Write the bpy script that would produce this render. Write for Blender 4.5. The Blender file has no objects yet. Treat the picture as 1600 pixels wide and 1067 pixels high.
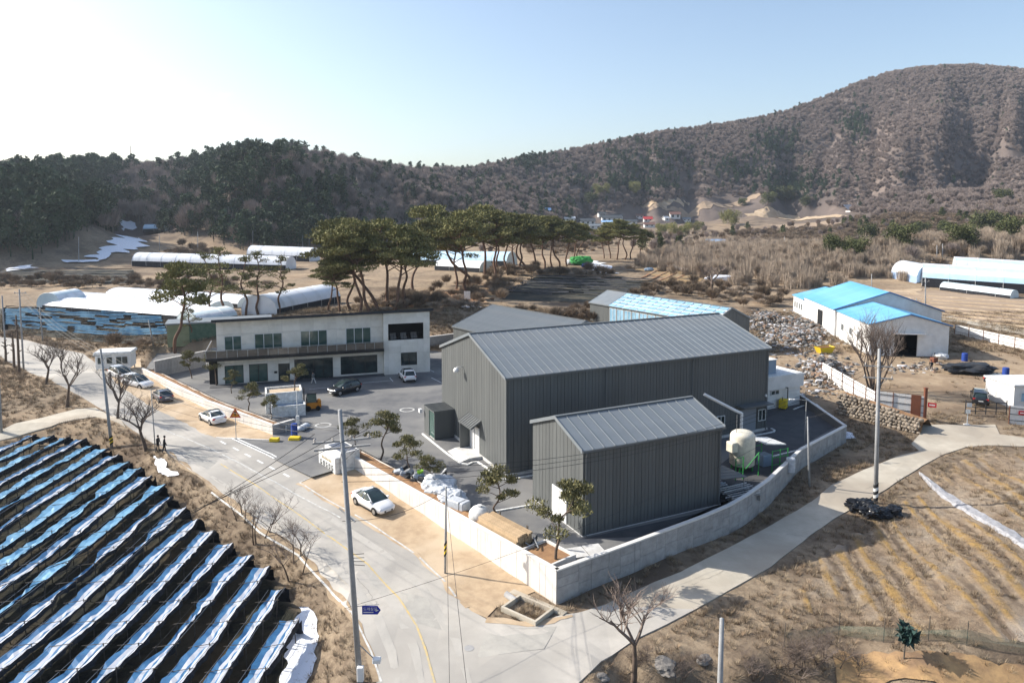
import bpy, bmesh, math, random
import numpy as np
from mathutils import Vector, Matrix, Euler, noise as mnoise

# ------------------------------------------------------------------ camera, sky, sun, exposure
scene = bpy.context.scene
C = scene.collection
F, CX, CY, CAMH = 1109.0, 800.0, 433.0, 24.5       # focal length, principal point (1600 px wide frame), height
PIT = math.atan(103 / F)
cam_d = bpy.data.cameras.new('camera'); cam = bpy.data.objects.new('camera', cam_d); C.objects.link(cam)
cam.location = (0, 0, CAMH); cam.rotation_euler = (math.pi / 2 - PIT, 0, 0)
cam_d.sensor_width = 36; cam_d.lens = 36 * F / 1600; cam_d.shift_y = -100.5 / 1600
cam_d.clip_start = 0.5; cam_d.clip_end = 12000
scene.camera = cam

SUN_EL, SUN_AZ = math.radians(33), math.radians(165)       # azimuth counter-clockwise from +X: the sun stands left, a little ahead
sun_dir = Vector((math.cos(SUN_EL) * math.cos(SUN_AZ), math.cos(SUN_EL) * math.sin(SUN_AZ), math.sin(SUN_EL)))
sd = bpy.data.lights.new('sun', 'SUN'); sd.energy = 4.9; sd.angle = math.radians(0.5); sd.color = (1, 0.945, 0.855)
so = bpy.data.objects.new('sun', sd); C.objects.link(so); so.rotation_euler = sun_dir.to_track_quat('Z', 'Y').to_euler(); so.location = (-200, 60, 200)
world = bpy.data.worlds.new('World'); scene.world = world; world.use_nodes = True
wn, wl = world.node_tree.nodes, world.node_tree.links
bgn = wn['Background']; bgn.inputs[1].default_value = 0.135
sky = wn.new('ShaderNodeTexSky'); sky.sky_type = 'NISHITA'; sky.sun_disc = False
sky.sun_elevation = SUN_EL; sky.sun_rotation = math.pi / 2 - SUN_AZ
sky.altitude = 100; sky.air_density = 1.0; sky.dust_density = 2.0; sky.ozone_density = 1.0
# a few thin fair-weather clouds over the whole sky
tc = wn.new('ShaderNodeTexCoord'); mp = wn.new('ShaderNodeMapping'); mp.inputs['Scale'].default_value = (1, 1, 2.6); mp.inputs['Location'].default_value = (0.3, 0.12, 0.4)
nz = wn.new('ShaderNodeTexNoise'); nz.inputs['Scale'].default_value = 2.3; nz.inputs['Detail'].default_value = 7; nz.inputs['Roughness'].default_value = 0.55
rp = wn.new('ShaderNodeValToRGB'); rp.color_ramp.elements[0].position = 0.645; rp.color_ramp.elements[1].position = 0.78
mx = wn.new('ShaderNodeMixRGB'); mx.inputs[2].default_value = (9, 9.2, 9.5, 1)
wl.new(tc.outputs['Generated'], mp.inputs[0]); wl.new(mp.outputs[0], nz.inputs['Vector']); wl.new(nz.outputs[0], rp.inputs[0])
wl.new(sky.outputs[0], mx.inputs[1]); wl.new(rp.outputs[0], mx.inputs[0]); wl.new(mx.outputs[0], bgn.inputs[0])
vs = scene.view_settings; vs.view_transform = 'Standard'; vs.look = 'None'; vs.gamma = 1; vs.exposure = 0.68
scene.cycles.max_bounces = 6; scene.cycles.diffuse_bounces = 2; scene.cycles.transparent_max_bounces = 12; scene.cycles.volume_bounces = 0
scene.cycles.volume_step_rate = 4
scene.cycles.use_denoising = True

# ------------------------------------------------------------------ helpers: numbers
_c, _s = math.cos(PIT), math.sin(PIT)
def ray(u, v):
    a, b = (u - CX) / F, (CY - v) / F
    return np.array((a, _c + _s * b, -_s + _c * b))
def pz(u, v, z=0.0):
    d = ray(u, v); t = (z - CAMH) / d[2]; return Vector((d[0] * t, d[1] * t, z))
def at(u, v, Y):
    d = ray(u, v); t = Y / d[1]; return Vector((d[0] * t, Y, CAMH + d[2] * t))
def ss(a, b, x):
    t = np.clip((x - a) / (b - a), 0, 1); return t * t * (3 - 2 * t)
def _hash(ix, iy, s):
    h = (ix.astype(np.int64) * 374761393 + iy.astype(np.int64) * 668265263 + s * 974711) & 0x7fffffff
    h = ((h ^ (h >> 13)) * 1274126177) & 0x7fffffff
    return ((h ^ (h >> 16)) & 0xffff) / 65535.0
def vnoise(x, y, s=0):
    x = np.asarray(x, float); y = np.asarray(y, float)
    ix, iy = np.floor(x), np.floor(y); fx, fy = x - ix, y - iy
    fx = fx * fx * (3 - 2 * fx); fy = fy * fy * (3 - 2 * fy)
    a, b = _hash(ix, iy, s), _hash(ix + 1, iy, s); c, d = _hash(ix, iy + 1, s), _hash(ix + 1, iy + 1, s)
    return (a + (b - a) * fx) * (1 - fy) + (c + (d - c) * fx) * fy
def fbm(x, y, s=0, o=4):
    r = 0; amp = 0.5
    for k in range(o):
        r = r + amp * vnoise(np.asarray(x) * 2 ** k, np.asarray(y) * 2 ** k, s + k * 17); amp *= 0.5
    return r / (1 - 0.5 ** o)
def poly_dist(px, py, pts):
    """signed distance to a polygon (negative inside), vectorised"""
    px = np.asarray(px, float); py = np.asarray(py, float)
    d = np.full(px.shape, 1e18); ins = np.zeros(px.shape, bool); n = len(pts)
    for i in range(n):
        ax, ay = pts[i][0], pts[i][1]; bx_, by_ = pts[(i + 1) % n][0], pts[(i + 1) % n][1]
        ex, ey = bx_ - ax, by_ - ay
        t = np.clip(((px - ax) * ex + (py - ay) * ey) / (ex * ex + ey * ey + 1e-12), 0, 1)
        d = np.minimum(d, (px - ax - t * ex) ** 2 + (py - ay - t * ey) ** 2)
        cnd = ((ay > py) != (by_ > py)) & (px < (bx_ - ax) * (py - ay) / ((by_ - ay) if by_ != ay else 1e-12) + ax)
        ins ^= cnd
    d = np.sqrt(d); return np.where(ins, -d, d)

# ------------------------------------------------------------------ terrain
# skyline: column u, row of the tree line, distance of the ridge, distance of the foot
RID = np.array([(-900, 262, 470, 260), (-300, 258, 470, 260), (0, 264, 470, 265), (100, 252, 500, 275), (200, 250, 640, 360), (290, 250, 600, 380), (340, 235, 570, 350),
 (400, 222, 560, 330), (480, 224, 600, 350), (560, 240, 620, 380), (620, 252, 700, 420), (720, 257, 800, 450), (800, 243, 900, 480), (850, 240, 950, 500), (900, 230, 980, 520),
 (1010, 206, 1000, 520), (1100, 195, 1050, 500), (1200, 180, 1100, 450), (1280, 152, 1150, 420), (1340, 125, 1180, 400), (1400, 110, 1200, 370), (1500, 103, 1200, 340), (1600, 113, 1200, 320), (1750, 150, 1200, 300), (2500, 200, 1200, 300)], float)
FIELD = [(-12.2, 15), (-12.2, 39), (-13.8, 45), (-17.6, 50), (-24.2, 55.5), (-33, 64.5), (-40.5, 71.2), (-46, 75.2), (-52, 77), (-62, 77.5), (-75, 77), (-75, 15)]     # the sunken field, left foreground
_uf = np.linspace(-900, 2500, 681); _k = np.exp(-0.5 * (np.arange(-12, 13) / 4.5) ** 2); _k /= _k.sum()
RID = np.stack([_uf] + [np.convolve(np.pad(np.interp(_uf, RID[:, 0], RID[:, j]), 12, mode='edge'), _k, mode='valid') for j in (1, 2, 3)], 1)
def base_z(y): return -1.45 + 1.38 * ss(40, 72, y)
def T(x, y):
    x = np.asarray(x, float); y = np.asarray(y, float)
    z = base_z(y)
    fd = poly_dist(x, y, FIELD)
    z = z - 1.35 * ss(3.2, 0.2, fd) * ss(6, 12, y)
    z = z + 0.22 * (fbm(x * 0.35, y * 0.35, 3, 3) - 0.5) * ss(0.5, 3, fd)
    z = z - 0.9 * ss(8, 22, x) * ss(92, 76, y) * ss(44, 60, y)
    # hollow in the lower right corner, then the field on the right a little higher than the lane
    z = z + 1.2 * ss(14, 24, x - (y - 36) * 0.9) * ss(30, 40, y) * ss(140, 100, y) * ss(64, 58, y - 0.25 * (x - 30))
    z = z - 2.0 * ss(39.6 + 0.7 * np.sin(x * 1.3), 36.8, y - 0.02 * (x - 10)) * ss(4.4, 7.0, x) * ss(24, 15, x) - 1.6 * ss(38.6, 34, y) * ss(15, 24, x)
    # grassy hump by the branch road on the left
    z = z + 1.4 * np.exp(-(((x + 62) / 9) ** 2 + ((y - 98) / 8) ** 2)) + 0.5 * np.exp(-(((x + 46) / 5) ** 2 + ((y - 79) / 4) ** 2))
    # ground climbs behind the compound
    z = z + 5.5 * ss(120, 290, y) * ss(-120, -30, x - y * 0.1) + 2.5 * ss(140, 290, y) * (1 - ss(-120, -30, x - y * 0.1))
    z = z + 3.4 * np.exp(-(((x + 22) / 34) ** 2 + ((y - 150) / 20) ** 2)) + 2.2 * np.exp(-(((x + 52) / 14) ** 2 + ((y - 128) / 12) ** 2))
    # rough bank behind the rubble yard and knolls to the right
    z = z + 5 * np.exp(-(((x - 150) / 50) ** 2 + ((y - 265) / 36) ** 2)) + 7 * np.exp(-(((x - 225) / 60) ** 2 + ((y - 290) / 40) ** 2))
    # hills
    yy = np.maximum(y, 30.0); u = np.clip(CX + F * x / yy, -900, 2500)
    vr = np.interp(u, RID[:, 0], RID[:, 1]); d1 = np.interp(u, RID[:, 0], RID[:, 2]); d0 = np.interp(u, RID[:, 0], RID[:, 3])
    tree = np.interp(u, [0, 650, 900, 1600], [11, 10, 8, 7])
    zr = CAMH + d1 * (330 - vr) / F - tree
    t = np.clip((y - d0) / (d1 - d0), 0, 1)
    prof = np.interp(u, [0, 700, 950, 1250, 1400, 1600], [0.8, 0.95, 1.9, 2.0, 1.5, 1.35])
    hb = t ** prof; hb = 0.45 * hb + 0.55 * (hb * hb * (3 - 2 * hb))
    g = fbm(x / 120, y / 120, 11, 4) - 0.5
    g2 = np.abs(fbm(x / 210 + 3, y / 210, 29, 3) - 0.5) * 2
    g3 = np.abs(fbm(u / 95 + 7, y / 900, 83, 3) - 0.5) * 2; am = np.interp(u, [600, 1000, 1300], [0, 16, 30]) * ss(.22, .6, t)
    hz = (zr - 6) * hb + (26 * g - 26 * (0.22 - np.minimum(g2, 0.22)) / 0.22 * 0.9 - am * (0.3 - np.minimum(g3, 0.3)) / 0.3) * np.sin(np.pi * np.clip(t, 0, 1)) ** 1.2 * np.where(u > 900, ss(0.15, 0.5, t), ss(0, 0.2, t))
    back = ss(d1, d1 + 500, y)
    z = z + np.where(y > d0, hz * (1 - 0.45 * back), 0)
    # spur of dark pines, far left
    sp = np.exp(-(((x + 232) / 62) ** 2 + ((y - 322) / 42) ** 2)); z = z + 20 * sp
    z = z + 26 * np.exp(-(((x + 145) / 48) ** 2 + ((y - 425) / 45) ** 2))
    # far antenna peak
    z = z + 62 * np.exp(-(((x + 690) / 95) ** 2 + ((y - 1300) / 90) ** 2))
    return z
_gx, _gy, _gs = -130.0, 8.0, 0.5
_XX, _YY = np.meshgrid(_gx + np.arange(0, 580) * _gs, _gy + np.arange(0, 400) * _gs); _HG = T(_XX.ravel(), _YY.ravel()).reshape(_XX.shape)
def tz(x, y):
    fx, fy = (x - _gx) / _gs, (y - _gy) / _gs; i, j = int(math.floor(fx)), int(math.floor(fy))
    if 0 <= i < 578 and 0 <= j < 398:
        fx -= i; fy -= j; return float((_HG[j, i] * (1 - fx) + _HG[j, i + 1] * fx) * (1 - fy) + (_HG[j + 1, i] * (1 - fx) + _HG[j + 1, i + 1] * fx) * fy)
    return float(T(np.array([x]), np.array([y]))[0])
_TT = np.geomspace(18, 1500, 1400)
def G(u, v, dz=0.0):
    """ground point seen at a column and row of the frame"""
    d = ray(u, v); x, y, z = d[0] * _TT, d[1] * _TT, CAMH + d[2] * _TT
    f = z - T(x, y); k = np.where(f < 0)[0]
    if len(k) == 0 or k[0] == 0: return Vector((x[-1], y[-1], z[-1]))
    i = k[0]; w = f[i - 1] / (f[i - 1] - f[i]); px, py = x[i - 1] + w * (x[i] - x[i - 1]), y[i - 1] + w * (y[i] - y[i - 1])
    return Vector((px, py, tz(px, py) + dz))
def onT(x, y, dz=0.0): return Vector((x, y, tz(x, y) + dz))

# ------------------------------------------------------------------ materials
MATS = {}
def mat(name, c, c2=None, scale=3.0, rough=0.85, bump=0.0, bscale=None, metal=0.0, detail=6.0, mid=(0.38, 0.62), space='Object', stretch=None, c3=None, scale3=0.3, spec=0.3, alpha=None, trans=0.0, rnd=0.0):
    if name in MATS: return MATS[name]
    m = bpy.data.materials.new(name); m.use_nodes = True; n, l = m.node_tree.nodes, m.node_tree.links
    b = n['Principled BSDF']; b.inputs['Roughness'].default_value = rough; b.inputs['Metallic'].default_value = metal; b.inputs['Specular IOR Level'].default_value = spec
    b.inputs['Base Color'].default_value = (*c, 1)
    if alpha is not None: b.inputs['Alpha'].default_value = alpha
    if trans: b.inputs['Transmission Weight'].default_value = trans
    if space == 'World': vec = n.new('ShaderNodeNewGeometry').outputs['Position']
    else: vec = n.new('ShaderNodeTexCoord').outputs[space]
    if stretch:
        q = n.new('ShaderNodeMapping'); q.inputs['Scale'].default_value = stretch; l.new(vec, q.inputs[0]); vec = q.outputs[0]
    out = None
    if c2 is not None:
        t = n.new('ShaderNodeTexNoise'); t.inputs['Scale'].default_value = scale; t.inputs['Detail'].default_value = detail; t.inputs['Roughness'].default_value = 0.65; l.new(vec, t.inputs['Vector'])
        r = n.new('ShaderNodeMapRange'); r.inputs[1].default_value = mid[0]; r.inputs[2].default_value = mid[1]; l.new(t.outputs[0], r.inputs[0])
        x = n.new('ShaderNodeMixRGB'); x.inputs[1].default_value = (*c, 1); x.inputs[2].default_value = (*c2, 1); l.new(r.outputs[0], x.inputs[0]); out = x.outputs[0]
        if c3 is not None:
            t3 = n.new('ShaderNodeTexNoise'); t3.inputs['Scale'].default_value = scale3; t3.inputs['Detail'].default_value = 5; l.new(vec, t3.inputs['Vector'])
            r3 = n.new('ShaderNodeMapRange'); r3.inputs[1].default_value = 0.45; r3.inputs[2].default_value = 0.62; l.new(t3.outputs[0], r3.inputs[0])
            x3 = n.new('ShaderNodeMixRGB'); x3.inputs[2].default_value = (*c3, 1); l.new(out, x3.inputs[1]); l.new(r3.outputs[0], x3.inputs[0]); out = x3.outputs[0]
    if rnd:
        oi = n.new('ShaderNodeObjectInfo'); rr = n.new('ShaderNodeMapRange'); rr.inputs[3].default_value = 1 - rnd; rr.inputs[4].default_value = 1 + rnd; l.new(oi.outputs['Random'], rr.inputs[0])
        hs = n.new('ShaderNodeHueSaturation'); l.new(rr.outputs[0], hs.inputs['Value'])
        if out is not None: l.new(out, hs.inputs['Color'])
        else: hs.inputs['Color'].default_value = (*c, 1)
        out = hs.outputs[0]
    if out is not None: l.new(out, b.inputs['Base Color'])
    if bump:
        t = n.new('ShaderNodeTexNoise'); t.inputs['Scale'].default_value = bscale or scale * 3; t.inputs['Detail'].default_value = 6; t.inputs['Roughness'].default_value = 0.7; l.new(vec, t.inputs['Vector'])
        bp = n.new('ShaderNodeBump'); bp.inputs['Strength'].default_value = min(1.0, bump * 3); bp.inputs['Distance'].default_value = bump; l.new(t.outputs[0], bp.inputs['Height']); l.new(bp.outputs[0], b.inputs['Normal'])
    MATS[name] = m; return m
def M(name): return MATS[name]

# ------------------------------------------------------------------ helpers: meshes and objects
class MB:
    def __init__(s): s.v = []; s.f = []; s.m = []; s.mi = 0
    def add(s, vs_, fs):
        o = len(s.v); s.v += [tuple(q) for q in vs_]
        for f in fs: s.f.append(tuple(i + o for i in f)); s.m.append(s.mi)
        return s
    def box(s, a, b, mtx=None):
        x0, y0, z0 = a; x1, y1, z1 = b
        q = [(x0, y0, z0), (x1, y0, z0), (x1, y1, z0), (x0, y1, z0), (x0, y0, z1), (x1, y0, z1), (x1, y1, z1), (x0, y1, z1)]
        if mtx is not None: q = [tuple(mtx @ Vector(p)) for p in q]
        return s.add(q, [(3, 2, 1, 0), (4, 5, 6, 7), (0, 1, 5, 4), (1, 2, 6, 5), (2, 3, 7, 6), (3, 0, 4, 7)])
    def cbox(s, a, b, ch=0.02, mtx=None):
        """box with chamfered vertical and top edges"""
        x0, y0, z0 = a; x1, y1, z1 = b; c = ch
        ring = lambda z, i: [(x0 + i, y0 + c, z), (x0 + c, y0 + i, z), (x1 - c, y0 + i, z), (x1 - i, y0 + c, z), (x1 - i, y1 - c, z), (x1 - c, y1 - i, z), (x0 + c, y1 - i, z), (x0 + i, y1 - c, z)]
        q = ring(z0, 0) + ring(z1 - c, 0) + ring(z1, c * 0.9)
        if mtx is not None: q = [tuple(mtx @ Vector(p)) for p in q]
        fs = [tuple(range(7, -1, -1)), tuple(range(16, 24))]
        for k in range(2):
            for i in range(8): fs.append((k * 8 + i, k * 8 + (i + 1) % 8, k * 8 + 8 + (i + 1) % 8, k * 8 + 8 + i))
        return s.add(q, fs)
    def tube(s, path, rad, n=6, cap=True):
        path = [Vector(p) for p in path]
        if not isinstance(rad, (list, tuple)): rad = [rad] * len(path)
        o = len(s.v); up0 = None
        for i, p in enumerate(path):
            d = (path[min(i + 1, len(path) - 1)] - path[max(i - 1, 0)])
            d = d.normalized() if d.length > 1e-9 else Vector((0, 0, 1))
            if up0 is None: a = Vector((0, 0, 1)) if abs(d.z) < 0.9 else Vector((1, 0, 0)); a = d.cross(a).normalized()
            else: a = (up0 - d * up0.dot(d)); a = a.normalized() if a.length > 1e-6 else d.orthogonal().normalized()
            up0 = a; b = d.cross(a)
            for k in range(n):
                t = 2 * math.pi * k / n; s.v.append(tuple(p + (a * math.cos(t) + b * math.sin(t)) * rad[i]))
        for i in range(len(path) - 1):
            for k in range(n):
                s.f.append((o + i * n + k, o + i * n + (k + 1) % n, o + (i + 1) * n + (k + 1) % n, o + (i + 1) * n + k)); s.m.append(s.mi)
        if cap and n > 2:
            s.f.append(tuple(o + k for k in range(n - 1, -1, -1))); s.m.append(s.mi)
            e = o + (len(path) - 1) * n; s.f.append(tuple(e + k for k in range(n))); s.m.append(s.mi)
        return s
    def lathe(s, prof, n=16, c=(0, 0, 0)):
        o = len(s.v)
        for r, z in prof:
            for k in range(n): t = 2 * math.pi * k / n; s.v.append((c[0] + r * math.cos(t), c[1] + r * math.sin(t), c[2] + z))
        for i in range(len(prof) - 1):
            for k in range(n): s.f.append((o + i * n + k, o + i * n + (k + 1) % n, o + (i + 1) * n + (k + 1) % n, o + (i + 1) * n + k)); s.m.append(s.mi)
        s.f.append(tuple(o + k for k in range(n - 1, -1, -1))); s.m.append(s.mi)
        e = o + (len(prof) - 1) * n; s.f.append(tuple(e + k for k in range(n))); s.m.append(s.mi)
        return s
    def grid(s, rows, flip=False):
        o = len(s.v); m = len(rows[0])
        for r in rows: s.v += [tuple(p) for p in r]
        for i in range(len(rows) - 1):
            for k in range(m - 1):
                q = (o + i * m + k, o + i * m + k + 1, o + (i + 1) * m + k + 1, o + (i + 1) * m + k)
                s.f.append(q[::-1] if flip else q); s.m.append(s.mi)
        return s
    def prism(s, pts, z0, z1):
        n = len(pts); q = [(p[0], p[1], z0) for p in pts] + [(p[0], p[1], z1) for p in pts]
        return s.add(q, [tuple(range(n - 1, -1, -1)), tuple(range(n, 2 * n))] + [(i, (i + 1) % n, n + (i + 1) % n, n + i) for i in range(n)])
    def mesh(s, name, mats, smooth=False):
        me = bpy.data.meshes.new(name); me.from_pydata(s.v, [], s.f)
        if not isinstance(mats, (list, tuple)): mats = [mats]
        for m in mats: me.materials.append(MATS[m] if isinstance(m, str) else m)
        if len(mats) > 1: me.polygons.foreach_set('material_index', s.m)
        if smooth: me.polygons.foreach_set('use_smooth', [True] * len(me.polygons))
        me.update(); return me
    def build(s, name, mats, parent=None, loc=None, rz=0.0, smooth=False):
        return link(name, s.mesh(name, mats, smooth), parent, loc, rz)
def link(name, data, parent=None, loc=None, rz=0.0):
    o = bpy.data.objects.new(name, data); C.objects.link(o)
    if parent is not None: o.parent = parent
    if loc is not None: o.location = loc
    if rz: o.rotation_euler = (0, 0, rz)
    return o
def tag(o, label=None, cat=None, group=None, kind=None):
    if label: o['label'] = label
    if cat: o['category'] = cat
    if group: o['group'] = group
    if kind: o['kind'] = kind
    return o
def thing(name, label, cat, loc=(0, 0, 0), rz=0.0, group=None):
    o = link(name, None, None, loc, rz); o.empty_display_size = 0.3
    return tag(o, label, cat, group)
def clone(o, loc=None, rz=None, label=None, scale=None, group=None):
    def cp(q, par):
        c = q.copy(); C.objects.link(c); c.parent = par
        for ch in q.children: cp(ch, c)
        return c
    r = cp(o, None)
    if loc is not None: r.location = loc
    if rz is not None: r.rotation_euler = (r.rotation_euler[0], r.rotation_euler[1], rz)
    if label: r['label'] = label
    if group: r['group'] = group
    if scale is not None: r.scale = (scale, scale, scale) if not isinstance(scale, tuple) else scale
    return r
def sheet(name, pts, mats, dz=0.05, z=None, step=1.6, kind='structure', parent=None, skirt=0.0):
    """flat surface over a plan polygon, following the ground (or at height z)"""
    bm = bmesh.new(); vs_ = [bm.verts.new((p[0], p[1], 0)) for p in pts]; bm.faces.new(vs_)
    if z is None:
        x0, x1 = min(p[0] for p in pts), max(p[0] for p in pts); y0, y1 = min(p[1] for p in pts), max(p[1] for p in pts)
        for k in range(1, int((x1 - x0) / step) + 1):
            bmesh.ops.bisect_plane(bm, geom=bm.verts[:] + bm.edges[:] + bm.faces[:], plane_co=(x0 + k * step, 0, 0), plane_no=(1, 0, 0))
        for k in range(1, int((y1 - y0) / step) + 1):
            bmesh.ops.bisect_plane(bm, geom=bm.verts[:] + bm.edges[:] + bm.faces[:], plane_co=(0, y0 + k * step, 0), plane_no=(0, 1, 0))
        co = np.array([v.co[:2] for v in bm.verts]); zz = T(co[:, 0], co[:, 1])
        for v, q in zip(bm.verts, zz): v.co.z = q + dz
    else:
        for v in bm.verts: v.co.z = z
    bmesh.ops.recalc_face_normals(bm, faces=bm.faces[:])
    if sum(f.normal.z for f in bm.faces) < 0: bmesh.ops.reverse_faces(bm, faces=bm.faces[:])
    if skirt:
        ed = [e for e in bm.edges if len(e.link_faces) == 1]; r = bmesh.ops.extrude_edge_only(bm, edges=ed)
        for v in [g for g in r['geom'] if isinstance(g, bmesh.types.BMVert)]: v.co.z -= skirt
    me = bpy.data.meshes.new(name); bm.to_mesh(me); bm.free(); me.materials.append(MATS[mats])
    o = link(name, me, parent)
    if kind: o['kind'] = kind
    return o
def strip(name, line, width, mats, dz=0.06, z=None, parent=None, kind='structure', step=1.0, smooth_=False):
    """ribbon along a plan polyline (painted lines, lanes); width may be a list"""
    pts = [Vector((p[0], p[1])) for p in line]; q = []; wq = []
    W = width if isinstance(width, (list, tuple)) else [width] * len(pts)
    for i in range(len(pts) - 1):
        k = max(1, int((pts[i + 1] - pts[i]).length / step))
        for j in range(k): q.append(pts[i].lerp(pts[i + 1], j / k)); wq.append(W[i] + (W[i + 1] - W[i]) * j / k)
    q.append(pts[-1]); wq.append(W[-1]); rows = []
    nw = max(1, int(max(W) / 1.2))
    for i, p in enumerate(q):
        d = q[min(i + 1, len(q) - 1)] - q[max(i - 1, 0)]; d = d.normalized(); nrm = Vector((-d.y, d.x))
        row = []
        for k in range(nw + 1):
            a = p + nrm * wq[i] * (0.5 - k / nw); row.append((a.x, a.y, (tz(a.x, a.y) + dz) if z is None else z))
        rows.append(row)
    o = MB().grid(rows, flip=True).build(name, mats, parent)
    if kind: o['kind'] = kind
    return o
def Rz(a): return Matrix.Rotation(a, 4, 'Z')
def catmull(pts, k=6):
    pts = [Vector(p) for p in pts]; out = []
    for i in range(len(pts) - 1):
        p0, p1, p2, p3 = pts[max(i - 1, 0)], pts[i], pts[i + 1], pts[min(i + 2, len(pts) - 1)]
        for j in range(k):
            t = j / k; out.append(0.5 * ((2 * p1) + (p2 - p0) * t + (2 * p0 - 5 * p1 + 4 * p2 - p3) * t * t + (3 * p1 - p0 - 3 * p2 + p3) * t ** 3))
    out.append(pts[-1]); return out
# ------------------------------------------------------------------ materials used all over
mat('asphalt_new', (0.115, 0.117, 0.122), (0.17, 0.168, 0.165), 0.35, 0.85, 0.006, 60, c3=(0.21, 0.205, 0.195), scale3=0.16)
mat('asphalt_dark', (0.06, 0.062, 0.067), (0.085, 0.085, 0.088), 0.5, 0.85, 0.006, 60)
mat('road_grey', (0.385, 0.36, 0.32), (0.46, 0.43, 0.385), 0.5, 0.9, 0.006, 40, c3=(0.33, 0.31, 0.28), scale3=0.1, detail=9, space='World')
mat('lane_concrete', (0.43, 0.385, 0.31), (0.52, 0.47, 0.385), 0.6, 0.9, 0.006, 30, c3=(0.37, 0.32, 0.255), scale3=0.12, detail=9)
mat('sand', (0.46, 0.345, 0.225), (0.37, 0.27, 0.175), 1.3, 0.95, 0.07, 4, c3=(0.51, 0.4, 0.28), scale3=0.25, detail=9)
mat('white_paint', (0.78, 0.78, 0.76), (0.55, 0.55, 0.53), 3.0, 0.7)
mat('worn_white', (0.6, 0.6, 0.57), (0.38, 0.37, 0.35), 2.0, 0.8)
mat('yellow_line', (0.58, 0.42, 0.16), (0.44, 0.38, 0.26), 2.5, 0.8)
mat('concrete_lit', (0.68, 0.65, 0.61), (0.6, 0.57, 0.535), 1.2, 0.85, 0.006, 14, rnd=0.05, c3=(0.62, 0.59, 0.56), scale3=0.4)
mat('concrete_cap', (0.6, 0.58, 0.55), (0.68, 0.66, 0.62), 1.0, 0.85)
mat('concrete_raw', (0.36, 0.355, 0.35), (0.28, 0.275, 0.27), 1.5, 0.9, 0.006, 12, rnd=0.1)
mat('joint', (0.13, 0.125, 0.12), rough=0.95)
mat('soil', (0.33, 0.19, 0.095), (0.23, 0.13, 0.07), 1.4, 0.95, 0.05, 6)
mat('orange_soil', (0.35, 0.225, 0.095), (0.27, 0.19, 0.11), 0.9, 0.95, 0.05, 5, space='World', c3=(0.25, 0.19, 0.12), scale3=0.35)
mat('mulch', (0.02, 0.024, 0.022), (0.05, 0.05, 0.04), 1.2, 0.95, 0.06, 4, space='World', c3=(0.08, 0.07, 0.05), scale3=0.2)
mat('steel', (0.4, 0.41, 0.42), (0.3, 0.31, 0.32), 4, 0.45, metal=0.7)
mat('dark_steel', (0.05, 0.052, 0.056), rough=0.5, metal=0.4)
mat('black', (0.012, 0.012, 0.014), (0.03, 0.03, 0.032), 5, 0.6)
mat('white_metal', (0.74, 0.74, 0.73), (0.66, 0.66, 0.65), 1.5, 0.45)
mat('snow', (0.8, 0.82, 0.87), (0.42, 0.4, 0.37), 2.4, 0.8, 0.05, 4, space='World', mid=(.56, .72))
mat('glass_dark', (0.012, 0.02, 0.022), (0.03, 0.05, 0.05), 0.6, 0.04, spec=0.6)
mat('glass_green', (0.03, 0.07, 0.06), (0.06, 0.11, 0.095), 0.5, 0.06, spec=0.6)
mat('net_black', (0.012, 0.013, 0.017), (0.03, 0.032, 0.04), 3, 0.8, 0.02, 9)

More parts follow.
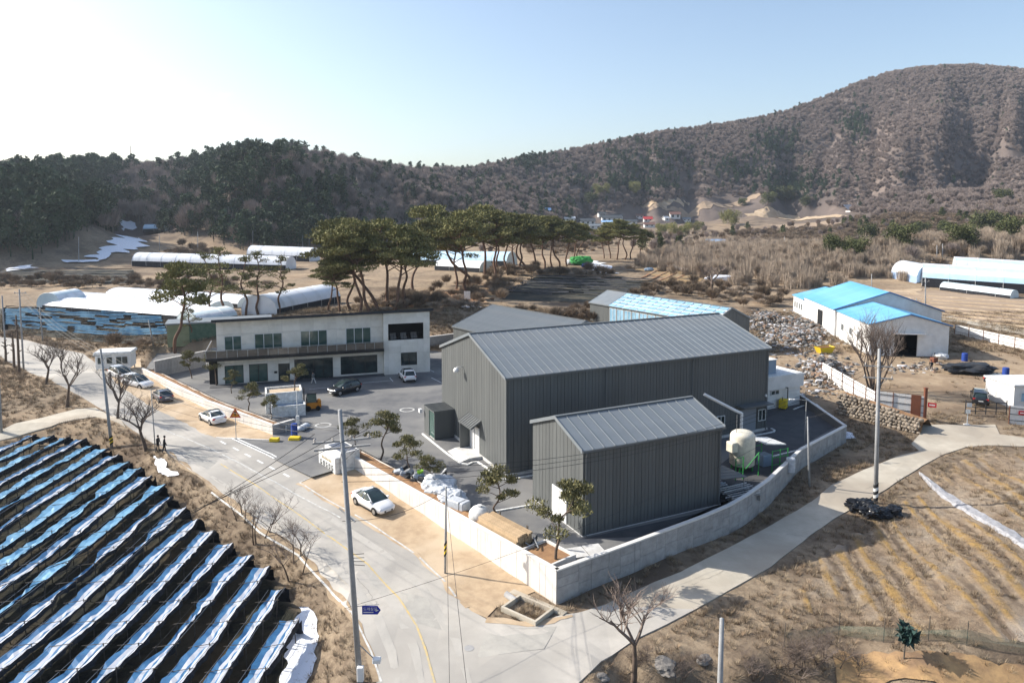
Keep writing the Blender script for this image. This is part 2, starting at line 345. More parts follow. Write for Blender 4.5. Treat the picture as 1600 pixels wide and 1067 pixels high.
# ground: dry grass, sandy soil, dark mulch, woodland floor, mixed by a map of what grows where
def ground_material():
    m = bpy.data.materials.new('ground'); m.use_nodes = True; n, l = m.node_tree.nodes, m.node_tree.links; b = n['Principled BSDF']
    b.inputs['Roughness'].default_value = 0.95; b.inputs['Specular IOR Level'].default_value = 0.1
    geo = n.new('ShaderNodeNewGeometry').outputs['Position']; at_ = n.new('ShaderNodeAttribute'); at_.attribute_name = 'zone'
    sep = n.new('ShaderNodeSeparateColor'); l.new(at_.outputs['Color'], sep.inputs[0])
    def two(c1, c2, c3, s1, s2, lo=0.4, hi=0.6):
        a = n.new('ShaderNodeTexNoise'); a.inputs['Scale'].default_value = s1; a.inputs['Detail'].default_value = 8; a.inputs['Roughness'].default_value = 0.72; l.new(geo, a.inputs['Vector'])
        r = n.new('ShaderNodeMapRange'); r.inputs[1].default_value = lo; r.inputs[2].default_value = hi; l.new(a.outputs[0], r.inputs[0])
        x = n.new('ShaderNodeMixRGB'); x.inputs[1].default_value = (*c1, 1); x.inputs[2].default_value = (*c2, 1); l.new(r.outputs[0], x.inputs[0])
        a2 = n.new('ShaderNodeTexNoise'); a2.inputs['Scale'].default_value = s2; a2.inputs['Detail'].default_value = 5; l.new(geo, a2.inputs['Vector'])
        r2 = n.new('ShaderNodeMapRange'); r2.inputs[1].default_value = 0.46; r2.inputs[2].default_value = 0.62; l.new(a2.outputs[0], r2.inputs[0])
        x2 = n.new('ShaderNodeMixRGB'); x2.inputs[2].default_value = (*c3, 1); l.new(x.outputs[0], x2.inputs[1]); l.new(r2.outputs[0], x2.inputs[0]); return x2.outputs[0]
    grass = two((0.19, 0.143, 0.1), (0.33, 0.258, 0.18), (0.14, 0.105, 0.076), 1.1, 0.11)
    sand_ = two((0.32, 0.235, 0.155), (0.41, 0.315, 0.215), (0.25, 0.18, 0.12), 0.8, 0.13)
    mul = two((0.02, 0.022, 0.02), (0.05, 0.048, 0.035), (0.075, 0.06, 0.04), 1.0, 0.2)
    wood = two((0.13, 0.105, 0.092), (0.175, 0.14, 0.122), (0.1, 0.083, 0.076), 0.06, 0.012)
    cur = grass
    for k, c in (('Red', sand_), ('Green', mul), ('Blue', wood)):
        x = n.new('ShaderNodeMixRGB'); l.new(cur, x.inputs[1]); l.new(c, x.inputs[2]); l.new(sep.outputs[k], x.inputs[0]); cur = x.outputs[0]
    l.new(cur, b.inputs['Base Color'])
    t = n.new('ShaderNodeTexNoise'); t.inputs['Scale'].default_value = 2.6; t.inputs['Detail'].default_value = 8; t.inputs['Roughness'].default_value = 0.75; l.new(geo, t.inputs['Vector'])
    bp = n.new('ShaderNodeBump'); bp.inputs['Strength'].default_value = 0.9; bp.inputs['Distance'].default_value = 0.16; l.new(t.outputs[0], bp.inputs['Height']); l.new(bp.outputs[0], b.inputs['Normal'])
    MATS['ground'] = m
ground_material()

# ------------------------------------------------------------------ plan of roads and walls (frame columns and rows turned into plan points)
def g2(l): return [tuple(G(u, v)[:2]) for u, v in l]
def z2(l, z): return [tuple(pz(u, v, z)[:2]) for u, v in l]
road_left = [(604, 1120), (588, 1067), (575, 1020), (544, 955), (509, 915), (465, 863), (406, 827), (365, 789), (330, 760), (278, 721), (240, 693), (217, 678), (196, 664), (160, 640), (130, 622), (86, 599), (39, 577), (13, 566), (0, 556), (-120, 520)]
road_right = [(-120, 505), (0, 527), (41, 532), (90, 545), (130, 553), (155, 572), (179, 597), (211, 618), (248, 641), (299, 665), (337, 684), (361, 685), (487, 746), (468, 755), (532, 793), (583, 822), (628, 852), (659, 875), (694, 908), (712, 933), (737, 956), (760, 968), (811, 972), (838, 973), (873, 963), (904, 958), (944, 946)]
lane_left = [(944, 946), (1005, 918), (1064, 894), (1121, 865), (1210, 818), (1278, 777), (1301, 757), (1359, 731), (1407, 712), (1437, 705), (1424, 694), (1436, 680), (1443, 664)]
lane_right = [(1555, 664), (1562, 679), (1600, 684), (1800, 690), (1800, 705), (1600, 698), (1542, 696), (1509, 699), (1475, 710), (1441, 728), (1389, 762), (1333, 793), (1306, 809), (1264, 838), (1250, 850), (1206, 885), (1171, 905), (1119, 934), (1086, 953), (1040, 977), (998, 997), (939, 1034), (924, 1049), (905, 1067), (870, 1120)]
ROAD = g2(road_left + road_right) + g2([(944, 946), (1086, 953), (1040, 977), (998, 997), (939, 1034), (924, 1049), (905, 1067), (870, 1120)])
LANE = g2(lane_left + lane_right[:-8] + [(1086, 953)])
BRANCH = g2([(-130, 716), (0, 689), (80, 667), (149, 652), (196, 668), (186, 655), (150, 638), (120, 640), (80, 650), (0, 674), (-130, 700)])
WTOP = 1.0
front_wall = z2([(870, 890), (694, 792), (543, 708)], WTOP)
lane_wall = z2([(870, 890), (1000, 843), (1100, 806), (1140, 789), (1168, 773), (1202, 749), (1253, 701), (1322.6, 664.5), (1247, 612.6)], WTOP)
left_wall = z2([(426, 664), (321, 624.5), (221, 575)], 1.1)
left_return = z2([(426, 664), (460, 654.5)], 1.1)
YARD = lane_wall + z2([(1215, 600)], 0) + [(38, 118), (10, 120), (-20, 124), (-62, 122)] + [left_wall[2], left_wall[1], left_wall[0]] + z2([(427, 687), (361, 686), (487, 745), (520, 735)], 0) + [front_wall[2], front_wall[1]]

# ------------------------------------------------------------------ the ground sheet
def build_ground():
    a = np.radians(np.concatenate([np.linspace(-180, -62, 60)[:-1], np.linspace(-62, 62, 560), np.linspace(62, 180, 60)[1:]]))
    r = np.concatenate([[2, 8, 14, 20], np.geomspace(26, 2600, 420), [4000, 7000]])
    A, R = np.meshgrid(a, r); X, Y = R * np.sin(A), R * np.cos(A); Z = T(X.ravel(), Y.ravel()); xr, yr = X.ravel(), Y.ravel()
    near = yr < 170
    for pl in (ROAD, LANE, BRANCH): Z[near] -= 0.22 * ss(-0.2, -1.2, poly_dist(xr[near], yr[near], pl))
    Z[near] = Z[near] - np.maximum(Z[near] + 0.25, 0) * ss(0.6, -0.4, poly_dist(xr[near], yr[near], YARD))
    Z = Z.reshape(X.shape)
    n, m = X.shape; co = np.stack([X, Y, Z], -1).reshape(-1, 3)
    i, j = np.meshgrid(np.arange(n - 1), np.arange(m - 1), indexing='ij'); q = (i * m + j).ravel()
    faces = np.stack([q, q + 1, q + m + 1, q + m], -1)[:, ::-1]
    me = bpy.data.meshes.new('ground'); me.vertices.add(len(co)); me.vertices.foreach_set('co', co.ravel())
    me.loops.add(faces.size); me.loops.foreach_set('vertex_index', faces.ravel().astype(np.int32))
    me.polygons.add(len(faces)); me.polygons.foreach_set('loop_start', np.arange(0, faces.size, 4, dtype=np.int32)); me.polygons.foreach_set('loop_total', np.full(len(faces), 4, np.int32))
    me.update(calc_edges=True); me.polygons.foreach_set('use_smooth', np.ones(len(faces), bool))
    x, y = co[:, 0], co[:, 1]; zone = np.zeros((len(co), 4)); zone[:, 3] = 1
    nn = fbm(x * 0.08, y * 0.08, 5, 4)
    yy = np.maximum(y, 30); u = CX + F * x / yy
    sandy = ss(0.5, 0.62, nn) * 0.8 * ss(60, 90, y)
    scrap = poly_dist(x, y, [(44, 88), (95, 90), (100, 140), (40, 150), (40, 100)]); sandy = np.maximum(sandy, ss(4, -3, scrap) * 0.85)
    sandy = np.maximum(sandy, ss(0.35, 0.6, fbm(x * 0.05, y * 0.03, 77, 3)) * ss(170, 200, y) * ss(420, 380, y) * .45)
    zone[:, 0] = sandy
    zone[:, 1] = ss(0.8, -0.6, poly_dist(x, y, FIELD))
    d0 = np.interp(np.clip(u, -900, 2500), RID[:, 0], RID[:, 3])
    terr = np.exp(-(((u - 1120) / 130) ** 2)) * ss(760, 640, y)         # bare terraces above the village
    zone[:, 2] = ss(d0 - 10, d0 + 35, y) * (1 - 0.9 * terr)
    at_ = me.color_attributes.new('zone', 'FLOAT_COLOR', 'POINT'); at_.data.foreach_set('color', zone.ravel())
    me.materials.append(MATS['ground']); o = link('ground', me); o['kind'] = 'structure'; return o
build_ground()
sheet('main_road', ROAD, 'road_grey', 0.07, step=1.3, skirt=0.3)
sheet('farm_lane', LANE, 'lane_concrete', 0.062, step=1.3, skirt=0.3)
sheet('branch_road', BRANCH, 'lane_concrete', 0.1, step=1.3, skirt=0.3)
sheet('yard', YARD, 'asphalt_new', z=0.0)
sheet('yard_paving', z2([(905, 842), (1010, 838), (1140, 782), (1165, 768), (1200, 744), (1250, 698), (1310, 664), (1240, 612), (1200, 640), (1195, 672), (1100, 745), (1120, 795)], 0.004), 'asphalt_dark', z=0.004)
VERGE = g2([(487, 746), (468, 755), (532, 793), (583, 822), (628, 852), (659, 875), (694, 908), (712, 933), (737, 956), (760, 966), (775, 950), (835, 925)]) + [front_wall[0], front_wall[1], front_wall[2]]
sheet('verge', VERGE, 'sand', 0.05, step=1.0)
VERGE2 = g2([(361, 685), (337, 684), (299, 665), (248, 641), (211, 618), (179, 597), (158, 574), (220, 560)]) + left_wall[::-1] + g2([(428, 688)])
sheet('verge', VERGE2, 'sand', 0.05, step=1.0)

# painted markings
def line_px(l, w, m='white_paint', z=None, dz=0.085, step=1.0): return strip('road_marking', g2(l) if z is None else z2(l, z), w, m, dz=dz, z=z, step=step)
line_px([(345, 726), (440, 787), (520, 843), (575, 883), (623, 935), (651, 979), (665, 1016), (679, 1067), (684, 1120)], 0.13, 'yellow_line')
line_px([(250, 668), (330, 702), (430, 754), (532, 810)], 0.14, 'worn_white')
line_px([(330, 770), (406, 833), (465, 868), (512, 919), (549, 957), (580, 1020), (596, 1067)], 0.12, 'worn_white')
for a, b in ((344, 690), (364, 700), (383, 710), (402, 720), (421, 730), (443, 741)): line_px([(a, b), (a + 9, b + 5)], 0.22)
line_px([(361, 685), (424, 715), (487, 746)], 0.2); line_px([(369, 685), (432, 715), (493, 744)], 0.2)
line_px([(487, 746), (468, 755), (532, 793), (583, 822), (628, 852), (659, 875), (694, 908), (712, 933)], 0.14, 'worn_white')
line_px([(338, 684), (425, 688)], 0.16)
for l in ([(483, 608), (515, 605)], [(567, 598), (614, 594)], [(609, 590), (614, 596)], [(674, 590), (690, 598)], [(665, 574), (678, 581)]): line_px(l, 0.12, z=0.006)
# kerbs round the warehouses
for l in ([(660, 678), (720, 724), (746, 722), (786, 749), (816, 746), (834, 743)], [(775, 799), (834, 789)], [(1187, 690), (1172, 683), (1209, 675), (1205, 670)], [(1205, 714), (1252, 703)], [(1240, 640), (1275, 632), (1308, 668)]):
    p = z2(l, 0.0); q = catmull([(a, b, 0) for a, b in p], 3)
    mb = MB()
    for i in range(len(q) - 1):
        d = (q[i + 1] - q[i]); w = Vector((-d.y, d.x, 0)).normalized() * 0.09
        mb.add([q[i] - w, q[i + 1] - w, q[i + 1] + w, q[i] + w, q[i] - w + Vector((0, 0, .1)), q[i + 1] - w + Vector((0, 0, .1)), q[i + 1] + w + Vector((0, 0, .1)), q[i] + w + Vector((0, 0, .1))], [(4, 5, 6, 7), (0, 1, 5, 4), (2, 3, 7, 6), (0, 4, 7, 3), (1, 2, 6, 5)])
    mb.build('kerb', 'white_paint')['kind'] = 'structure'

# ------------------------------------------------------------------ concrete compound walls: core, cap and cast panels
def wall_run(name, label, pts, top, m, wid, split, seed, depth=0.45):
    rnd = random.Random(seed); root = thing(name, label, 'wall', (pts[0][0], pts[0][1], 0))
    o0 = Vector((pts[0][0], pts[0][1], 0)); core, cap = MB(), MB(); th = 0.24
    for i in range(len(pts) - 1):
        a, b = Vector((*pts[i], 0)), Vector((*pts[i + 1], 0)); d = (b - a); L = d.length; d.normalize(); nrm = Vector((d.y, -d.x, 0))
        if nrm.dot(Vector((0, 0, 0)) - (a + b) / 2) < 0: nrm = -nrm            # outward = towards the road
        if i == len(pts) - 2 and name == 'lane_wall': nrm = Vector((d.y, -d.x, 0))
        nb = max(1, int(L / 2)); inner = -nrm * th
        for k in range(nb):
            p, q = a + d * (L * k / nb), a + d * (L * (k + 1) / nb); zp, zq = tz(p.x, p.y) - depth, tz(q.x, q.y) - depth
            vv = [p - o0, q - o0, q + inner - o0, p + inner - o0]; zz = [zp, zq, zq, zp]
            core.add([(v.x, v.y, z) for v, z in zip(vv, zz)] + [(v.x, v.y, top - 0.1) for v in vv], [(0, 1, 5, 4), (1, 2, 6, 5), (2, 3, 7, 6), (3, 0, 4, 7), (4, 5, 6, 7)])
            cc = [p + nrm * 0.07 - o0, q + nrm * 0.07 - o0, q + inner - nrm * 0.03 - o0, p + inner - nrm * 0.03 - o0]
            cap.add([(v.x, v.y, top - 0.1) for v in cc] + [(v.x, v.y, top) for v in cc], [(3, 2, 1, 0), (4, 5, 6, 7), (0, 1, 5, 4), (1, 2, 6, 5), (2, 3, 7, 6), (3, 0, 4, 7)])
        s = 0.0
        while s < L - 0.15:
            w = min(rnd.uniform(*wid), L - s); p, q = a + d * (s + 0.012), a + d * (s + w - 0.012); s += w
            zb = min(tz(p.x + nrm.x * .2, p.y + nrm.y * .2), tz(q.x + nrm.x * .2, q.y + nrm.y * .2)) - 0.15; cuts = [zb]
            if split:
                z = zb + rnd.uniform(0.5, 1.3)
                while z < top - 0.4: cuts.append(z); z += rnd.uniform(0.6, 1.4)
            cuts.append(top - 0.12)
            for c0, c1 in zip(cuts, cuts[1:]):
                e = nrm * rnd.uniform(0.026, 0.04); pp = [p - o0, q - o0]
                mb = MB(); mb.add([(pp[0].x, pp[0].y, c0 + .012), (pp[1].x, pp[1].y, c0 + .012), (pp[1].x, pp[1].y, c1 - .012), (pp[0].x, pp[0].y, c1 - .012)] + [(v.x + e.x, v.y + e.y, z) for v, z in ((pp[0], c0 + .012), (pp[1], c0 + .012), (pp[1], c1 - .012), (pp[0], c1 - .012))], [(4, 5, 6, 7), (0, 1, 5, 4), (1, 2, 6, 5), (2, 3, 7, 6), (3, 0, 4, 7)])
                mb.build('wall_panel', m, root)
    core.build('wall_core', 'joint', root); cap.build('coping', 'concrete_cap', root)
    return root
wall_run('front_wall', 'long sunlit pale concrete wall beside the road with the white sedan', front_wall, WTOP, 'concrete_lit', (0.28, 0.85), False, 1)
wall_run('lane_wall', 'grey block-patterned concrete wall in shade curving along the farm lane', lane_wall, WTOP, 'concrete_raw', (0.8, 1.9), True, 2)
wall_run('roadside_wall', 'low pale concrete wall beside the row of parked cars', left_wall, 1.1, 'concrete_lit', (0.5, 1.1), False, 3)
wall_run('return_wall', 'short grey concrete wall end at the yard entrance with blue barrel', left_return, 1.1, 'concrete_raw', (0.8, 1.2), False, 4)
# planting beds behind the walls
def bed(pts, w, label, side=1):
    root = thing('planting_bed', label, 'flower bed', (pts[0][0], pts[0][1], 0)); o0 = Vector((pts[0][0], pts[0][1], 0)); mb, kb = MB(), MB()
    for i in range(len(pts) - 1):
        a, b = Vector((*pts[i], 0)) - o0, Vector((*pts[i + 1], 0)) - o0; d = (b - a).normalized(); nr = Vector((-d.y, d.x, 0)) * side
        n = max(2, int((b - a).length / 0.7)); rows = []
        for k in range(n + 1):
            p = a.lerp(b, k / n); rows.append([p + nr * (0.26 + w * j / 4) + Vector((0, 0, 0.62 + 0.1 * math.sin(j * 1.3 + k) * random.random() + 0.16 * math.sin(j * math.pi / 4))) for j in range(5)])
        mb.grid(rows, flip=side > 0)
        p0, p1 = a + nr * (0.26 + w), b + nr * (0.26 + w); e = nr * 0.14
        kb.add([p0, p1, p1 + e, p0 + e] + [q + Vector((0, 0, 0.74)) for q in (p0, p1, p1 + e, p0 + e)], [(4, 5, 6, 7), (0, 1, 5, 4), (1, 2, 6, 5), (2, 3, 7, 6), (3, 0, 4, 7), (7, 6, 5, 4)])
    mb.build('soil', 'soil', root); kb.build('edging', 'concrete_cap', root); return root
random.seed(4)
FW = Vector((front_wall[2][0] - front_wall[0][0], front_wall[2][1] - front_wall[0][1])).normalized()
def along_front(s): return (front_wall[0][0] + FW.x * s, front_wall[0][1] + FW.y * s)
bed([along_front(8), along_front(22), along_front(34)], 1.5, 'strip of brown soil behind the long sunlit wall', -1)
bed([left_wall[0], left_wall[1], left_wall[2]], 1.3, 'strip of soil with shrubs behind the roadside wall', -1)

# cracks, sand drifted over the road edges, worn patches
rdk = random.Random(31)
for (u, v, du, dv, n) in ((470, 800, 40, 35, 9), (560, 905, 30, 40, 9), (420, 760, 55, 12, 8), (1080, 915, 50, -22, 8), (1230, 835, 40, 6, 6), (300, 690, 30, 14, 6), (240, 655, 30, 20, 6), (1350, 765, 30, -12, 5)):
    pts = []
    for k in range(n + 1): q = G(u + du * k / n + rdk.uniform(-3, 3), v + dv * k / n + rdk.uniform(-2, 2)); pts.append((q.x, q.y))
    strip('road_crack', pts, 0.022, mat('crack', (.2, .19, .175), rough=.95) and 'crack', dz=0.082, step=.6)
def drift(line, w, m, dz, seed):
    rd = random.Random(seed); P_ = [G(*q) for q in line]; rows = []
    for i in range(len(P_) - 1):
        a, b_ = P_[i], P_[i + 1]; n = max(2, int((b_ - a).length / .45)); d = (b_ - a).normalized(); nr = Vector((-d.y, d.x, 0))
        for k in range(n):
            c = a.lerp(b_, k / n); s = i * 9 + k; w1 = w * (.15 + 1.5 * float(vnoise(s * .45, seed, seed)) * float(vnoise(s * .13, 3, seed + 1))); w2 = w * (.2 + 1.2 * float(vnoise(s * .4, 9, seed + 2)))
            rows.append([(x.x, x.y, tz(x.x, x.y) + dz) for x in (c + nr * w1, c, c - nr * w2)])
    o = MB().grid(rows, flip=True).build('roadside_dirt', m); o['kind'] = 'structure'
drift([(337, 684), (299, 665), (248, 641), (211, 618), (179, 597)], .3, 'sand', .078, 1); drift([(468, 755), (532, 793), (583, 822), (628, 852), (659, 875), (694, 908), (712, 933), (737, 956)], .3, 'sand', .079, 2)
mat('bank_dirt', (.26, .19, .125), (.34, .26, .17), 1.5, .95, .04, 7, space='World')
drift([(588, 1067), (575, 1020), (544, 955), (509, 915), (465, 863), (406, 827), (365, 789), (330, 760), (278, 721), (240, 693)], .3, 'bank_dirt', .079, 3)
drift([(760, 968), (811, 974), (838, 975), (873, 966), (904, 960)], .3, 'sand', .08, 6)

# faint patches and tyre bands worn into the road
mat('road_patch', (0.33, 0.315, 0.285), (0.4, 0.38, 0.34), 0.9, 0.9, 0.004, 40, space='World', detail=9); mat('tyre_band', (0.37, 0.35, 0.315), (0.43, 0.405, 0.365), 1.2, .9, space='World', stretch=(.6, .25, 1))
for l in ([(330, 745), (425, 806), (500, 862), (553, 915), (590, 965), (612, 1020), (622, 1075)], [(352, 733), (447, 792), (527, 848), (582, 902), (624, 958), (648, 1015), (660, 1075)], [(300, 690), (400, 742), (520, 812), (600, 866), (660, 920), (712, 1000), (735, 1075)]): strip('tyre_band', g2(l), [.3, .55, .6, .6, .6, .55, .3], 'tyre_band', dz=.0755)
sheet('road_patch', g2([(620, 925), (668, 935), (690, 985), (640, 972)]), 'road_patch', .0765, step=1.3); sheet('road_patch', g2([(760, 985), (870, 980), (850, 1015), (745, 1030)]), 'road_patch', .0765, step=1.3); sheet('road_patch', g2([(300, 700), (340, 722), (325, 735), (288, 713)]), 'road_patch', .0765, step=1.3)
# ------------------------------------------------------------------ buildings
mat('clad', (0.118, 0.124, 0.122), (0.098, 0.104, 0.104), 1.2, 0.5, rnd=0.07, stretch=(1, 1, .12))
mat('clad_joint', (0.03, 0.032, 0.034), rough=0.8)
mat('roof_metal', (0.215, 0.238, 0.255), (0.19, 0.212, 0.228), 0.8, 0.45, rnd=0.04, metal=0.15, c3=(.225, .24, .25), scale3=.25)
mat('roof_trim', (0.12, 0.13, 0.135), rough=0.5)
mat('plinth', (0.6, 0.59, 0.57), (0.48, 0.47, 0.45), 1.5, 0.85)
mat('stone', (0.74, 0.7, 0.62), (0.64, 0.605, 0.535), 0.9, 0.75, 0.003, 25, rnd=0.06, c3=(0.76, 0.72, 0.65), scale3=0.5)
mat('office_roof', (0.018, 0.022, 0.03), (0.03, 0.034, 0.04), 2, 0.5)
mat('frame_white', (0.62, 0.63, 0.62), rough=0.4)
mat('frame_dark', (0.015, 0.016, 0.018), rough=0.4)
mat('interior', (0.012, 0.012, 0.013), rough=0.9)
mat('bronze_glass', (0.09, 0.075, 0.06), (0.13, 0.11, 0.09), 1, 0.12, spec=0.6)
mat('blue_roof', (0.09, 0.33, 0.58), (0.15, 0.42, 0.66), 0.35, 0.4, rnd=0.07, c3=(.2, .45, .64), scale3=.12)
mat('blue_trim', (0.06, 0.14, 0.3), rough=0.5)
mat('white_wall', (0.72, 0.71, 0.69), (0.62, 0.61, 0.59), 0.7, 0.6, rnd=0.03)
mat('green_panel', (0.05, 0.1, 0.07), (0.09, 0.14, 0.1), 1.2, 0.7)
mat('glass_blue', (0.2, 0.37, 0.5), (0.32, 0.5, 0.62), 0.8, 0.12, spec=0.6, rnd=0.15)
mat('poly_white', (0.74, 0.76, 0.79), (0.5, 0.53, 0.56), 0.5, 0.35, 0.05, 1.5, stretch=(1, .15, .15), mid=(.5, .75))
mat('poly_clear', (0.55, 0.66, 0.7), (0.66, 0.74, 0.76), 0.6, 0.25)
mat('poly_blue', (0.45, 0.66, 0.82), (0.55, 0.73, 0.86), 0.5, 0.3)

def window(parent, x0, x1, z0, z1, y=-0.02, cols=1, frame='frame_white', pane='glass_green', fw=0.07, name='window', rows=1, nx=False):
    """framed window on a face looking along -y (or -x when nx)"""
    t = (lambda p: (p[1], p[0], p[2])) if nx else (lambda p: p)
    mb = MB(); d = 0.09
    def bx(a, b):
        q = MB().box(a, b); mb.add([t(p) for p in q.v], [f[::-1] if nx else f for f in q.f])
    bx((x0, y - d, z0), (x1, y + 0.02, z0 + fw)); bx((x0, y - d, z1 - fw), (x1, y + 0.02, z1))
    for k in range(cols + 1):
        xc = x0 + (x1 - x0) * k / cols; a = max(x0, xc - fw / 2); a = min(a, x1 - fw); bx((a, y - d + 0.004, z0 + fw), (a + fw, y + 0.02, z1 - fw))
    for k in range(1, rows):
        zc = z0 + (z1 - z0) * k / rows; bx((x0 + fw, y - d + 0.008, zc - fw / 2), (x1 - fw, y + 0.02, zc + fw / 2))
    w = mb.build(name, frame, parent)
    for k in range(cols):
        a, b = x0 + (x1 - x0) * k / cols + fw * 0.5, x0 + (x1 - x0) * (k + 1) / cols - fw * 0.5
        q = MB().box((a, y - 0.03, z0 + fw * .7), (b, y, z1 - fw * .7)); mm = MB().add([t(p) for p in q.v], [f[::-1] if nx else f for f in q.f]); mm.build('pane', pane, w)
    return w

def gable_shed(name, label, org, th, L, W, he, hr, wallm='clad', roofm='roof_metal', trim='roof_trim', pl=0.64, pg=0.56, pr=0.6, base=0.0, plinth=0.28, over=0.18, pieces=True, cat='warehouse', ridge=0.5, roof_hook=None, xroof0=0.0):
    root = thing(name, label, cat, (org[0], org[1], base), th); yr = W * ridge
    def rz_(y): return he + (hr - he) * (y / yr if y <= yr else (W - y) / (W - yr))
    c = MB()
    prof = [(0.06, 0.02), (W - 0.06, 0.02), (W - 0.06, he - 0.03), (yr, hr - 0.03), (0.06, he - 0.03)]
    c.add([(0.06, y, z) for y, z in prof] + [(L - 0.06, y, z) for y, z in prof], [(0, 4, 3, 2, 1), (5, 6, 7, 8, 9), (0, 1, 6, 5), (1, 2, 7, 6), (2, 3, 8, 7), (3, 4, 9, 8), (4, 0, 5, 9)])
    c.build('wall_core', 'clad_joint' if wallm == 'clad' else wallm, root)
    if plinth:
        p = MB(); e = 0.06
        for a, b in (((-e, -e, -0.5), (L + e, 0.05, plinth)), ((-e, W - 0.05, -0.5), (L + e, W + e, plinth)), ((-e, 0.05, -0.5), (0.05, W - 0.05, plinth)), ((L - 0.05, 0.05, -0.5), (L + e, W - 0.05, plinth))): p.box(a, b)
        p.build('plinth', 'plinth', root)
    if pieces:
        n = max(1, round(L / pl)); w = L / n; q = MB().box((0.012, 0, plinth), (w - 0.028, 0.07, he - 0.02)); q.box((w * .48, -0.02, plinth + .01), (w * .52, 0.0, he - 0.03))
        me = q.mesh('wall_panel', wallm)
        for k in range(n): link('wall_panel', me, root, (k * w, 0.0, 0))
        q = MB().box((0, -0.07, plinth), (w - 0.03, 0, he - 0.02)); me = q.mesh('wall_panel', wallm)
        for k in range(n): link('wall_panel', me, root, (k * w, W, 0))
        n = max(1, round(W / pg)); w = W / n
        for k in range(n):
            y0, y1 = k * w + 0.012, (k + 1) * w - 0.03
            ys = [y0, y1] if not (y0 < yr < y1) else [y0, yr, y1]
            for x0, x1 in ((0.0, 0.07), (L - 0.07, L)):
                bt = [(y0, plinth), (y1, plinth)] + [(y, rz_(y) - 0.02) for y in reversed(ys)]; m_ = len(bt)
                MB().add([(x0, y, z) for y, z in bt] + [(x1, y, z) for y, z in bt], [tuple(range(m_ - 1, -1, -1)), tuple(range(m_, 2 * m_))] + [(i, (i + 1) % m_, m_ + (i + 1) % m_, m_ + i) for i in range(m_)]).build('wall_panel', wallm, root)
    # roof: standing seam sheets
    for side in (0, 1):
        ye, sg = (0.0, 1) if side == 0 else (W, -1); ln = math.hypot(yr if side == 0 else W - yr, hr - he); run = (yr if side == 0 else W - yr)
        sl = (hr - he) / run; ex = over
        def pt(x, t, up): # t 0 at eave edge .. 1 ridge
            y = ye - sg * ex + sg * (run + ex) * t; z = he - ex * sl + (hr - he + ex * sl) * t; return (x, y - sg * sl * up * 0.7, z + up)
        def slab(x0, x1, u0, u1, m):
            qq = [pt(x0, 0, u0), pt(x1, 0, u0), pt(x1, 1, u0), pt(x0, 1, u0), pt(x0, 0, u1), pt(x1, 0, u1), pt(x1, 1, u1), pt(x0, 1, u1)]
            fs = [(3, 2, 1, 0), (4, 5, 6, 7), (0, 1, 5, 4), (1, 2, 6, 5), (2, 3, 7, 6), (3, 0, 4, 7)]
            return m.add(qq, fs if sg > 0 else [f[::-1] for f in fs])
        if pieces and (side == 0 or xroof0 == 0):
            x0r, Lr = xroof0 - over, L + over; n = max(1, round((Lr - x0r) / pr)); w = (Lr - x0r) / n
            q = MB(); slab(0.004, w - 0.004, 0.03, 0.08, q); slab(w - 0.05, w - 0.008, 0.08, 0.135, q); me = q.mesh('roof_sheet', roofm)
            for k in range(n): link('roof_sheet', me, root, (x0r + k * w, 0, 0))
        else:
            q = MB(); slab(-over, L + over, 0.03, 0.09, q); q.build('roof_slope', roofm, root)
    t_ = MB()
    t_.box((-over - .02, yr - 0.16, hr + 0.05), (L + over + .02, yr + 0.16, hr + 0.15))
    t_.build('ridge_cap', trim, root)
    for x in (-over - 0.03, L + over + 0.0):
        v_ = MB(); q = [(-over, he - over * (hr - he) / yr - 0.12), (yr, hr - 0.12), (W + over, he - over * (hr - he) / (W - yr) - 0.12)]
        v_.add([(x, y, z) for y, z in q] + [(x, y, z + 0.3) for y, z in q] + [(x + 0.03, y, z) for y, z in q] + [(x + 0.03, y, z + 0.3) for y, z in q], [(0, 3, 4, 1), (1, 4, 5, 2), (6, 7, 10, 9), (7, 8, 11, 10), (3, 9, 10, 4), (4, 10, 11, 5), (0, 1, 7, 6), (1, 2, 8, 7), (0, 6, 9, 3), (2, 5, 11, 8)])
        v_.build('verge_trim', 'roof_metal' if trim == 'roof_trim' else trim, root)
    g_ = MB(); g_.box((-over, -over - 0.1, he - over * (hr - he) / yr - 0.1), (L + over, -over + 0.02, he - over * (hr - he) / yr + 0.05)); g_.build('gutter', trim, root)
    return root

TH = math.radians(26)
A_big, A_small = pz(791, 745), pz(910, 838)
big = gable_shed('large_warehouse', 'largest dark grey warehouse with long seamed metal roof in the middle of the yard', A_big, TH, 32.5, 16.9, 9.33, 12.05, pl=0.78, pg=0.62, pr=0.84)
small = gable_shed('small_warehouse', 'smaller grey metal shed with seamed roof near the wall corner', A_small, TH, 13.5, 8.1, 6.7, 8.15, pl=0.66, pg=0.6, pr=0.98, plinth=0.04)
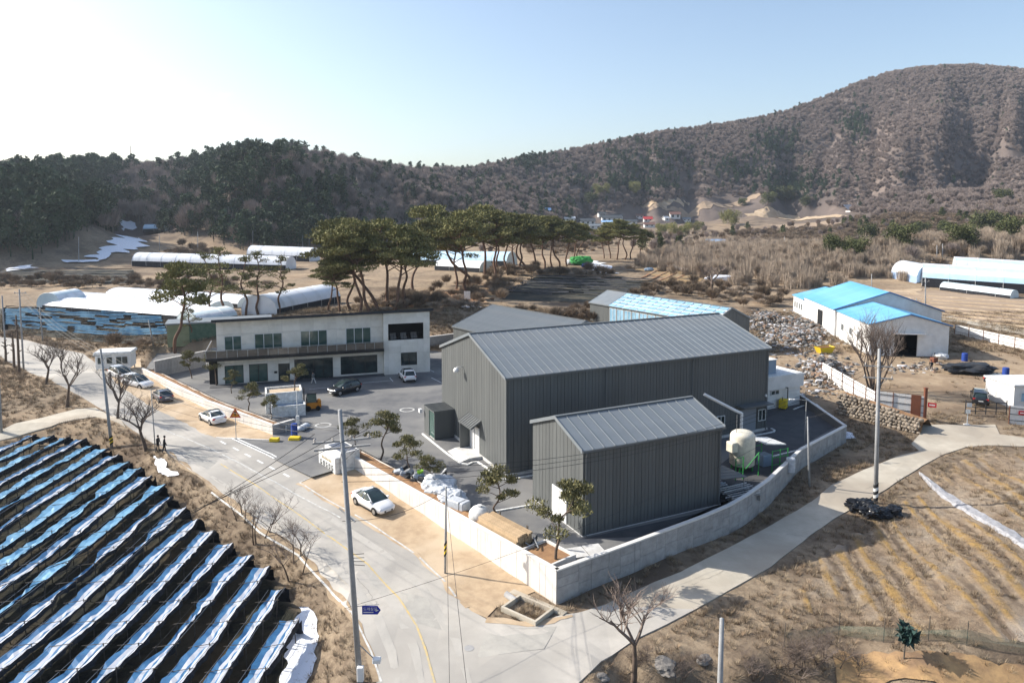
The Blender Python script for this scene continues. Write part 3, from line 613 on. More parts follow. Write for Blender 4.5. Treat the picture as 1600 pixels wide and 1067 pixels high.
# details on the large warehouse: closed porch, canopied side door, wall lamp, service door and windows
def porch():
    r = big; p = MB()
    p.box((-2.35, 12.95, 0.05), (-0.0, 13.02, 2.95)).build('porch_wall', 'clad', r); MB().box((-2.35, 16.2, 0.05), (-0.0, 16.27, 2.95)).build('porch_wall', 'clad', r)
    q = MB().box((-2.4, 12.9, 2.95), (0.0, 16.32, 3.1))
    for k in range(8): q.box((-2.42, 12.95 + k * 0.43, 3.1), (-0.02, 13.0 + k * 0.43, 3.16))
    q.build('porch_roof', 'clad', r)
    for k in range(5): MB().box((-2.38, 14.6 + k * 0.33, 0.05), (-2.33, 14.9 + k * 0.33, 2.93)).build('porch_panel', 'clad', r)
    MB().box((-2.3, 13.1, 0.0), (-0.1, 16.1, 0.12)).build('porch_floor', 'plinth', r)
    MB().box((-2.33, 13.05, 0.1), (-2.29, 14.55, 2.85)).build('glass_door', 'glass_green', r)
    MB().box((-2.9, 16.2, 2.2), (-2.6, 16.7, 2.6)).box((-2.6, 16.4, 2.35), (-2.35, 16.46, 2.42)).build('wall_lamp', 'white_metal', r)
porch()
q = MB(); pr = [(-1.15, 3.05), (0.0, 3.75), (0.0, 3.62), (-1.15, 2.95)]
q.add([(x, 5.7, z) for x, z in pr] + [(x, 9.2, z) for x, z in pr], [(0, 1, 2, 3), (7, 6, 5, 4), (0, 4, 5, 1), (2, 6, 7, 3), (0, 3, 7, 4)])
for k in range(8):
    y = 5.75 + k * 0.47; q.add([(-1.16, y, 3.06), (0, y, 3.76), (0, y + .05, 3.76), (-1.16, y + .05, 3.06), (-1.16, y, 3.11), (0, y, 3.81), (0, y + .05, 3.81), (-1.16, y + .05, 3.11)], [(4, 5, 6, 7), (0, 1, 5, 4), (3, 7, 6, 2), (0, 4, 7, 3)])
q.build('door_canopy', 'clad', big)
for k in range(5): MB().box((-1.12, 8.75, 0.3), (-1.12 + 0.9, 8.8, 2.98)) if False else None
MB().box((-1.1, 8.72, 0.28), (-0.03, 8.8, 3.0)).build('canopy_side', 'clad', big)
d_ = MB().box((-0.06, 6.15, 0.28), (-0.02, 8.6, 2.85)).build('door', 'white_metal', big); MB().box((-0.11, 7.33, 0.4), (-0.06, 7.37, 2.75)).build('door_joint', 'steel', d_)
MB().add([(-2.4, 5.4, 0.02), (-2.4, 9.0, 0.02), (-1.5, 9.0, 0.27), (-1.5, 5.4, 0.27), (-0.05, 9.0, 0.27), (-0.05, 5.4, 0.27), (-1.5, 5.4, 0.0), (-0.05, 5.4, 0), (-1.5, 9.0, 0), (-.05, 9.0, 0)], [(0, 3, 2, 1), (3, 5, 4, 2), (0, 6, 3), (6, 7, 5, 3), (1, 2, 8), (8, 2, 4, 9)]).build('ramp', 'plinth', big)
lp = MB().lathe([(0.02, 0), (0.3, 0.08), (0.33, 0.3), (0.22, 0.5), (0.05, 0.56)], 14, (-0.75, 10.5, 7.7)); lp.tube([(0, 10.5, 8.3), (-0.75, 10.5, 8.3), (-0.75, 10.5, 8.2)], 0.04); lp.build('wall_lamp', 'white_metal', big, smooth=True)
MB().box((28.4, -0.12, 0.28), (30.7, -0.07, 2.75)).build('service_door', mat('door_grey', (0.22, 0.24, 0.27), rough=0.5), big)
MB().box((27.8, -1.3, 3.25), (32.1, 0, 3.4)).build('service_canopy', 'roof_trim', big)
window(big, 31.05, 32.15, 1.2, 2.5, -0.06, 2, 'frame_white', 'glass_dark'); window(big, 25.1, 26.2, 1.2, 2.5, -0.06, 2, 'frame_white', 'glass_dark')
MB().box((32.0, -0.25, 3.9), (32.15, -0.05, 4.15)).build('security_lamp', 'white_metal', big)
pp = MB(); pp.tube(catmull([(20.5, -3.2, 6.2), (23.8, -4.2, 4.35), (24.4, -4.4, 4.1)], 2) + [Vector((24.4, -4.4, 0.6))], 0.16, 10)
pp.build('exhaust_pipe', 'white_metal', None, (A_big.x, A_big.y, 0), TH); tag(bpy.data.objects['exhaust_pipe'], 'white bent pipe rising over the cream tank beside the warehouse', 'pipe')
sd_ = MB().box((-0.08, 2.3, 0.05), (-0.02, 4.6, 2.5)).build('door', 'white_metal', small); MB().box((-0.1, 3.4, 0.15), (-0.08, 3.46, 2.4)).build('door_joint', 'steel', sd_)

# office
def office():
    O = pz(341, 602); th = math.radians(18); r = thing('office_building', 'two storey beige stone office with long balcony and dark flat roof', 'building', (O.x, O.y, 0), th)
    ops_up = [(0.99, 3.3, 4.45, 6.95), (5.0, 8.8, 4.45, 7.08), (11.3, 15.1, 4.45, 7.18), (17.75, 21.45, 4.45, 7.25)]
    ops_lo = [(0.92, 3.4, 0.1, 2.72), (4.16, 6.66, 0.12, 2.72), (8.13, 9.7, 0.05, 2.55), (10.35, 15.8, 0.05, 2.99), (16.92, 22.3, 0.3, 3.0)]
    ops_rb = [(23.9, 29.25, 5.17, 7.66), (25.75, 28.2, 1.25, 3.2)]
    def topz(x): return 9.15 + 0.25 * x / 30
    def facade(x0, x1, z0, z1, ops, y):
        xs = {x0, x1}; zs = {z0, z1}
        for o in ops: xs |= {o[0], o[1]}; zs |= {o[2], o[3]}
        def fill(S, step):
            S = sorted(S); out = [S[0]]
            for a, b in zip(S, S[1:]):
                n = max(1, round((b - a) / step)); out += [a + (b - a) * k / n for k in range(1, n + 1)]
            return out
        X, Z = fill(xs, 1.75), fill(zs, 1.05)
        for a, b in zip(X, X[1:]):
            for c, d in zip(Z, Z[1:]):
                cx, cz = (a + b) / 2, (c + d) / 2
                if any(o[0] - .01 < cx < o[1] + .01 and o[2] - .01 < cz < o[3] + .01 for o in ops): continue
                MB().box((a + .006, y, c + .006), (b - .006, y + 0.25, d - .006)).build('stone_panel', 'stone', r)
    facade(0, 23.2, 0, 3.7, ops_lo, 0.0); facade(0, 23.2, 4.2, 9.15, ops_up, 0.0); facade(23.2, 30.2, 0, 9.3, ops_rb, -0.8)
    D = 10.5
    w = MB()
    for xa, ya, zt in ((0.0, 0.26, 8.85), (29.95, -0.55, 9.2)): w.add([(xa, ya, 0), (xa + .25, ya, 0), (xa + .25, D, 0), (xa, D, 0), (xa, ya, zt), (xa + .25, ya, zt), (xa + .25, D, 7.0), (xa, D, 7.0)], [(3, 2, 1, 0), (4, 5, 6, 7), (0, 1, 5, 4), (1, 2, 6, 5), (2, 3, 7, 6), (3, 0, 4, 7)])
    w.box((0.25, D - 0.25, 0), (29.95, D, 6.9)); w.box((23.2, -0.54, 0), (23.4, 0.26, 9.0)); w.box((0.0, 0.0, 3.7), (23.2, 0.25, 4.2))
    w.build('side_wall', 'stone', r)
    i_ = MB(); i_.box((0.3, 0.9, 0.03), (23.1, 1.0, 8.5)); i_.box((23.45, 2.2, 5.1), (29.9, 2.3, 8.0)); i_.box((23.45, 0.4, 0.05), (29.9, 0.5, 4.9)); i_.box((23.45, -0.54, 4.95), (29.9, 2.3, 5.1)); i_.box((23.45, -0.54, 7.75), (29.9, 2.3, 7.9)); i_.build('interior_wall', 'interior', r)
    rf = MB(); rf.add([(-0.5, -1.3, 9.17), (30.75, -1.3, 9.47), (30.75, D + .4, 7.2), (-0.5, D + .4, 6.9), (-0.5, -1.3, 9.52), (30.75, -1.3, 9.84), (30.75, D + .4, 7.5), (-0.5, D + .4, 7.2)], [(3, 2, 1, 0), (4, 5, 6, 7), (0, 1, 5, 4), (1, 2, 6, 5), (2, 3, 7, 6), (3, 0, 4, 7)])
    rf.build('roof', 'office_roof', r)
    for k, o in enumerate(ops_up): window(r, o[0], o[1], o[2], o[3], 0.1, 2 if k == 0 else 3, 'frame_white', 'glass_green', 0.09)
    for k, o in enumerate(ops_lo):
        if k == 2: dd = window(r, *o, 0.1, 1, 'frame_dark', 'glass_dark', 0.1, name='door'); MB().tube([(9.45, -0.1, .9), (9.45, -0.1, 1.9)], .03).build('door_handle', 'steel', dd)
        else: window(r, *o, 0.12, (2, 2, 0, 4, 3)[k], 'frame_dark', 'glass_green' if k < 2 else 'glass_dark', 0.08)
    window(r, *ops_rb[1], -0.65, 2, 'frame_dark', 'glass_dark', 0.06)
    # terrace opening with railing and chairs
    tr = MB(); tr.box((23.95, -0.62, 6.1), (29.2, -0.58, 6.14))
    for k in range(8): tr.box((23.95 + k * 0.745, -0.62, 5.12), (23.99 + k * 0.745, -0.58, 6.1))
    tr.build('terrace_railing', 'frame_dark', r)
    for k in range(3): MB().box((24.4 + k * 1.6, 0.5, 5.12), (25.3 + k * 1.6, 1.2, 5.5)).box((24.4 + k * 1.6, 1.1, 5.5), (25.3 + k * 1.6, 1.2, 5.95)).build('terrace_seat', mat('seat_grey', (0.2, 0.19, 0.18), rough=0.8), r)
    # balcony
    bl = MB().box((-1.35, -1.6, 3.72), (23.15, 0.0, 4.15)); bl.box((-1.35, 0.0, 3.72), (-0.02, 7.0, 4.15)); b_ = bl.build('balcony', 'frame_dark', r)
    n = 18
    for k in range(n):
        x0, x1 = -1.3 + k * 24.4 / n, -1.3 + (k + 1) * 24.4 / n
        MB().box((x0 + .04, -1.56, 4.2), (x1 - .04, -1.53, 5.12)).build('glass_panel', 'bronze_glass', b_); MB().box((x0 - .03, -1.58, 4.15), (x0 + .03, -1.5, 5.2)).build('post', 'steel', b_)
    for k in range(4):
        MB().box((-1.31, -1.4 + k * 2.05, 4.2), (-1.28, 0.5 + k * 2.05, 5.12)).build('glass_panel', 'bronze_glass', b_); MB().box((-1.33, -1.5 + k * 2.05, 4.15), (-1.27, -1.44 + k * 2.05, 5.2)).build('post', 'steel', b_)
    MB().box((-1.35, -1.6, 5.2), (23.15, -1.5, 5.26)).box((-1.35, -1.5, 5.2), (-1.25, 7, 5.26)).build('handrail', 'steel', b_)
    MB().box((-1.2, 1.0, 0.0), (-0.03, 6.0, 3.7)).build('stair_block', 'frame_dark', r)
    MB().box((-1.0, -1.6, -0.02), (23.2, 0.0, 0.05)).build('terrace_slab', 'asphalt_dark', r)
    MB().box((7.55, -0.07, 1.2), (7.95, -0.005, 1.5)).build('name_plate', 'frame_dark', r)
    return r
office()

# rear shed and glasshouse behind the large warehouse
rs = gable_shed('rear_shed', 'grey ribbed roof of the shed behind the large warehouse', (-10.2, 122), math.radians(-52), 24, 17, 4.3, 7.3, pl=0.8, pg=0.8, pr=0.42, cat='shed', base=0.3)
gh = gable_shed('glasshouse', 'glasshouse with pale blue glazed roof and grey shed end', (16.5, 148.9), math.radians(-57), 33, 10, 4.9, 7.1, pl=1.1, pg=0.9, pr=0.6, cat='greenhouse', base=0.4, xroof0=6.0)
for k in range(8):          # grey roof sheets over the shed end
    for side in (0, 1):
        y0, y1, z0, z1 = ((-0.2, 5.0, 4.85, 7.15) if side == 0 else (5.0, 10.2, 7.15, 4.85)); x0 = -0.3 + k * 0.8
        MB().add([(x0, y0, z0), (x0 + .78, y0, z0), (x0 + .78, y1, z1), (x0, y1, z1), (x0, y0, z0 + .1), (x0 + .78, y0, z0 + .1), (x0 + .78, y1, z1 + .1), (x0, y1, z1 + .1)], [(3, 2, 1, 0), (4, 5, 6, 7), (0, 1, 5, 4), (1, 2, 6, 5), (2, 3, 7, 6), (3, 0, 4, 7)]).build('roof_sheet', 'roof_metal', gh)
for o in list(gh.children):
    if o.name.startswith('roof_sheet') and o.data.name.startswith('roof_sheet') and o.location.x > 5: bpy.data.objects.remove(o)
for i in range(13):
    for j in range(5):
        x0, x1 = 6.2 + i * 2.07, 6.2 + (i + 1) * 2.07 - 0.3; t0, t1 = j / 5, (j + 1) / 5 - 0.05
        a, b = (-0.2 + 5.2 * t0, 4.85 + 2.3 * t0), (-0.2 + 5.2 * t1, 4.85 + 2.3 * t1)
        MB().add([(x0, a[0], a[1] + .1), (x1, a[0], a[1] + .1), (x1, b[0], b[1] + .1), (x0, b[0], b[1] + .1), (x0, a[0], a[1] + .05), (x1, a[0], a[1] + .05), (x1, b[0], b[1] + .05), (x0, b[0], b[1] + .05)], [(0, 1, 2, 3), (4, 7, 6, 5), (0, 4, 5, 1), (1, 5, 6, 2), (2, 6, 7, 3), (3, 7, 4, 0)]).build('roof_pane', 'glass_blue', gh)
MB().add([(6.1, -0.2, 4.86), (33.2, -0.2, 4.86), (33.2, 5, 7.12), (6.1, 5, 7.12), (6.1, -0.2, 4.82), (33.2, -0.2, 4.82), (33.2, 5, 7.08), (6.1, 5, 7.08)], [(0, 1, 2, 3), (7, 6, 5, 4), (0, 4, 5, 1)]).build('roof_frame', 'white_metal', gh)
for k in range(12): window(gh, 6.4 + k * 2.2, 8.4 + k * 2.2, 0.8, 4.5, -0.06, 2, 'frame_white', 'glass_blue')
wb = thing('white_chest', 'white box beside the glasshouse shed end', 'box', (13.2, 137.5, 0.4), math.radians(-57)); MB().cbox((0, 0, 0), (4.2, 2, 2.0), .05).build('body', 'white_metal', wb); MB().box((-.05, -.05, 2.0), (4.25, 2.05, 2.1)).build('lid', 'white_paint', wb)

# white annex beyond the right end of the large warehouse
ax = thing('white_annex', 'low white flat roofed annex at the right end of the large warehouse', 'building', (A_big.x, A_big.y, 0), TH)
for k in range(5): MB().box((36.0, 6.02, 0.02 + k * .48), (44.3, 6.2, 0.48 + k * .48)).build('wall_panel', 'white_wall', ax)
MB().box((36.0, 6.2, 0), (44.3, 16, 2.45)).build('wall_core', 'white_wall', ax); MB().box((35.8, 5.75, 2.45), (44.6, 16.2, 4.1)).build('fascia', 'white_wall', ax); MB().box((35.9, 5.9, 4.1), (44.5, 16.1, 4.16)).build('roof', 'white_paint', ax)
MB().cbox((37.8, 6.9, 4.16), (41.0, 10.5, 5.9), .05).build('roof_unit', mat('slate_blue', (0.2, 0.27, 0.36), (0.25, 0.32, 0.4), 1, 0.6), ax); MB().box((37.7, 6.8, 5.9), (41.1, 10.6, 5.98)).build('unit_lid', 'white_paint', ax)
window(ax, 39.2, 40.6, 1.75, 2.35, 5.98, 2, 'frame_white', 'glass_dark')

# blue roofed workshop on the right
bw = gable_shed('workshop_wing', 'white workshop wing with blue gable roof and open black doorway', (61, 120), math.radians(-7), 12.6, 16, 5.4, 5.41, pieces=False, wallm='white_wall', roofm='blue_roof', trim='blue_trim', plinth=0, cat='workshop') if False else None
def workshop():
    r = thing('blue_roofed_workshop', 'white workshop with bright blue roof and open black doorway', 'workshop', (61, 119.5, 0), math.radians(-7))
    def hall(x0, x1, y0, y1, he, hr, door=None):
        xm = (x0 + x1) / 2; w = MB()
        for y in (y0, y1):
            if door and y == y0:
                a, b, h = door
                def zt(x): return he + (hr - he) * (1 - abs(x - xm) / (xm - x0))
                w.add([(x0, y, 0), (a, y, 0), (a, y, zt(a)), (x0, y, he)], [(0, 1, 2, 3)])
                w.add([(a, y, h), (b, y, h), (b, y, zt(b)), (xm, y, hr), (a, y, zt(a))] if a < xm < b else [(a, y, h), (b, y, h), (b, y, zt(b)), (a, y, zt(a))], [tuple(range(5 if a < xm < b else 4))])
                w.add([(b, y, 0), (x1, y, 0), (x1, y, he), (b, y, zt(b))] if xm <= b else [(b, y, 0), (x1, y, 0), (x1, y, he), (xm, y, hr), (b, y, zt(b))], [tuple(range(4 if xm <= b else 5))])
            else: w.add([(x0, y, 0), (x1, y, 0), (x1, y, he), (xm, y, hr), (x0, y, he)], [(0, 1, 2, 3, 4)])
        w.box((x1 - 0.1, y0 + .02, 0), (x1, y1 - .02, he)).build('wall', 'white_wall', r)
        n = round((y1 - y0) / 1.1); s = (y1 - y0) / n; me = MB().box((0, 0.01, 0.0), (0.1, s - 0.02, he - .02)).mesh('wall_panel', 'white_wall')
        for k in range(n): link('wall_panel', me, r, (x0 - 0.02, y0 + k * s, 0))
        for sgn in (-1, 1):
            n = round((y1 - y0 + .6) / 0.9); s = (y1 - y0 + .6) / n; xe = x0 - .4 if sgn < 0 else x1 + .4; dz = (hr - he) / (xm - x0) * .4
            me = MB().add([(xe, 0, he - dz), (xe, s - .02, he - dz), (xm, s - .02, hr), (xm, 0, hr), (xe, 0, he - dz + .08), (xe, s - .02, he - dz + .08), (xm, s - .02, hr + .08), (xm, 0, hr + .08)], [(3, 2, 1, 0), (4, 5, 6, 7), (0, 1, 5, 4), (1, 2, 6, 5), (2, 3, 7, 6), (3, 0, 4, 7)] if sgn > 0 else [(0, 1, 2, 3), (7, 6, 5, 4), (4, 5, 1, 0), (5, 6, 2, 1), (6, 7, 3, 2), (7, 4, 0, 3)]).mesh('roof_sheet', 'blue_roof')
            for k in range(n): link('roof_sheet', me, r, (0, y0 - .3 + k * s, 0.02))
        t = MB(); t.tube([(x0 - .42, y0 - .32, he - .1), (xm, y0 - .32, hr + .06), (x1 + .42, y0 - .32, he - .1)], 0.12, 4); t.build('verge_trim', 'blue_trim', r)
    hall(0, 12.6, 0, 17, 5.4, 7.1, (4.0, 7.6, 3.7)); hall(-0.4, 19, 17.05, 38, 5.6, 9.0); hall(-0.3, 14, 38.05, 47, 4.9, 6.8)
    MB().box((3.5, -1.0, 3.85), (8.6, -0.02, 4.0)).build('door_canopy', 'white_metal', r); MB().box((7.7, -0.12, 0.05), (10.0, -0.03, 3.7)).build('sliding_door', 'white_wall', r)
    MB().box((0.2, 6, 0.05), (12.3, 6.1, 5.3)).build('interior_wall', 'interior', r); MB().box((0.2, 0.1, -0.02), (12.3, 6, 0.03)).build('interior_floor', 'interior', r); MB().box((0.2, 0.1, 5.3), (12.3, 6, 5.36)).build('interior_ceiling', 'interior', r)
    for y in (4.5, 8.5, 13.0): window(r, y, y + 1.2, 2.0, 3.3, -0.05, 2, 'frame_white', 'glass_dark', nx=True)
    for y in (39.5, 41.3, 43.2, 45): window(r, y, y + .8, 2.2, 3.6, -0.36, 1, 'frame_white', 'glass_dark', nx=True)
    MB().box((-0.55, 24.5, 0.05), (-0.43, 27.5, 4.2)).build('tall_door', 'interior', r)
workshop()

for par, xs, he_ in ((big, (0.25, 10.8, 21.6, 32.2), 9.2), (small, (0.2, 13.25), 6.6)):
    for x in xs: MB().tube([(x, -.27, he_ - .05), (x, -.12, he_ - .45), (x, -.12, .15), (x, -.3, .05)], .05, 6).build('downpipe', 'roof_trim', par)
# ------------------------------------------------------------------ vegetation
mat('bark', (0.085, 0.062, 0.048), (0.15, 0.11, 0.085), 2.5, 0.95, 0.03, 8)
mat('bark_red', (0.17, 0.095, 0.06), (0.1, 0.065, 0.05), 1.2, 0.95, 0.03, 8)
mat('bark_grey', (0.14, 0.115, 0.095), (0.085, 0.07, 0.06), 1.5, 0.95)
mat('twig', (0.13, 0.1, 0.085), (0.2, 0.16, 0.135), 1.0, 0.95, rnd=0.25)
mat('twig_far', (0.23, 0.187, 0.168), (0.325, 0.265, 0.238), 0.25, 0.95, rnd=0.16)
mat('needle', (0.11, 0.112, 0.038), (0.21, 0.195, 0.072), 0.7, 0.8, rnd=0.15)
mat('needle_olive', (0.11, 0.11, 0.045), (0.2, 0.18, 0.085), 1.6, 0.8, rnd=0.1)
mat('needle_dark', (0.03, 0.052, 0.03), (0.06, 0.088, 0.044), 0.3, 0.85, rnd=0.35)
mat('bush_green', (0.06, 0.075, 0.03), (0.11, 0.115, 0.045), 0.8, 0.85, rnd=0.25)
mat('bamboo', (0.16, 0.17, 0.055), (0.25, 0.23, 0.09), 0.6, 0.85, rnd=0.15)
mat('straw', (0.32, 0.255, 0.175), (0.23, 0.175, 0.115), 2.0, 0.95, rnd=0.35)
mat('straw_dark', (0.16, 0.115, 0.075), (0.24, 0.17, 0.11), 2.0, 0.95, rnd=0.35)

def np_mesh(name, v, f, mats, mi=None, smooth=False):
    """mesh from arrays; faces all triangles or all quads"""
    v = np.asarray(v, np.float32); f = np.asarray(f, np.int32); k = f.shape[1]
    me = bpy.data.meshes.new(name); me.vertices.add(len(v)); me.vertices.foreach_set('co', v.ravel()); me.loops.add(f.size); me.loops.foreach_set('vertex_index', f.ravel())
    me.polygons.add(len(f)); me.polygons.foreach_set('loop_start', np.arange(0, f.size, k, dtype=np.int32)); me.polygons.foreach_set('loop_total', np.full(len(f), k, np.int32))
    for m in (mats if isinstance(mats, (list, tuple)) else [mats]): me.materials.append(MATS[m])
    if mi is not None: me.polygons.foreach_set('material_index', mi)
    me.update(calc_edges=True); return me
def tufts(rng, cen, rad, n, size, flat=0.45, up=0.5, thin=0.3):
    """n small blades through the volume of each clump: triangles (3n x 3)"""
    out = []
    for c, r in zip(cen, rad):
        d = rng.normal(size=(n, 3)); d /= np.linalg.norm(d, axis=1)[:, None]
        p = d * (rng.random((n, 1)) ** 0.4) * r; p[:, 2] *= flat; p += c
        a = rng.normal(size=(n, 3)); a[:, 2] = np.abs(a[:, 2]) + up; a += d * 0.6; a /= np.linalg.norm(a, axis=1)[:, None]
        b = np.cross(a, rng.normal(size=(n, 3))); b /= np.linalg.norm(b, axis=1)[:, None] + 1e-9
        s = size * (0.6 + 0.8 * rng.random((n, 1)))
        out.append(np.stack([p - b * s * thin, p + b * s * thin, p + a * s], 1))
    return np.concatenate(out).reshape(-1, 3)
def crown_mesh(name, tri, m): return np_mesh(name, tri, np.arange(len(tri)).reshape(-1, 3), m)

def pine(seed, h, olive=False, crooked=1.0, start=0.45, npads=14, padr=1.9, blades=150, bsize=0.42, flat=0.32, r0=None, bark='bark_red'):
    """pine: bent trunk, forking limbs, flat pads of needles; returns trunk mesh and crown mesh"""
    rng = np.random.default_rng(seed); rd = random.Random(seed); mb = MB(); r0 = r0 or h * 0.018
    pts = [Vector((0, 0, -0.3))]; off = Vector((0, 0, 0)); ln = Vector((rd.uniform(-1, 1), rd.uniform(-1, 1), 0)) * 0.1 * crooked
    N = 7
    for k in range(1, N + 1):
        t = k / N; off += ln * h / N + Vector((rd.uniform(-1, 1), rd.uniform(-1, 1), 0)) * h * 0.035 * crooked; pts.append(Vector((off.x, off.y, h * 0.93 * t)))
    path = catmull(pts, 3); n = len(path); mb.tube(path, [r0 * (1.15 - 0.95 * i / n) for i in range(n)], 6)
    cen, rad = [], []
    for k in range(npads):
        t = start + (1 - start) * (k + rd.random() * 0.6) / npads; i = min(n - 1, int(t * (n - 1))); b = path[i]; a = k * 2.4 + rd.uniform(-0.5, 0.5)
        reach = padr * (0.35 + 1.75 * (1 - ((t - start) / (1 - start)) ** 1.6)) * rd.uniform(0.65, 1.1)
        e = b + Vector((math.cos(a) * reach, math.sin(a) * reach, reach * rd.uniform(0.15, 0.55))); m_ = b.lerp(e, 0.5) + Vector((0, 0, reach * rd.uniform(-0.05, 0.15)))
        mb.tube(catmull([b, m_, e], 3), [r0 * 0.42 * (1 - 0.7 * j / 6) for j in range(7)], 4, cap=False)
        cen.append(np.array(e + Vector((0, 0, 0.12)))); rad.append(padr * rd.uniform(0.6, 1.05))
        if rd.random() < 0.75:
            e2 = m_ + Vector((rd.uniform(-1, 1), rd.uniform(-1, 1), rd.uniform(0.1, 0.5))) * padr * 0.8; cen.append(np.array(e2)); rad.append(padr * rd.uniform(0.45, 0.75)); mb.tube([m_, e2], [r0 * .2, r0 * .1], 3, cap=False)
    top = path[-1]; cen.append(np.array(top) + (0, 0, padr * .15)); rad.append(padr * 0.85)
    tri = tufts(rng, cen, rad, blades, bsize, flat, 0.55, 0.28)
    return mb.mesh('trunk', bark, True), crown_mesh('crown', tri, 'needle_olive' if olive else 'needle')
def plant(name, label, cat, tm, cm, loc, rz=0, s=1.0, group=None, lean=(0, 0), n1='trunk', n2='crown'):
    r = thing(name, label, cat, loc, rz, group)
    if n2 in ('branches', 'twigs') and cat in ('tree', 'shrub'):      # s is then a height
        s = s / max(v.co.z for v in cm.vertices)
    r.scale = (s, s, s); r.rotation_euler = (lean[0], lean[1], rz)
    if tm is not None: link(n1, tm, r)
    if cm is not None: link(n2, cm, r)
    return r

# --- the pine grove behind the office: base and top rows in the frame
PINES = [pine(10 + k, 16, crooked=1.2 + 0.5 * (k % 3), start=0.46 + 0.06 * (k % 3), npads=18 + k % 3, padr=2.6, blades=230, flat=0.24, bsize=.42) for k in range(7)]
grove = [(513, 487, 405), (531, 487, 392), (548, 484, 378), (562, 487, 366), (578, 486, 345), (592, 484, 338), (606, 480, 342), (619, 485, 352), (634, 482, 360), (650, 462, 344),
         (713, 452, 352), (733, 462, 330), (747, 448, 318), (758, 436, 322), (772, 440, 330), (781, 428, 338), (794, 430, 340), (806, 424, 344), (815, 428, 336), (826, 424, 334), (838, 422, 340), (851, 420, 338), (863, 418, 342), (874, 420, 338), (886, 416, 345), (896, 408, 350),
         (902, 412, 352), (944, 404, 356), (954, 404, 348), (964, 406, 344), (976, 406, 346), (986, 405, 350), (997, 404, 358)]
W_ = ['left end', 'left half', 'middle', 'right half', 'right end']
for k, (u, v, vt) in enumerate(grove):
    p = G(u, v); h = (v - vt) * p.y / F
    ks = 'first second third fourth fifth sixth seventh eighth ninth tenth eleventh twelfth thirteenth fourteenth fifteenth sixteenth seventeenth'.split()
    where = ('tall pine behind the office roof, %s from the left in its row' % ks[k] if k < 9 else 'single tall pine on the orange grass slope right of the office' if k == 9 else 'tall pine in the dense grove behind the sheds, %s from the left' % ks[k - 10] if k < 27 else 'pine in the small far clump before the red roofs, %s from left' % ks[k - 27])
    plant('pine_tree', where, 'tree', *PINES[k % 7], p, k * 1.9, h / 15.6, None if k == 9 else ('pines behind the office' if k < 9 else 'pines of the dense grove' if k < 27 else 'pines of the far clump'), (random.uniform(-.07, .07), random.uniform(-.09, .09)))
spr = [pine(60 + k, 14, crooked=1.6, start=0.35, npads=12, padr=1.5, blades=60, bsize=0.36) for k in range(2)]
lone = pine(70, 12, crooked=1.5, start=0.5, npads=12, padr=1.9, blades=230, bsize=0.38)
p = G(273, 548); plant('pine_tree', 'dark full pine left of the office above the parked cars', 'tree', *lone, p, 0.6, (548 - 412) * p.y / F / 11.6, lean=(0.0, -0.1))
p = G(302, 531); plant('pine_tree', 'thin leaning pine behind the dark full pine left of the office', 'tree', *spr[0], p, 2.0, 7.2 / 13, lean=(0, -0.22))
for k, (u, v, vt, lb) in enumerate(((333, 497, 398, 'leftmost sparse pine above the left end of the office roof'), (347, 497, 390, 'broad topped sparse pine above the left end of the office roof'), (384, 495, 402, 'upright sparse pine above the second office window'), (405, 494, 396, 'sparse pine above the gap left of the third office window'), (436, 492, 404, 'thin sparse pine above the third office window'))):
    p = G(u, v); plant('pine_tree', lb, 'tree', *spr[k % 2], p, k * 1.3 + .4, (v - vt) * p.y / F / 13)

# --- pruned pines in the beds
YP = [pine(90 + k, 3.6, True, 2.4, 0.4, 9, 0.62, 170, 0.15, 0.5, 0.07, 'bark') for k in range(5)]
yard_pines = [(556, 706, 3.5, 'pruned pine beside the crossarm of the near utility pole'), (593, 716, 4.4, 'tallest pruned pine in the bed left of the warehouse porch'), (640, 738, 3.6, 'pruned pine in the bed in front of the closed porch'), (681, 762, 2.9, 'round bushy pruned pine beside the striped pole lamp'), (777, 812, 4.2, 'leaning pruned pine beside the tarpaulin heap'), (868, 876, 5.0, 'pruned pine in the square planter at the wall corner')]
for k, (u, v, h, lb) in enumerate(yard_pines):
    p = pz(u, v, 0.5); plant('pruned_pine', lb, 'tree', *YP[k % 5], p, k * 1.7, h / 3.4)
for k, (u, v, h, lb) in enumerate(((338, 598, 3.9, 'flat pruned pine at the far end of the roadside wall'), (362, 612, 2.6, 'crooked leafless looking pine before the left office windows'), (300, 588, 3.6, 'dark flat pruned pine near the grey boundary wall'), (388, 642, 3.4, 'pruned pine left of the stacked white planters'), (424, 654, 2.6, 'low pruned pine at the entrance end of the roadside wall'), (335, 582, 3.2, 'small round pruned pine at the office corner'))):
    p = pz(u, v, 0.4); plant('pruned_pine', lb, 'tree', *YP[(k + 2) % 5], p, k * 2.1 + 1, h / 3.4)

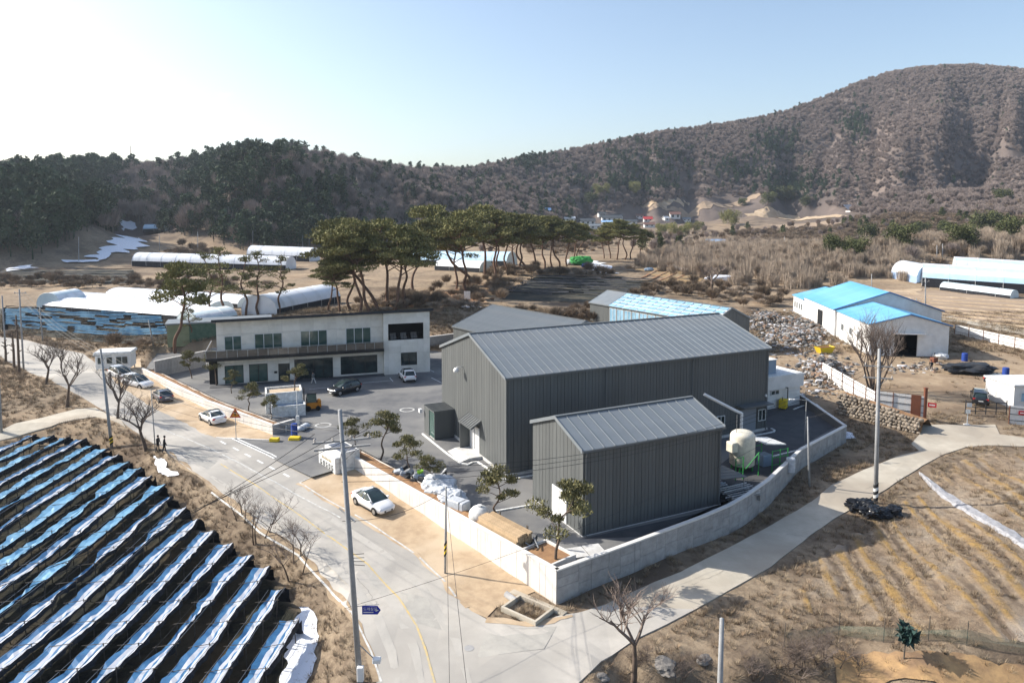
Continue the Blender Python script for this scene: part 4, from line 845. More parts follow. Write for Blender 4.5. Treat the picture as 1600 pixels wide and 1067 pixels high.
# --- bare trees
def bare(seed, h, spread=0.9, levels=4, r0=None, trunk=0.28, kids=(3, 5), nside=4, stems=1, upb=0.35):
    rd = random.Random(seed); tm, bm_ = MB(), MB(); r0 = r0 or h * 0.02
    def grow(p, d, L, r, lv):
        n = 3; path = [p]; q = p.copy(); dd = d.copy()
        for k in range(n):
            dd = (dd + Vector((rd.uniform(-1, 1), rd.uniform(-1, 1), rd.uniform(-.3, .8) * upb * 2)) * 0.16).normalized(); q = q + dd * (L / n); path.append(q.copy())
        (tm if lv == 0 else bm_).tube(path, [r * (1 - 0.45 * i / n) for i in range(n + 1)], 6 if lv == 0 else (nside if lv < 2 else 3), cap=False)
        if lv >= levels: return
        for k in range(rd.randint(*kids)):
            t = rd.uniform(0.45, 1.0) if lv else rd.uniform(0.8, 1.0); i = min(n - 1, int(t * n)); b = path[i].lerp(path[i + 1], t * n - i)
            a = rd.uniform(0, 2 * math.pi); side = Vector((math.cos(a), math.sin(a), 0)); nd = (dd * rd.uniform(0.5, 0.9) + side * spread * rd.uniform(0.5, 1.0) + Vector((0, 0, upb))).normalized()
            grow(b, nd, L * rd.uniform(0.55, 0.82), r * rd.uniform(0.42, 0.6), lv + 1)
    for s in range(stems):
        a = rd.uniform(0, 6.28); d0 = Vector((math.cos(a), math.sin(a), 0)) * (0.0 if stems == 1 else rd.uniform(0.1, 0.55)) + Vector((0, 0, 1))
        grow(Vector((0, 0, -0.2)) + (Vector((math.cos(a), math.sin(a), 0)) * 0.3 if stems > 1 else Vector((0, 0, 0))), d0.normalized(), h * trunk, r0, 0)
    return tm.mesh('trunk', 'bark', True), bm_.mesh('branches', 'twig')
B1, B2, B3 = bare(1, 7), bare(2, 7, 1.1), bare(3, 7, 0.8)
road_trees = [(104, 636, 8.6, B1, 'largest bare tree on the grass hump by the left road'), (71, 600, 6.5, B2, 'smaller bare tree behind the largest one on the left road'), (184, 655, 6.8, B3, 'bare tree just behind the striped utility pole'), (229, 703, 7.0, B2, 'bare tree beside the two people on the road edge')]
for k, (u, v, h, b, lb) in enumerate(road_trees): plant('bare_tree', lb, 'tree', *b, G(u, v), k * 1.3, h, n2='branches')
sh = [bare(20 + k, 3.0, 1.2, 4, 0.03, 0.3, (3, 4), 3, stems=4) for k in range(3)]
for k, (u, v, h, lb) in enumerate(((403, 838, 4.0, 'bare shrub leaning over the road edge above the field bank'), (462, 893, 4.2, 'bare shrub on the bank beside the near utility pole'), (378, 812, 3.2, 'thin bare shrub on the bank upslope of the others'))): plant('bare_shrub', lb, 'shrub', *sh[k], G(u, v), k, h, n1='stems', n2='twigs')
big_sp = bare(40, 8.5, 0.75, 4, 0.14, 0.42, (3, 4), 4, stems=9, upb=0.5)
plant('spreading_tree', 'large many stemmed bare tree before the blue roofed workshop', 'tree', *big_sp, G(1366, 612), 0.4, 11.5, n1='stems', n2='branches')
fg = bare(41, 6.5, 1.0, 4, 0.1, 0.25); plant('bare_tree', 'bare tree at the bottom edge beside the lane', 'tree', *fg, onT(6.9, 38.2), 1.1, 7.0, n2='branches')
p = G(1113, 466); plant('bare_tree', 'pollarded bare tree behind the glasshouse', 'tree', *bare(44, 7, 1.0, 3, 0.3, 0.4), p, 0.3, 9, n2='branches')
# pollarded roadside trunks far left
for k, (u, v, vt, lb) in enumerate(((22, 575, 518, 'left of two pollarded trunks by the far left road'), (30, 583, 490, 'right, taller pollarded trunk by the far left road'), (9, 566, 530, 'short pollarded trunk at the left edge by the road'))):
    p = G(u, v); h = (v - vt) * p.y / F; mb = MB(); rd = random.Random(k); mb.tube([(0, 0, -.2), (0.1, 0, h * .5), (0, 0.1, h)], [.2, .17, .1], 6)
    st = mb
    for j in range(7): z = h * rd.uniform(.3, .95); a = rd.uniform(0, 6.28); st.tube([(0, 0, z), (math.cos(a) * .5, math.sin(a) * .5, z + .3)], [.09, .07], 5)
    r = thing('pollarded_trunk', lb, 'tree', p); mb.build('trunk', 'bark', r)

# --- instanced wood and undergrowth (nobody could count it)
def gn_scatter(name, label, cat, pts, rot, scl, idx, protos, kind='stuff'):
    me = bpy.data.meshes.new(name); me.vertices.add(len(pts)); me.vertices.foreach_set('co', np.asarray(pts, np.float32).ravel())
    for nm, ty, arr in (('rot', 'FLOAT', rot), ('scl', 'FLOAT', scl), ('idx', 'INT', idx)):
        a = me.attributes.new(nm, ty, 'POINT'); a.data.foreach_set('value', np.asarray(arr))
    me.update(); o = link(name, me); tag(o, label, cat, kind=kind)
    ng = bpy.data.node_groups.new(name + '_nodes', 'GeometryNodeTree'); ng.interface.new_socket('Geometry', in_out='INPUT', socket_type='NodeSocketGeometry'); ng.interface.new_socket('Geometry', in_out='OUTPUT', socket_type='NodeSocketGeometry')
    n, l = ng.nodes, ng.links; gi, go = n.new('NodeGroupInput'), n.new('NodeGroupOutput'); ip = n.new('GeometryNodeInstanceOnPoints'); jn = n.new('GeometryNodeJoinGeometry')
    for m in protos:
        po = bpy.data.objects.new(name + '_source', m); oi = n.new('GeometryNodeObjectInfo'); oi.inputs['Object'].default_value = po; oi.inputs['As Instance'].default_value = True; l.new(oi.outputs['Geometry'], jn.inputs[0])
    def na(nm, ty): q = n.new('GeometryNodeInputNamedAttribute'); q.data_type = ty; q.inputs['Name'].default_value = nm; return q.outputs['Attribute']
    cr = n.new('ShaderNodeCombineXYZ'); l.new(na('rot', 'FLOAT'), cr.inputs[2])
    l.new(gi.outputs[0], ip.inputs['Points']); l.new(jn.outputs[0], ip.inputs['Instance']); ip.inputs['Pick Instance'].default_value = True
    l.new(na('idx', 'INT'), ip.inputs['Instance Index']); l.new(cr.outputs[0], ip.inputs['Rotation']); l.new(na('scl', 'FLOAT'), ip.inputs['Scale']); l.new(ip.outputs[0], go.inputs[0])
    mod = o.modifiers.new('scatter', 'NODES'); mod.node_group = ng; return o
mat('scrub_twig', (.15, .112, .08), (.25, .19, .135), .5, .95, rnd=.3); mat('thicket_twig', (.3, .24, .185), (.42, .34, .265), .3, .95, rnd=.2)
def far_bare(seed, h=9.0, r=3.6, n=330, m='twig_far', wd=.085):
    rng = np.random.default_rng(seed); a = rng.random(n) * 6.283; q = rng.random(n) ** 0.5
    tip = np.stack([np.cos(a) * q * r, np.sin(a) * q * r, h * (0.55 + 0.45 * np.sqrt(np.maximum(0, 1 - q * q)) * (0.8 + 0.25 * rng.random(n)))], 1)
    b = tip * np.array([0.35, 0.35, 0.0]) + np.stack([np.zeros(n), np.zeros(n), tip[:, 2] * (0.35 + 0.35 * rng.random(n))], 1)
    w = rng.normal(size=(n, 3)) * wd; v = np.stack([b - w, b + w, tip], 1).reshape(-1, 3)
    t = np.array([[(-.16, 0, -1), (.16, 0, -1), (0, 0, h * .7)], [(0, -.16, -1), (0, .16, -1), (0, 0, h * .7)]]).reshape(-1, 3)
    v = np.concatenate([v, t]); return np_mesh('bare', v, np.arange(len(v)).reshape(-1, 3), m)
def far_conifer(seed, h=11.0, r=3.2, n=420, m='needle_dark', flat=0.55, lo=0.3):
    rng = np.random.default_rng(seed); cen, rad = [], []
    for k in range(11):
        t = k / 10; a = rng.random() * 6.28; q = r * (0.25 + 0.55 * (1 - t)) * rng.random(); cen.append(np.array([math.cos(a) * q, math.sin(a) * q, h * (lo + (0.92 - lo) * t)])); rad.append(r * (0.75 - 0.35 * t))
    v = tufts(rng, cen, rad, n // 11, 0.75, flat, 0.4, 0.45); t = np.array([[(-.18, 0, -1), (.18, 0, -1), (0, 0, h * .7)], [(0, -.18, -1), (0, .18, -1), (0, 0, h * .7)]]).reshape(-1, 3)
    v = np.concatenate([v, t]); return np_mesh('conifer', v, np.arange(len(v)).reshape(-1, 3), m)
def projv(x, y, z):
    zz = z - CAMH; f = y * _c - zz * _s; up = y * _s + zz * _c; return CX + F * x / f, CY - F * up / f
def forest():
    rng = np.random.default_rng(5); N = 95000
    y = np.sqrt(rng.random(N) * (1290 ** 2 - 235 ** 2) + 235 ** 2); u0 = rng.random(N) * 2100 - 250; x = (u0 - CX) / F * y
    d1 = np.interp(u0, RID[:, 0], RID[:, 2]); d0 = np.interp(u0, RID[:, 0], RID[:, 3])
    z = T(x, y); u, v = projv(x, y, z + 5)
    ok = (y > d0 + 2) & (y < d1 + 50)
    ok &= ~((u > 700) & (v > np.interp(u, [700, 900, 1000, 1080, 1200, 1300, 1400, 1600], [372, 336, 318, 304, 300, 322, 330, 332])))
    ok &= ~((u < 700) & (v > 420))
    ok &= ~((np.abs(u - 205) < 26) & (v > 338)) & ~((np.abs(u - 235) < 40) & (v > 352))
    ok &= ~(np.exp(-(((u - 1120) / 90) ** 2 + ((v - 318) / 18) ** 2)) > 0.6)
    nn = fbm(x / 60, y / 60, 41, 3); pc = 0.012 + 0.09 * ss(900, 600, u) + 0.55 * ss(0.5, 0.6, nn) * ss(850, 560, u)
    pc = np.where(u < 190, 0.95, pc); pc = np.where((u < 300) & (v > 300) & (u > 175), 0.35, pc); pc = np.where((u > 280) & (u < 590) & (v > 290) & (u < 590 - (v - 290) * .2), 0.8, pc)
    pc = np.where((u > 300) & (u < 470) & (v < 290), 0.75, pc); pc = np.where((u > 540) & (u < 900) & (v > 250), 0.12, pc)
    for cu, cv, su, sv in ((1010, 258, 55, 26), (1215, 225, 30, 25), (1335, 195, 18, 25), (1150, 262, 45, 18), (830, 250, 25, 12), (1235, 290, 55, 22), (1000, 285, 90, 12)): pc = np.maximum(pc, np.exp(-(((u - cu) / su) ** 2 + ((v - cv) / sv) ** 2)))
    con = rng.random(N) < pc
    keep = ok & (rng.random(N) < np.where(con, 0.85, 0.8))
    sc = rng.uniform(0.6, 1.2, N) * np.interp(u, [0, 300, 700, 1000, 1600], [1.55, 1.4, 1.0, 0.8, 0.75])
    keep &= rng.random(N) < np.interp(u, [300, 700], [.62, 1.0])
    b = keep & ~con; c = keep & con; P_ = np.stack([x, y, z], 1)
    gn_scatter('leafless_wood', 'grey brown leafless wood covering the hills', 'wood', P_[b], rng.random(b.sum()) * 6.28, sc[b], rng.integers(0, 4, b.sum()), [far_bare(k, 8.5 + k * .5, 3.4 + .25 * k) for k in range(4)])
    gn_scatter('conifer_wood', 'dark green conifer wood on the hills', 'wood', P_[c], rng.random(c.sum()) * 6.28, sc[c], rng.integers(0, 4, c.sum()), [far_conifer(k, 10.5 + k * .6, 3.4) for k in range(4)])
    # pale thicket in the middle distance on the right and other undergrowth
    N = 17000; y = np.sqrt(rng.random(N) * (420 ** 2 - 150 ** 2) + 150 ** 2); u0 = rng.random(N) * 1000 + 880; x = (u0 - CX) / F * y; z = T(x, y); u, v = projv(x, y, z)
    d_ = np.maximum.reduce([1.1 * np.exp(-(((u - 1170) / 120) ** 2 + ((v - 412) / 22) ** 2) * 1.0), 1.2 * np.exp(-(((u - 1370) / 85) ** 2 + ((v - 415) / 18) ** 2)), np.exp(-(((u - 1250) / 60) ** 2 + ((v - 438) / 12) ** 2)), 0.8 * np.exp(-(((u - 1530) / 110) ** 2 + ((v - 385) / 22) ** 2)), 0.5 * np.exp(-(((u - 1350) / 260) ** 2 + ((v - 350) / 16) ** 2))])
    k = (rng.random(N) < d_ * 1.15 - 0.12); P_ = np.stack([x, y, z], 1)
    def upright(seed, h=6.5, r=2.2, n=200):
        g_ = np.random.default_rng(seed); a = g_.random(n) * 6.283; q = g_.random(n) ** .5 * r; bs = np.stack([np.cos(a) * q, np.sin(a) * q, np.full(n, -.3)], 1); tp = bs + np.stack([g_.normal(size=n) * .5 + np.cos(a) * .3, g_.normal(size=n) * .5 + np.sin(a) * .3, h * (.45 + .55 * g_.random(n))], 1); w = g_.normal(size=(n, 3)) * .055; vv = np.stack([bs - w, bs + w, tp], 1)
        m2 = (bs + tp) / 2 + g_.normal(size=(n, 3)) * .1; t2 = m2 + np.stack([g_.normal(size=n) * .6, g_.normal(size=n) * .6, 1.2 + g_.random(n)], 1); vv = np.concatenate([vv, np.stack([m2 - w * .7, m2 + w * .7, t2], 1)]).reshape(-1, 3); return np_mesh('stems', vv, np.arange(len(vv)).reshape(-1, 3), 'thicket_twig')
    gn_scatter('thicket', 'pale leafless thicket of thin stems left of the blue roofed workshop', 'thicket', P_[k], rng.random(k.sum()) * 6.28, rng.uniform(.35, .85, k.sum()), rng.integers(0, 5, k.sum()), [upright(20 + q, 6 + q) for q in range(4)] + [far_bare(25, 8, 2.8, 420, 'thicket_twig', .05)])
    N = 62000; y = np.sqrt(rng.random(N) * (560 ** 2 - 122 ** 2) + 122 ** 2); u0 = rng.random(N) * 1900 - 150; x = (u0 - CX) / F * y; z = T(x, y); u, v = projv(x, y, z)
    ga = lambda cu, cv, su, sv, k: k * np.exp(-(((u - cu) / su) ** 2 + ((v - cv) / sv) ** 2))
    d_ = np.maximum.reduce([ga(800, 458, 80, 14, 1.3), ga(640, 478, 60, 10, .6), ga(960, 490, 80, 14, .9), ga(870, 432, 90, 8, .9), ga(700, 480, 60, 8, .5), ga(1000, 455, 60, 12, .8), ga(1090, 458, 80, 10, .7), ga(880, 495, 90, 10, .8), ga(150, 446, 190, 7, .9), ga(300, 405, 40, 12, .8), ga(240, 535, 60, 12, .6), ga(270, 550, 50, 14, .6), ga(580, 440, 70, 8, .25), ga(1000, 335, 150, 14, .55), ga(1130, 325, 170, 30, .75), ga(1200, 318, 200, 16, 1.1), ga(1080, 312, 120, 10, .9), ga(1250, 325, 120, 20, .9), ga(1450, 335, 150, 14, 1.0), ga(1300, 345, 240, 22, .7), ga(1530, 350, 150, 40, .9), ga(1350, 385, 150, 25, .7), ga(880, 375, 60, 20, .45), ga(620, 405, 120, 8, .3), ga(1280, 600, 45, 30, .4), ga(1180, 470, 90, 8, .6), ga(30, 560, 60, 40, .15)])
    d_ = d_ * (0.45 + 0.9 * ss(.4, .6, fbm(x / 14, y / 14, 55, 3))); k = rng.random(N) < d_ - .05
    k &= (poly_dist(x, y, YARD) > 1) & (poly_dist(x, y, ROAD) > 1) & (poly_dist(x, y, g2([(838, 430), (1036, 438), (968, 478), (775, 470)])) > 0) & (poly_dist(x, y, g2([(-40, 484), (130, 480), (256, 494), (270, 538), (60, 525), (-40, 508)])) > 0); P_ = np.stack([x, y, z], 1)[k]; n = k.sum()
    gn_scatter('scrub', 'brown leafless scrub scattered over the valley floor', 'scrub', P_, rng.random(n) * 6.28, rng.uniform(.14, .5, n) * np.interp(P_[:, 1], [120, 300, 560], [.85, 1.2, 1.5]), rng.integers(0, 4, n), [far_bare(40 + q, 6.5 + q, 5.0, 300, 'scrub_twig', .1) for q in range(3)] + [far_bare(47, 5, 6, 300, 'thicket_twig', .1)])
    N = 9000; y = np.sqrt(rng.random(N) * (600 ** 2 - 190 ** 2) + 190 ** 2); u0 = rng.random(N) * 1500 + 300; x = (u0 - CX) / F * y; z = T(x, y); u, v = projv(x, y, z)
    d_ = np.maximum.reduce([ga(1000, 340, 130, 18, .5), ga(1150, 335, 140, 25, .3), ga(1320, 345, 200, 22, .6), ga(1540, 360, 120, 30, .6), ga(850, 372, 70, 16, .3), ga(640, 400, 150, 6, .3), ga(1060, 385, 60, 12, .35), ga(1390, 405, 90, 16, .7)]) * (.3 + ss(.42, .6, fbm(x / 20, y / 20, 65, 3)))
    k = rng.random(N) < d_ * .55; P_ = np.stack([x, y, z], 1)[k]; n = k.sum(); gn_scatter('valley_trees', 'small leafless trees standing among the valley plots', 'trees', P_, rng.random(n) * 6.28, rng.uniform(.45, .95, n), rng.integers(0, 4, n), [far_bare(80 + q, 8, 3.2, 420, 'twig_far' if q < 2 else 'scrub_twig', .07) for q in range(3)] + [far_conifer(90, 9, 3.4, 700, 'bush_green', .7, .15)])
forest()
def brush(seed, m='straw', n=26, h=0.45, r=0.32):
    rng = np.random.default_rng(seed); a = rng.random(n) * 6.28; q = rng.random(n) ** .5 * r * .5; b = np.stack([np.cos(a) * q, np.sin(a) * q, np.zeros(n) - .05], 1)
    d = np.stack([np.cos(a + rng.normal(size=n) * .8), np.sin(a + rng.normal(size=n) * .8), np.zeros(n)], 1) * r * (.4 + rng.random((n, 1))); tip = b + d; tip[:, 2] = h * (.35 + .65 * rng.random(n)); w = np.stack([-d[:, 1], d[:, 0], d[:, 2] * 0], 1); w = w / (np.linalg.norm(w, axis=1)[:, None] + 1e-6) * .018
    v = np.stack([b - w, b + w, tip], 1).reshape(-1, 3); return np_mesh('tuft', v, np.arange(len(v)).reshape(-1, 3), m)
def undergrowth():
    rng = np.random.default_rng(8); N = 130000
    y = np.sqrt(rng.random(N) * (165 ** 2 - 30 ** 2) + 30 ** 2); u0 = rng.random(N) * 1900 - 150; x = (u0 - CX) / F * y
    out = np.ones(N, bool)
    for pl, m_ in ((ROAD, 0.25), (LANE, 0.3), (BRANCH, 0.3), (YARD, 0.2), (VERGE, 0.1), (VERGE2, 0.1), (FIELD, 0.3)): out &= poly_dist(x, y, pl) > m_
    patch = fbm(x * .25, y * .25, 61, 3); u, v = projv(x, y, T(x, y))
    dens = .25 + .75 * ss(0.36, 0.6, patch); dens = np.where(poly_dist(x, y, FIELD) < 4.5, np.maximum(dens, .75), dens); dens = np.where((x > 38) & (y > 86) & (x < 85) & (y < 122), 0.04, dens)
    dens = dens * np.interp(y, [30, 80, 165], [1, .8, .45])
    k = out & (rng.random(N) < dens); P_ = np.stack([x, y, T(x, y)], 1)[k]; n = k.sum()
    gn_scatter('dry_grass', 'tufts of dry winter grass on the banks and fields', 'grass', P_, rng.random(n) * 6.28, rng.uniform(.5, 1.15, n) * np.interp(P_[:, 1], [30, 100, 165], [.8, 1.2, 1.7]), rng.integers(0, 5, n), [brush(k, 'straw' if k < 3 else 'straw_dark') for k in range(5)])
undergrowth()
# evergreen bushes and bamboo clumps on the right and by the village
EB = [crown_mesh('crown', tufts(np.random.default_rng(200 + k), [np.random.default_rng(300 + k + j).uniform((-1.6, -1.6, .8), (1.6, 1.6, 3.4)) for j in range(16)], [1.15] * 16, 230, .2, .8, .3, .5), 'bush_green') for k in range(3)]
BB = crown_mesh('crown', tufts(np.random.default_rng(220), [np.random.default_rng(320 + j).uniform((-3.5, -2, .8), (3.5, 2, 4.6)) for j in range(22)], [1.4] * 22, 190, .34, .9, 1.4, .25), 'bamboo')
random.seed(77)
stem_m = MB().tube([(0, 0, -.5), (0, 0, 2.4)], [.16, .06], 5).mesh('stems', 'bark')
for k, (u, v, s, lb) in enumerate(((1355, 385, 2.4, 'round dark evergreen left above the white tunnel dome'), (1405, 392, 1.9, 'low evergreen right of the round dark one above the dome'), (1440, 372, 1.9, 'evergreen in the middle of the hillside row on the right'), (1475, 372, 2.0, 'evergreen right of the middle in the hillside row'), (1500, 392, 1.9, 'lower evergreen behind the paired poles on the right'), (1537, 372, 2.9, 'largest round evergreen near the right edge'), (1575, 380, 2.0, 'rightmost evergreen of the hillside row'), (1335, 408, 1.6, 'low green bush above the blue roof'), (1568, 320, 2.4, 'pale green pines high on the right edge'), (1300, 405, 1.7, 'low wide green bush in the thicket'), (1227, 318, 4.0, 'dark pine clump under the big hill'), (1200, 322, 3.0, 'dark pine left of the clump under the big hill'), (1258, 324, 2.6, 'small dark pine right of the clump under the big hill'), (1160, 322, 1.8, 'single small pine on the bare terrace'), (925, 322, 3.0, 'dark evergreen beside the village houses'))):
    plant('evergreen_bush', lb, 'bush', stem_m, EB[k % 3], G(u, v), k * 1.1, s * 1.25, n1='stem')
for k, (u, v, s, lb) in enumerate(((1060, 372, 2.0, 'yellow green bamboo clump right of the red roof'), (1035, 368, 1.7, 'bamboo clump just below the red roof'), (1142, 352, 2.6, 'large bamboo clump on the terrace'), (1085, 362, 1.6, 'small bamboo clump between the two larger ones'), (940, 306, 2.6, 'left bamboo stand above the village'), (990, 304, 2.8, 'right bamboo stand above the village'))):
    plant('bamboo_clump', lb, 'bamboo', stem_m, BB, G(u, v), k * .9, s, n1='stem')
# ------------------------------------------------------------------ shaded crop rows (blue and white sheets over dark netting)
mat('cloth_white', (0.4, 0.42, 0.47), (0.31, 0.34, 0.4), 1.2, 0.6)
mat('cloth_blue', (0.02, 0.095, 0.22), (0.04, 0.15, 0.3), 1.0, 0.55)
mat('cloth_sky', (0.06, 0.2, 0.36), (0.15, 0.33, 0.48), 1.0, 0.5)
mat('cloth_far', (.025, .085, .16), (.09, .17, .24), .4, .9, spec=.05); mat('net_grey', (.03, .032, .04), (.09, .09, .1), 1, .8)
mat('post_wood', (0.06, 0.055, 0.05), (0.12, 0.105, 0.09), 3, 0.9)
mat('pole_grey', (0.36, 0.36, 0.355), (0.28, 0.28, 0.275), 2, 0.8)
def shade_row(p0, p1, label, seed, group, sky_=False, hi=1.5, lo=1.3, wid=1.25, seg=0.4, posts=True, torn=0.25, net=True, black=False, name='shade_row', far=False):
    rd = random.Random(seed); o0 = Vector((p0[0], p0[1], 0)); d = Vector((p1[0] - p0[0], p1[1] - p0[1], 0)); L = d.length; d.normalize(); nr = Vector((d.y, -d.x, 0))      # nr: towards the right
    z0 = tz(p0[0], p0[1]); r = thing(name, label, 'crop shade', (p0[0], p0[1], z0), 0, group)
    n = max(4, int(L / seg)); W = [0, .34, .6, .7, 1.0]; rows = []; ph = rd.uniform(0, 99)
    for i in range(n + 1):
        s = L * i / n; c = d * s; zg = tz(p0[0] + c.x, p0[1] + c.y) - z0
        a, b = float(fbm(s * .16 + ph, 0.5, seed, 2)), float(fbm(s * .5 + ph, 7.5, seed + 3, 3))
        w = wid * (0.95 + 0.8 * (b - 0.5)); w *= (0.45 + 0.55 * float(ss(.3, .42, a))) if torn else 1
        sh = (float(fbm(s * .3, 3.3, seed + 9, 2)) - .5) * .5; row = []
        for t in W:
            z = lo + (hi - lo) * t + (b - .5) * .3 - .12 * math.sin(math.pi * t) + rd.uniform(-.045, .045); q = c + nr * (sh + w * (t - .6) + rd.uniform(-.05, .05)); row.append((q.x, q.y, zg + z))
        rows.append(row)
    cl = MB(); m = len(W)
    for row in rows: cl.v += row
    for i in range(n):
        if far and float(vnoise(i * .5, 1.5, seed + 4)) < .42: continue
        for k in range(m - 1):
            cl.f.append((i * m + k, (i + 1) * m + k, (i + 1) * m + k + 1, i * m + k + 1)[::-1]); cl.m.append(k % 2 if not sky_ else (1 if k % 2 else 0))
    mats = ['cloth_blue', 'cloth_white'] if not sky_ else ['cloth_sky', 'cloth_sky']
    if far: mats = ['cloth_far', 'cloth_far']
    if black: mats = ['net_black', 'net_grey']
    co = cl.build('shade_sheet', mats, r)
    if net:
        nb = MB(); rr = []
        for i in range(0, n + 1):
            a_ = Vector(rows[i][-1]); zz = tz(p0[0] + a_.x, p0[1] + a_.y) - z0; fold = rd.uniform(-.1, .1); dr = .08 + .3 * float(vnoise(i * .35, 2.2, seed))
            rr.append([a_ + Vector((0, 0, .02)), a_ + nr * (.06 + fold * .5) + Vector((0, 0, -.4 * dr)), a_ + nr * (.1 + fold) + Vector((0, 0, -dr))])
        nb.grid(rr).build('side_net', 'net_black', r)
        a_ = Vector((0, 0, 0)) + d * L; zz = tz(p0[0] + a_.x, p0[1] + a_.y) - z0; e = MB(); q = [a_ + d * .25 + nr * x_ for x_ in (-.5, -.15, .3, .6)]
        e.grid([[v + Vector((0, 0, zz + .05 + rd.uniform(0, .15))) + d * .3 for v in q], [v + Vector((0, 0, zz + .55)) + d * rd.uniform(0, .2) for v in q], [v + Vector((0, 0, zz + rd.uniform(.8, 1.35))) for v in q]]).build('end_net', 'net_black', r)
    if posts:
        mh = MB().tube([(0, 0, -.2), (0, 0, hi + .12)], .035, 5).mesh('post', 'post_wood'); mlo = MB().tube([(0, 0, -.2), (0, 0, lo + .1)], .03, 5).mesh('post', 'post_wood')
        k = 0; s = .2
        while s < L:
            c = d * s; zg = tz(p0[0] + c.x, p0[1] + c.y) - z0
            for off, me in ((.42, mh), (-.72, mlo)):
                o = link('post', me, r, c + nr * off + Vector((0, 0, zg))); o.rotation_euler = (rd.uniform(-.06, .06), rd.uniform(-.06, .06), 0)
            a_, b_ = c + nr * .65 + Vector((0, 0, zg + hi + .1)), c + nr * -.98 + Vector((0, 0, zg + lo + rd.uniform(-.1, .12)))
            MB().tube([a_, b_], .022, 4).build('rafter', 'post_wood', r)
            s += 2.3
        for off, h_ in ((.45, hi + .06), (-.75, lo + .02)):
            w = MB().tube([d * (L * i / 12) + nr * off + Vector((0, 0, h_ + tz(p0[0] + d.x * L * i / 12, p0[1] + d.y * L * i / 12) - z0 + rd.uniform(-.05, .05))) for i in range(13)], .014, 3); w.build('rail', 'pole_grey' if rd.random() < .4 else 'post_wood', r)
    return r
def field_rows():
    ordn = ['first', 'second', 'third', 'fourth', 'fifth', 'sixth', 'seventh', 'eighth', 'ninth', 'tenth', 'eleventh', 'twelfth', 'thirteenth', 'fourteenth', 'fifteenth', 'sixteenth', 'seventeenth', 'eighteenth', 'nineteenth', 'twentieth']
    x = -13.9
    for i in range(20):
        ys = np.linspace(24, 78, 200); xs = x + (ys - 46) * 0.055; ins = poly_dist(xs, ys, FIELD) < -0.7
        if not ins.any(): break
        ye = ys[ins].max(); lim = max(24.0, (-x) * 0.74 - 9.0)
        ys0 = min(lim, ye - 6); ys0 = max(24, ys0)
        shade_row((x + (ys0 - 46) * .055, ys0), (x + (ye - 46) * .055, ye), 'shaded crop row with %s sheets, %s from the snow beside the road' % ('pale blue' if i > 8 and i % 3 != 1 else 'blue and white', ordn[i]), 100 + i, 'shaded crop rows in the near field', sky_=(i > 8 and i % 3 != 1), torn=0.25 if i < 9 else 0.6)
        x -= 2.12
field_rows()
def far_rows(px, n, label, seed, group, black=False):
    """rows between two edges given in the frame: (left far, left near, right far, right near)"""
    a, b, c, d = [G(*q) for q in px]; rd = random.Random(seed)
    for i in range(n):
        t = (i + .5) / n; p, q = a.lerp(b, t), c.lerp(d, t)
        shade_row((q.x, q.y), (p.x, p.y), label % ('first' if i == n - 1 else 'last' if i == 0 else ['', '', 'second', 'third', 'fourth', 'fifth', 'sixth', 'seventh', 'eighth', 'ninth', 'tenth', 'eleventh', 'twelfth', 'thirteenth'][n - i]), seed + i, group, sky_=False, seg=2.0, posts=False, torn=0.9, wid=.62, black=black, far=True)
for q_ in ([(-40, 484), (130, 480), (256, 494), (270, 538), (60, 525), (-40, 508)], [(838, 432), (1036, 440), (965, 476), (780, 468)], [(-60, 424), (208, 422), (218, 443), (-60, 443)]): sheet('dark_plot', [tuple(G(*w)[:2]) for w in q_], 'mulch', .12, step=4)
far_rows([(8, 486), (10, 520), (250, 498), (262, 534)], 13, 'pale blue shade row left of the office, %s counted from the road', 300, 'pale blue shade rows left of the office')
far_rows([(835, 436), (785, 466), (1030, 442), (960, 474)], 9, 'black shade row below the pine grove, %s from the near edge', 340, 'black shade rows below the grove', True)
far_rows([(-30, 425), (-20, 440), (205, 424), (215, 441)], 4, 'black shade row below the far pine slope, %s from the near edge', 360, 'black shade rows under the far slope', True)

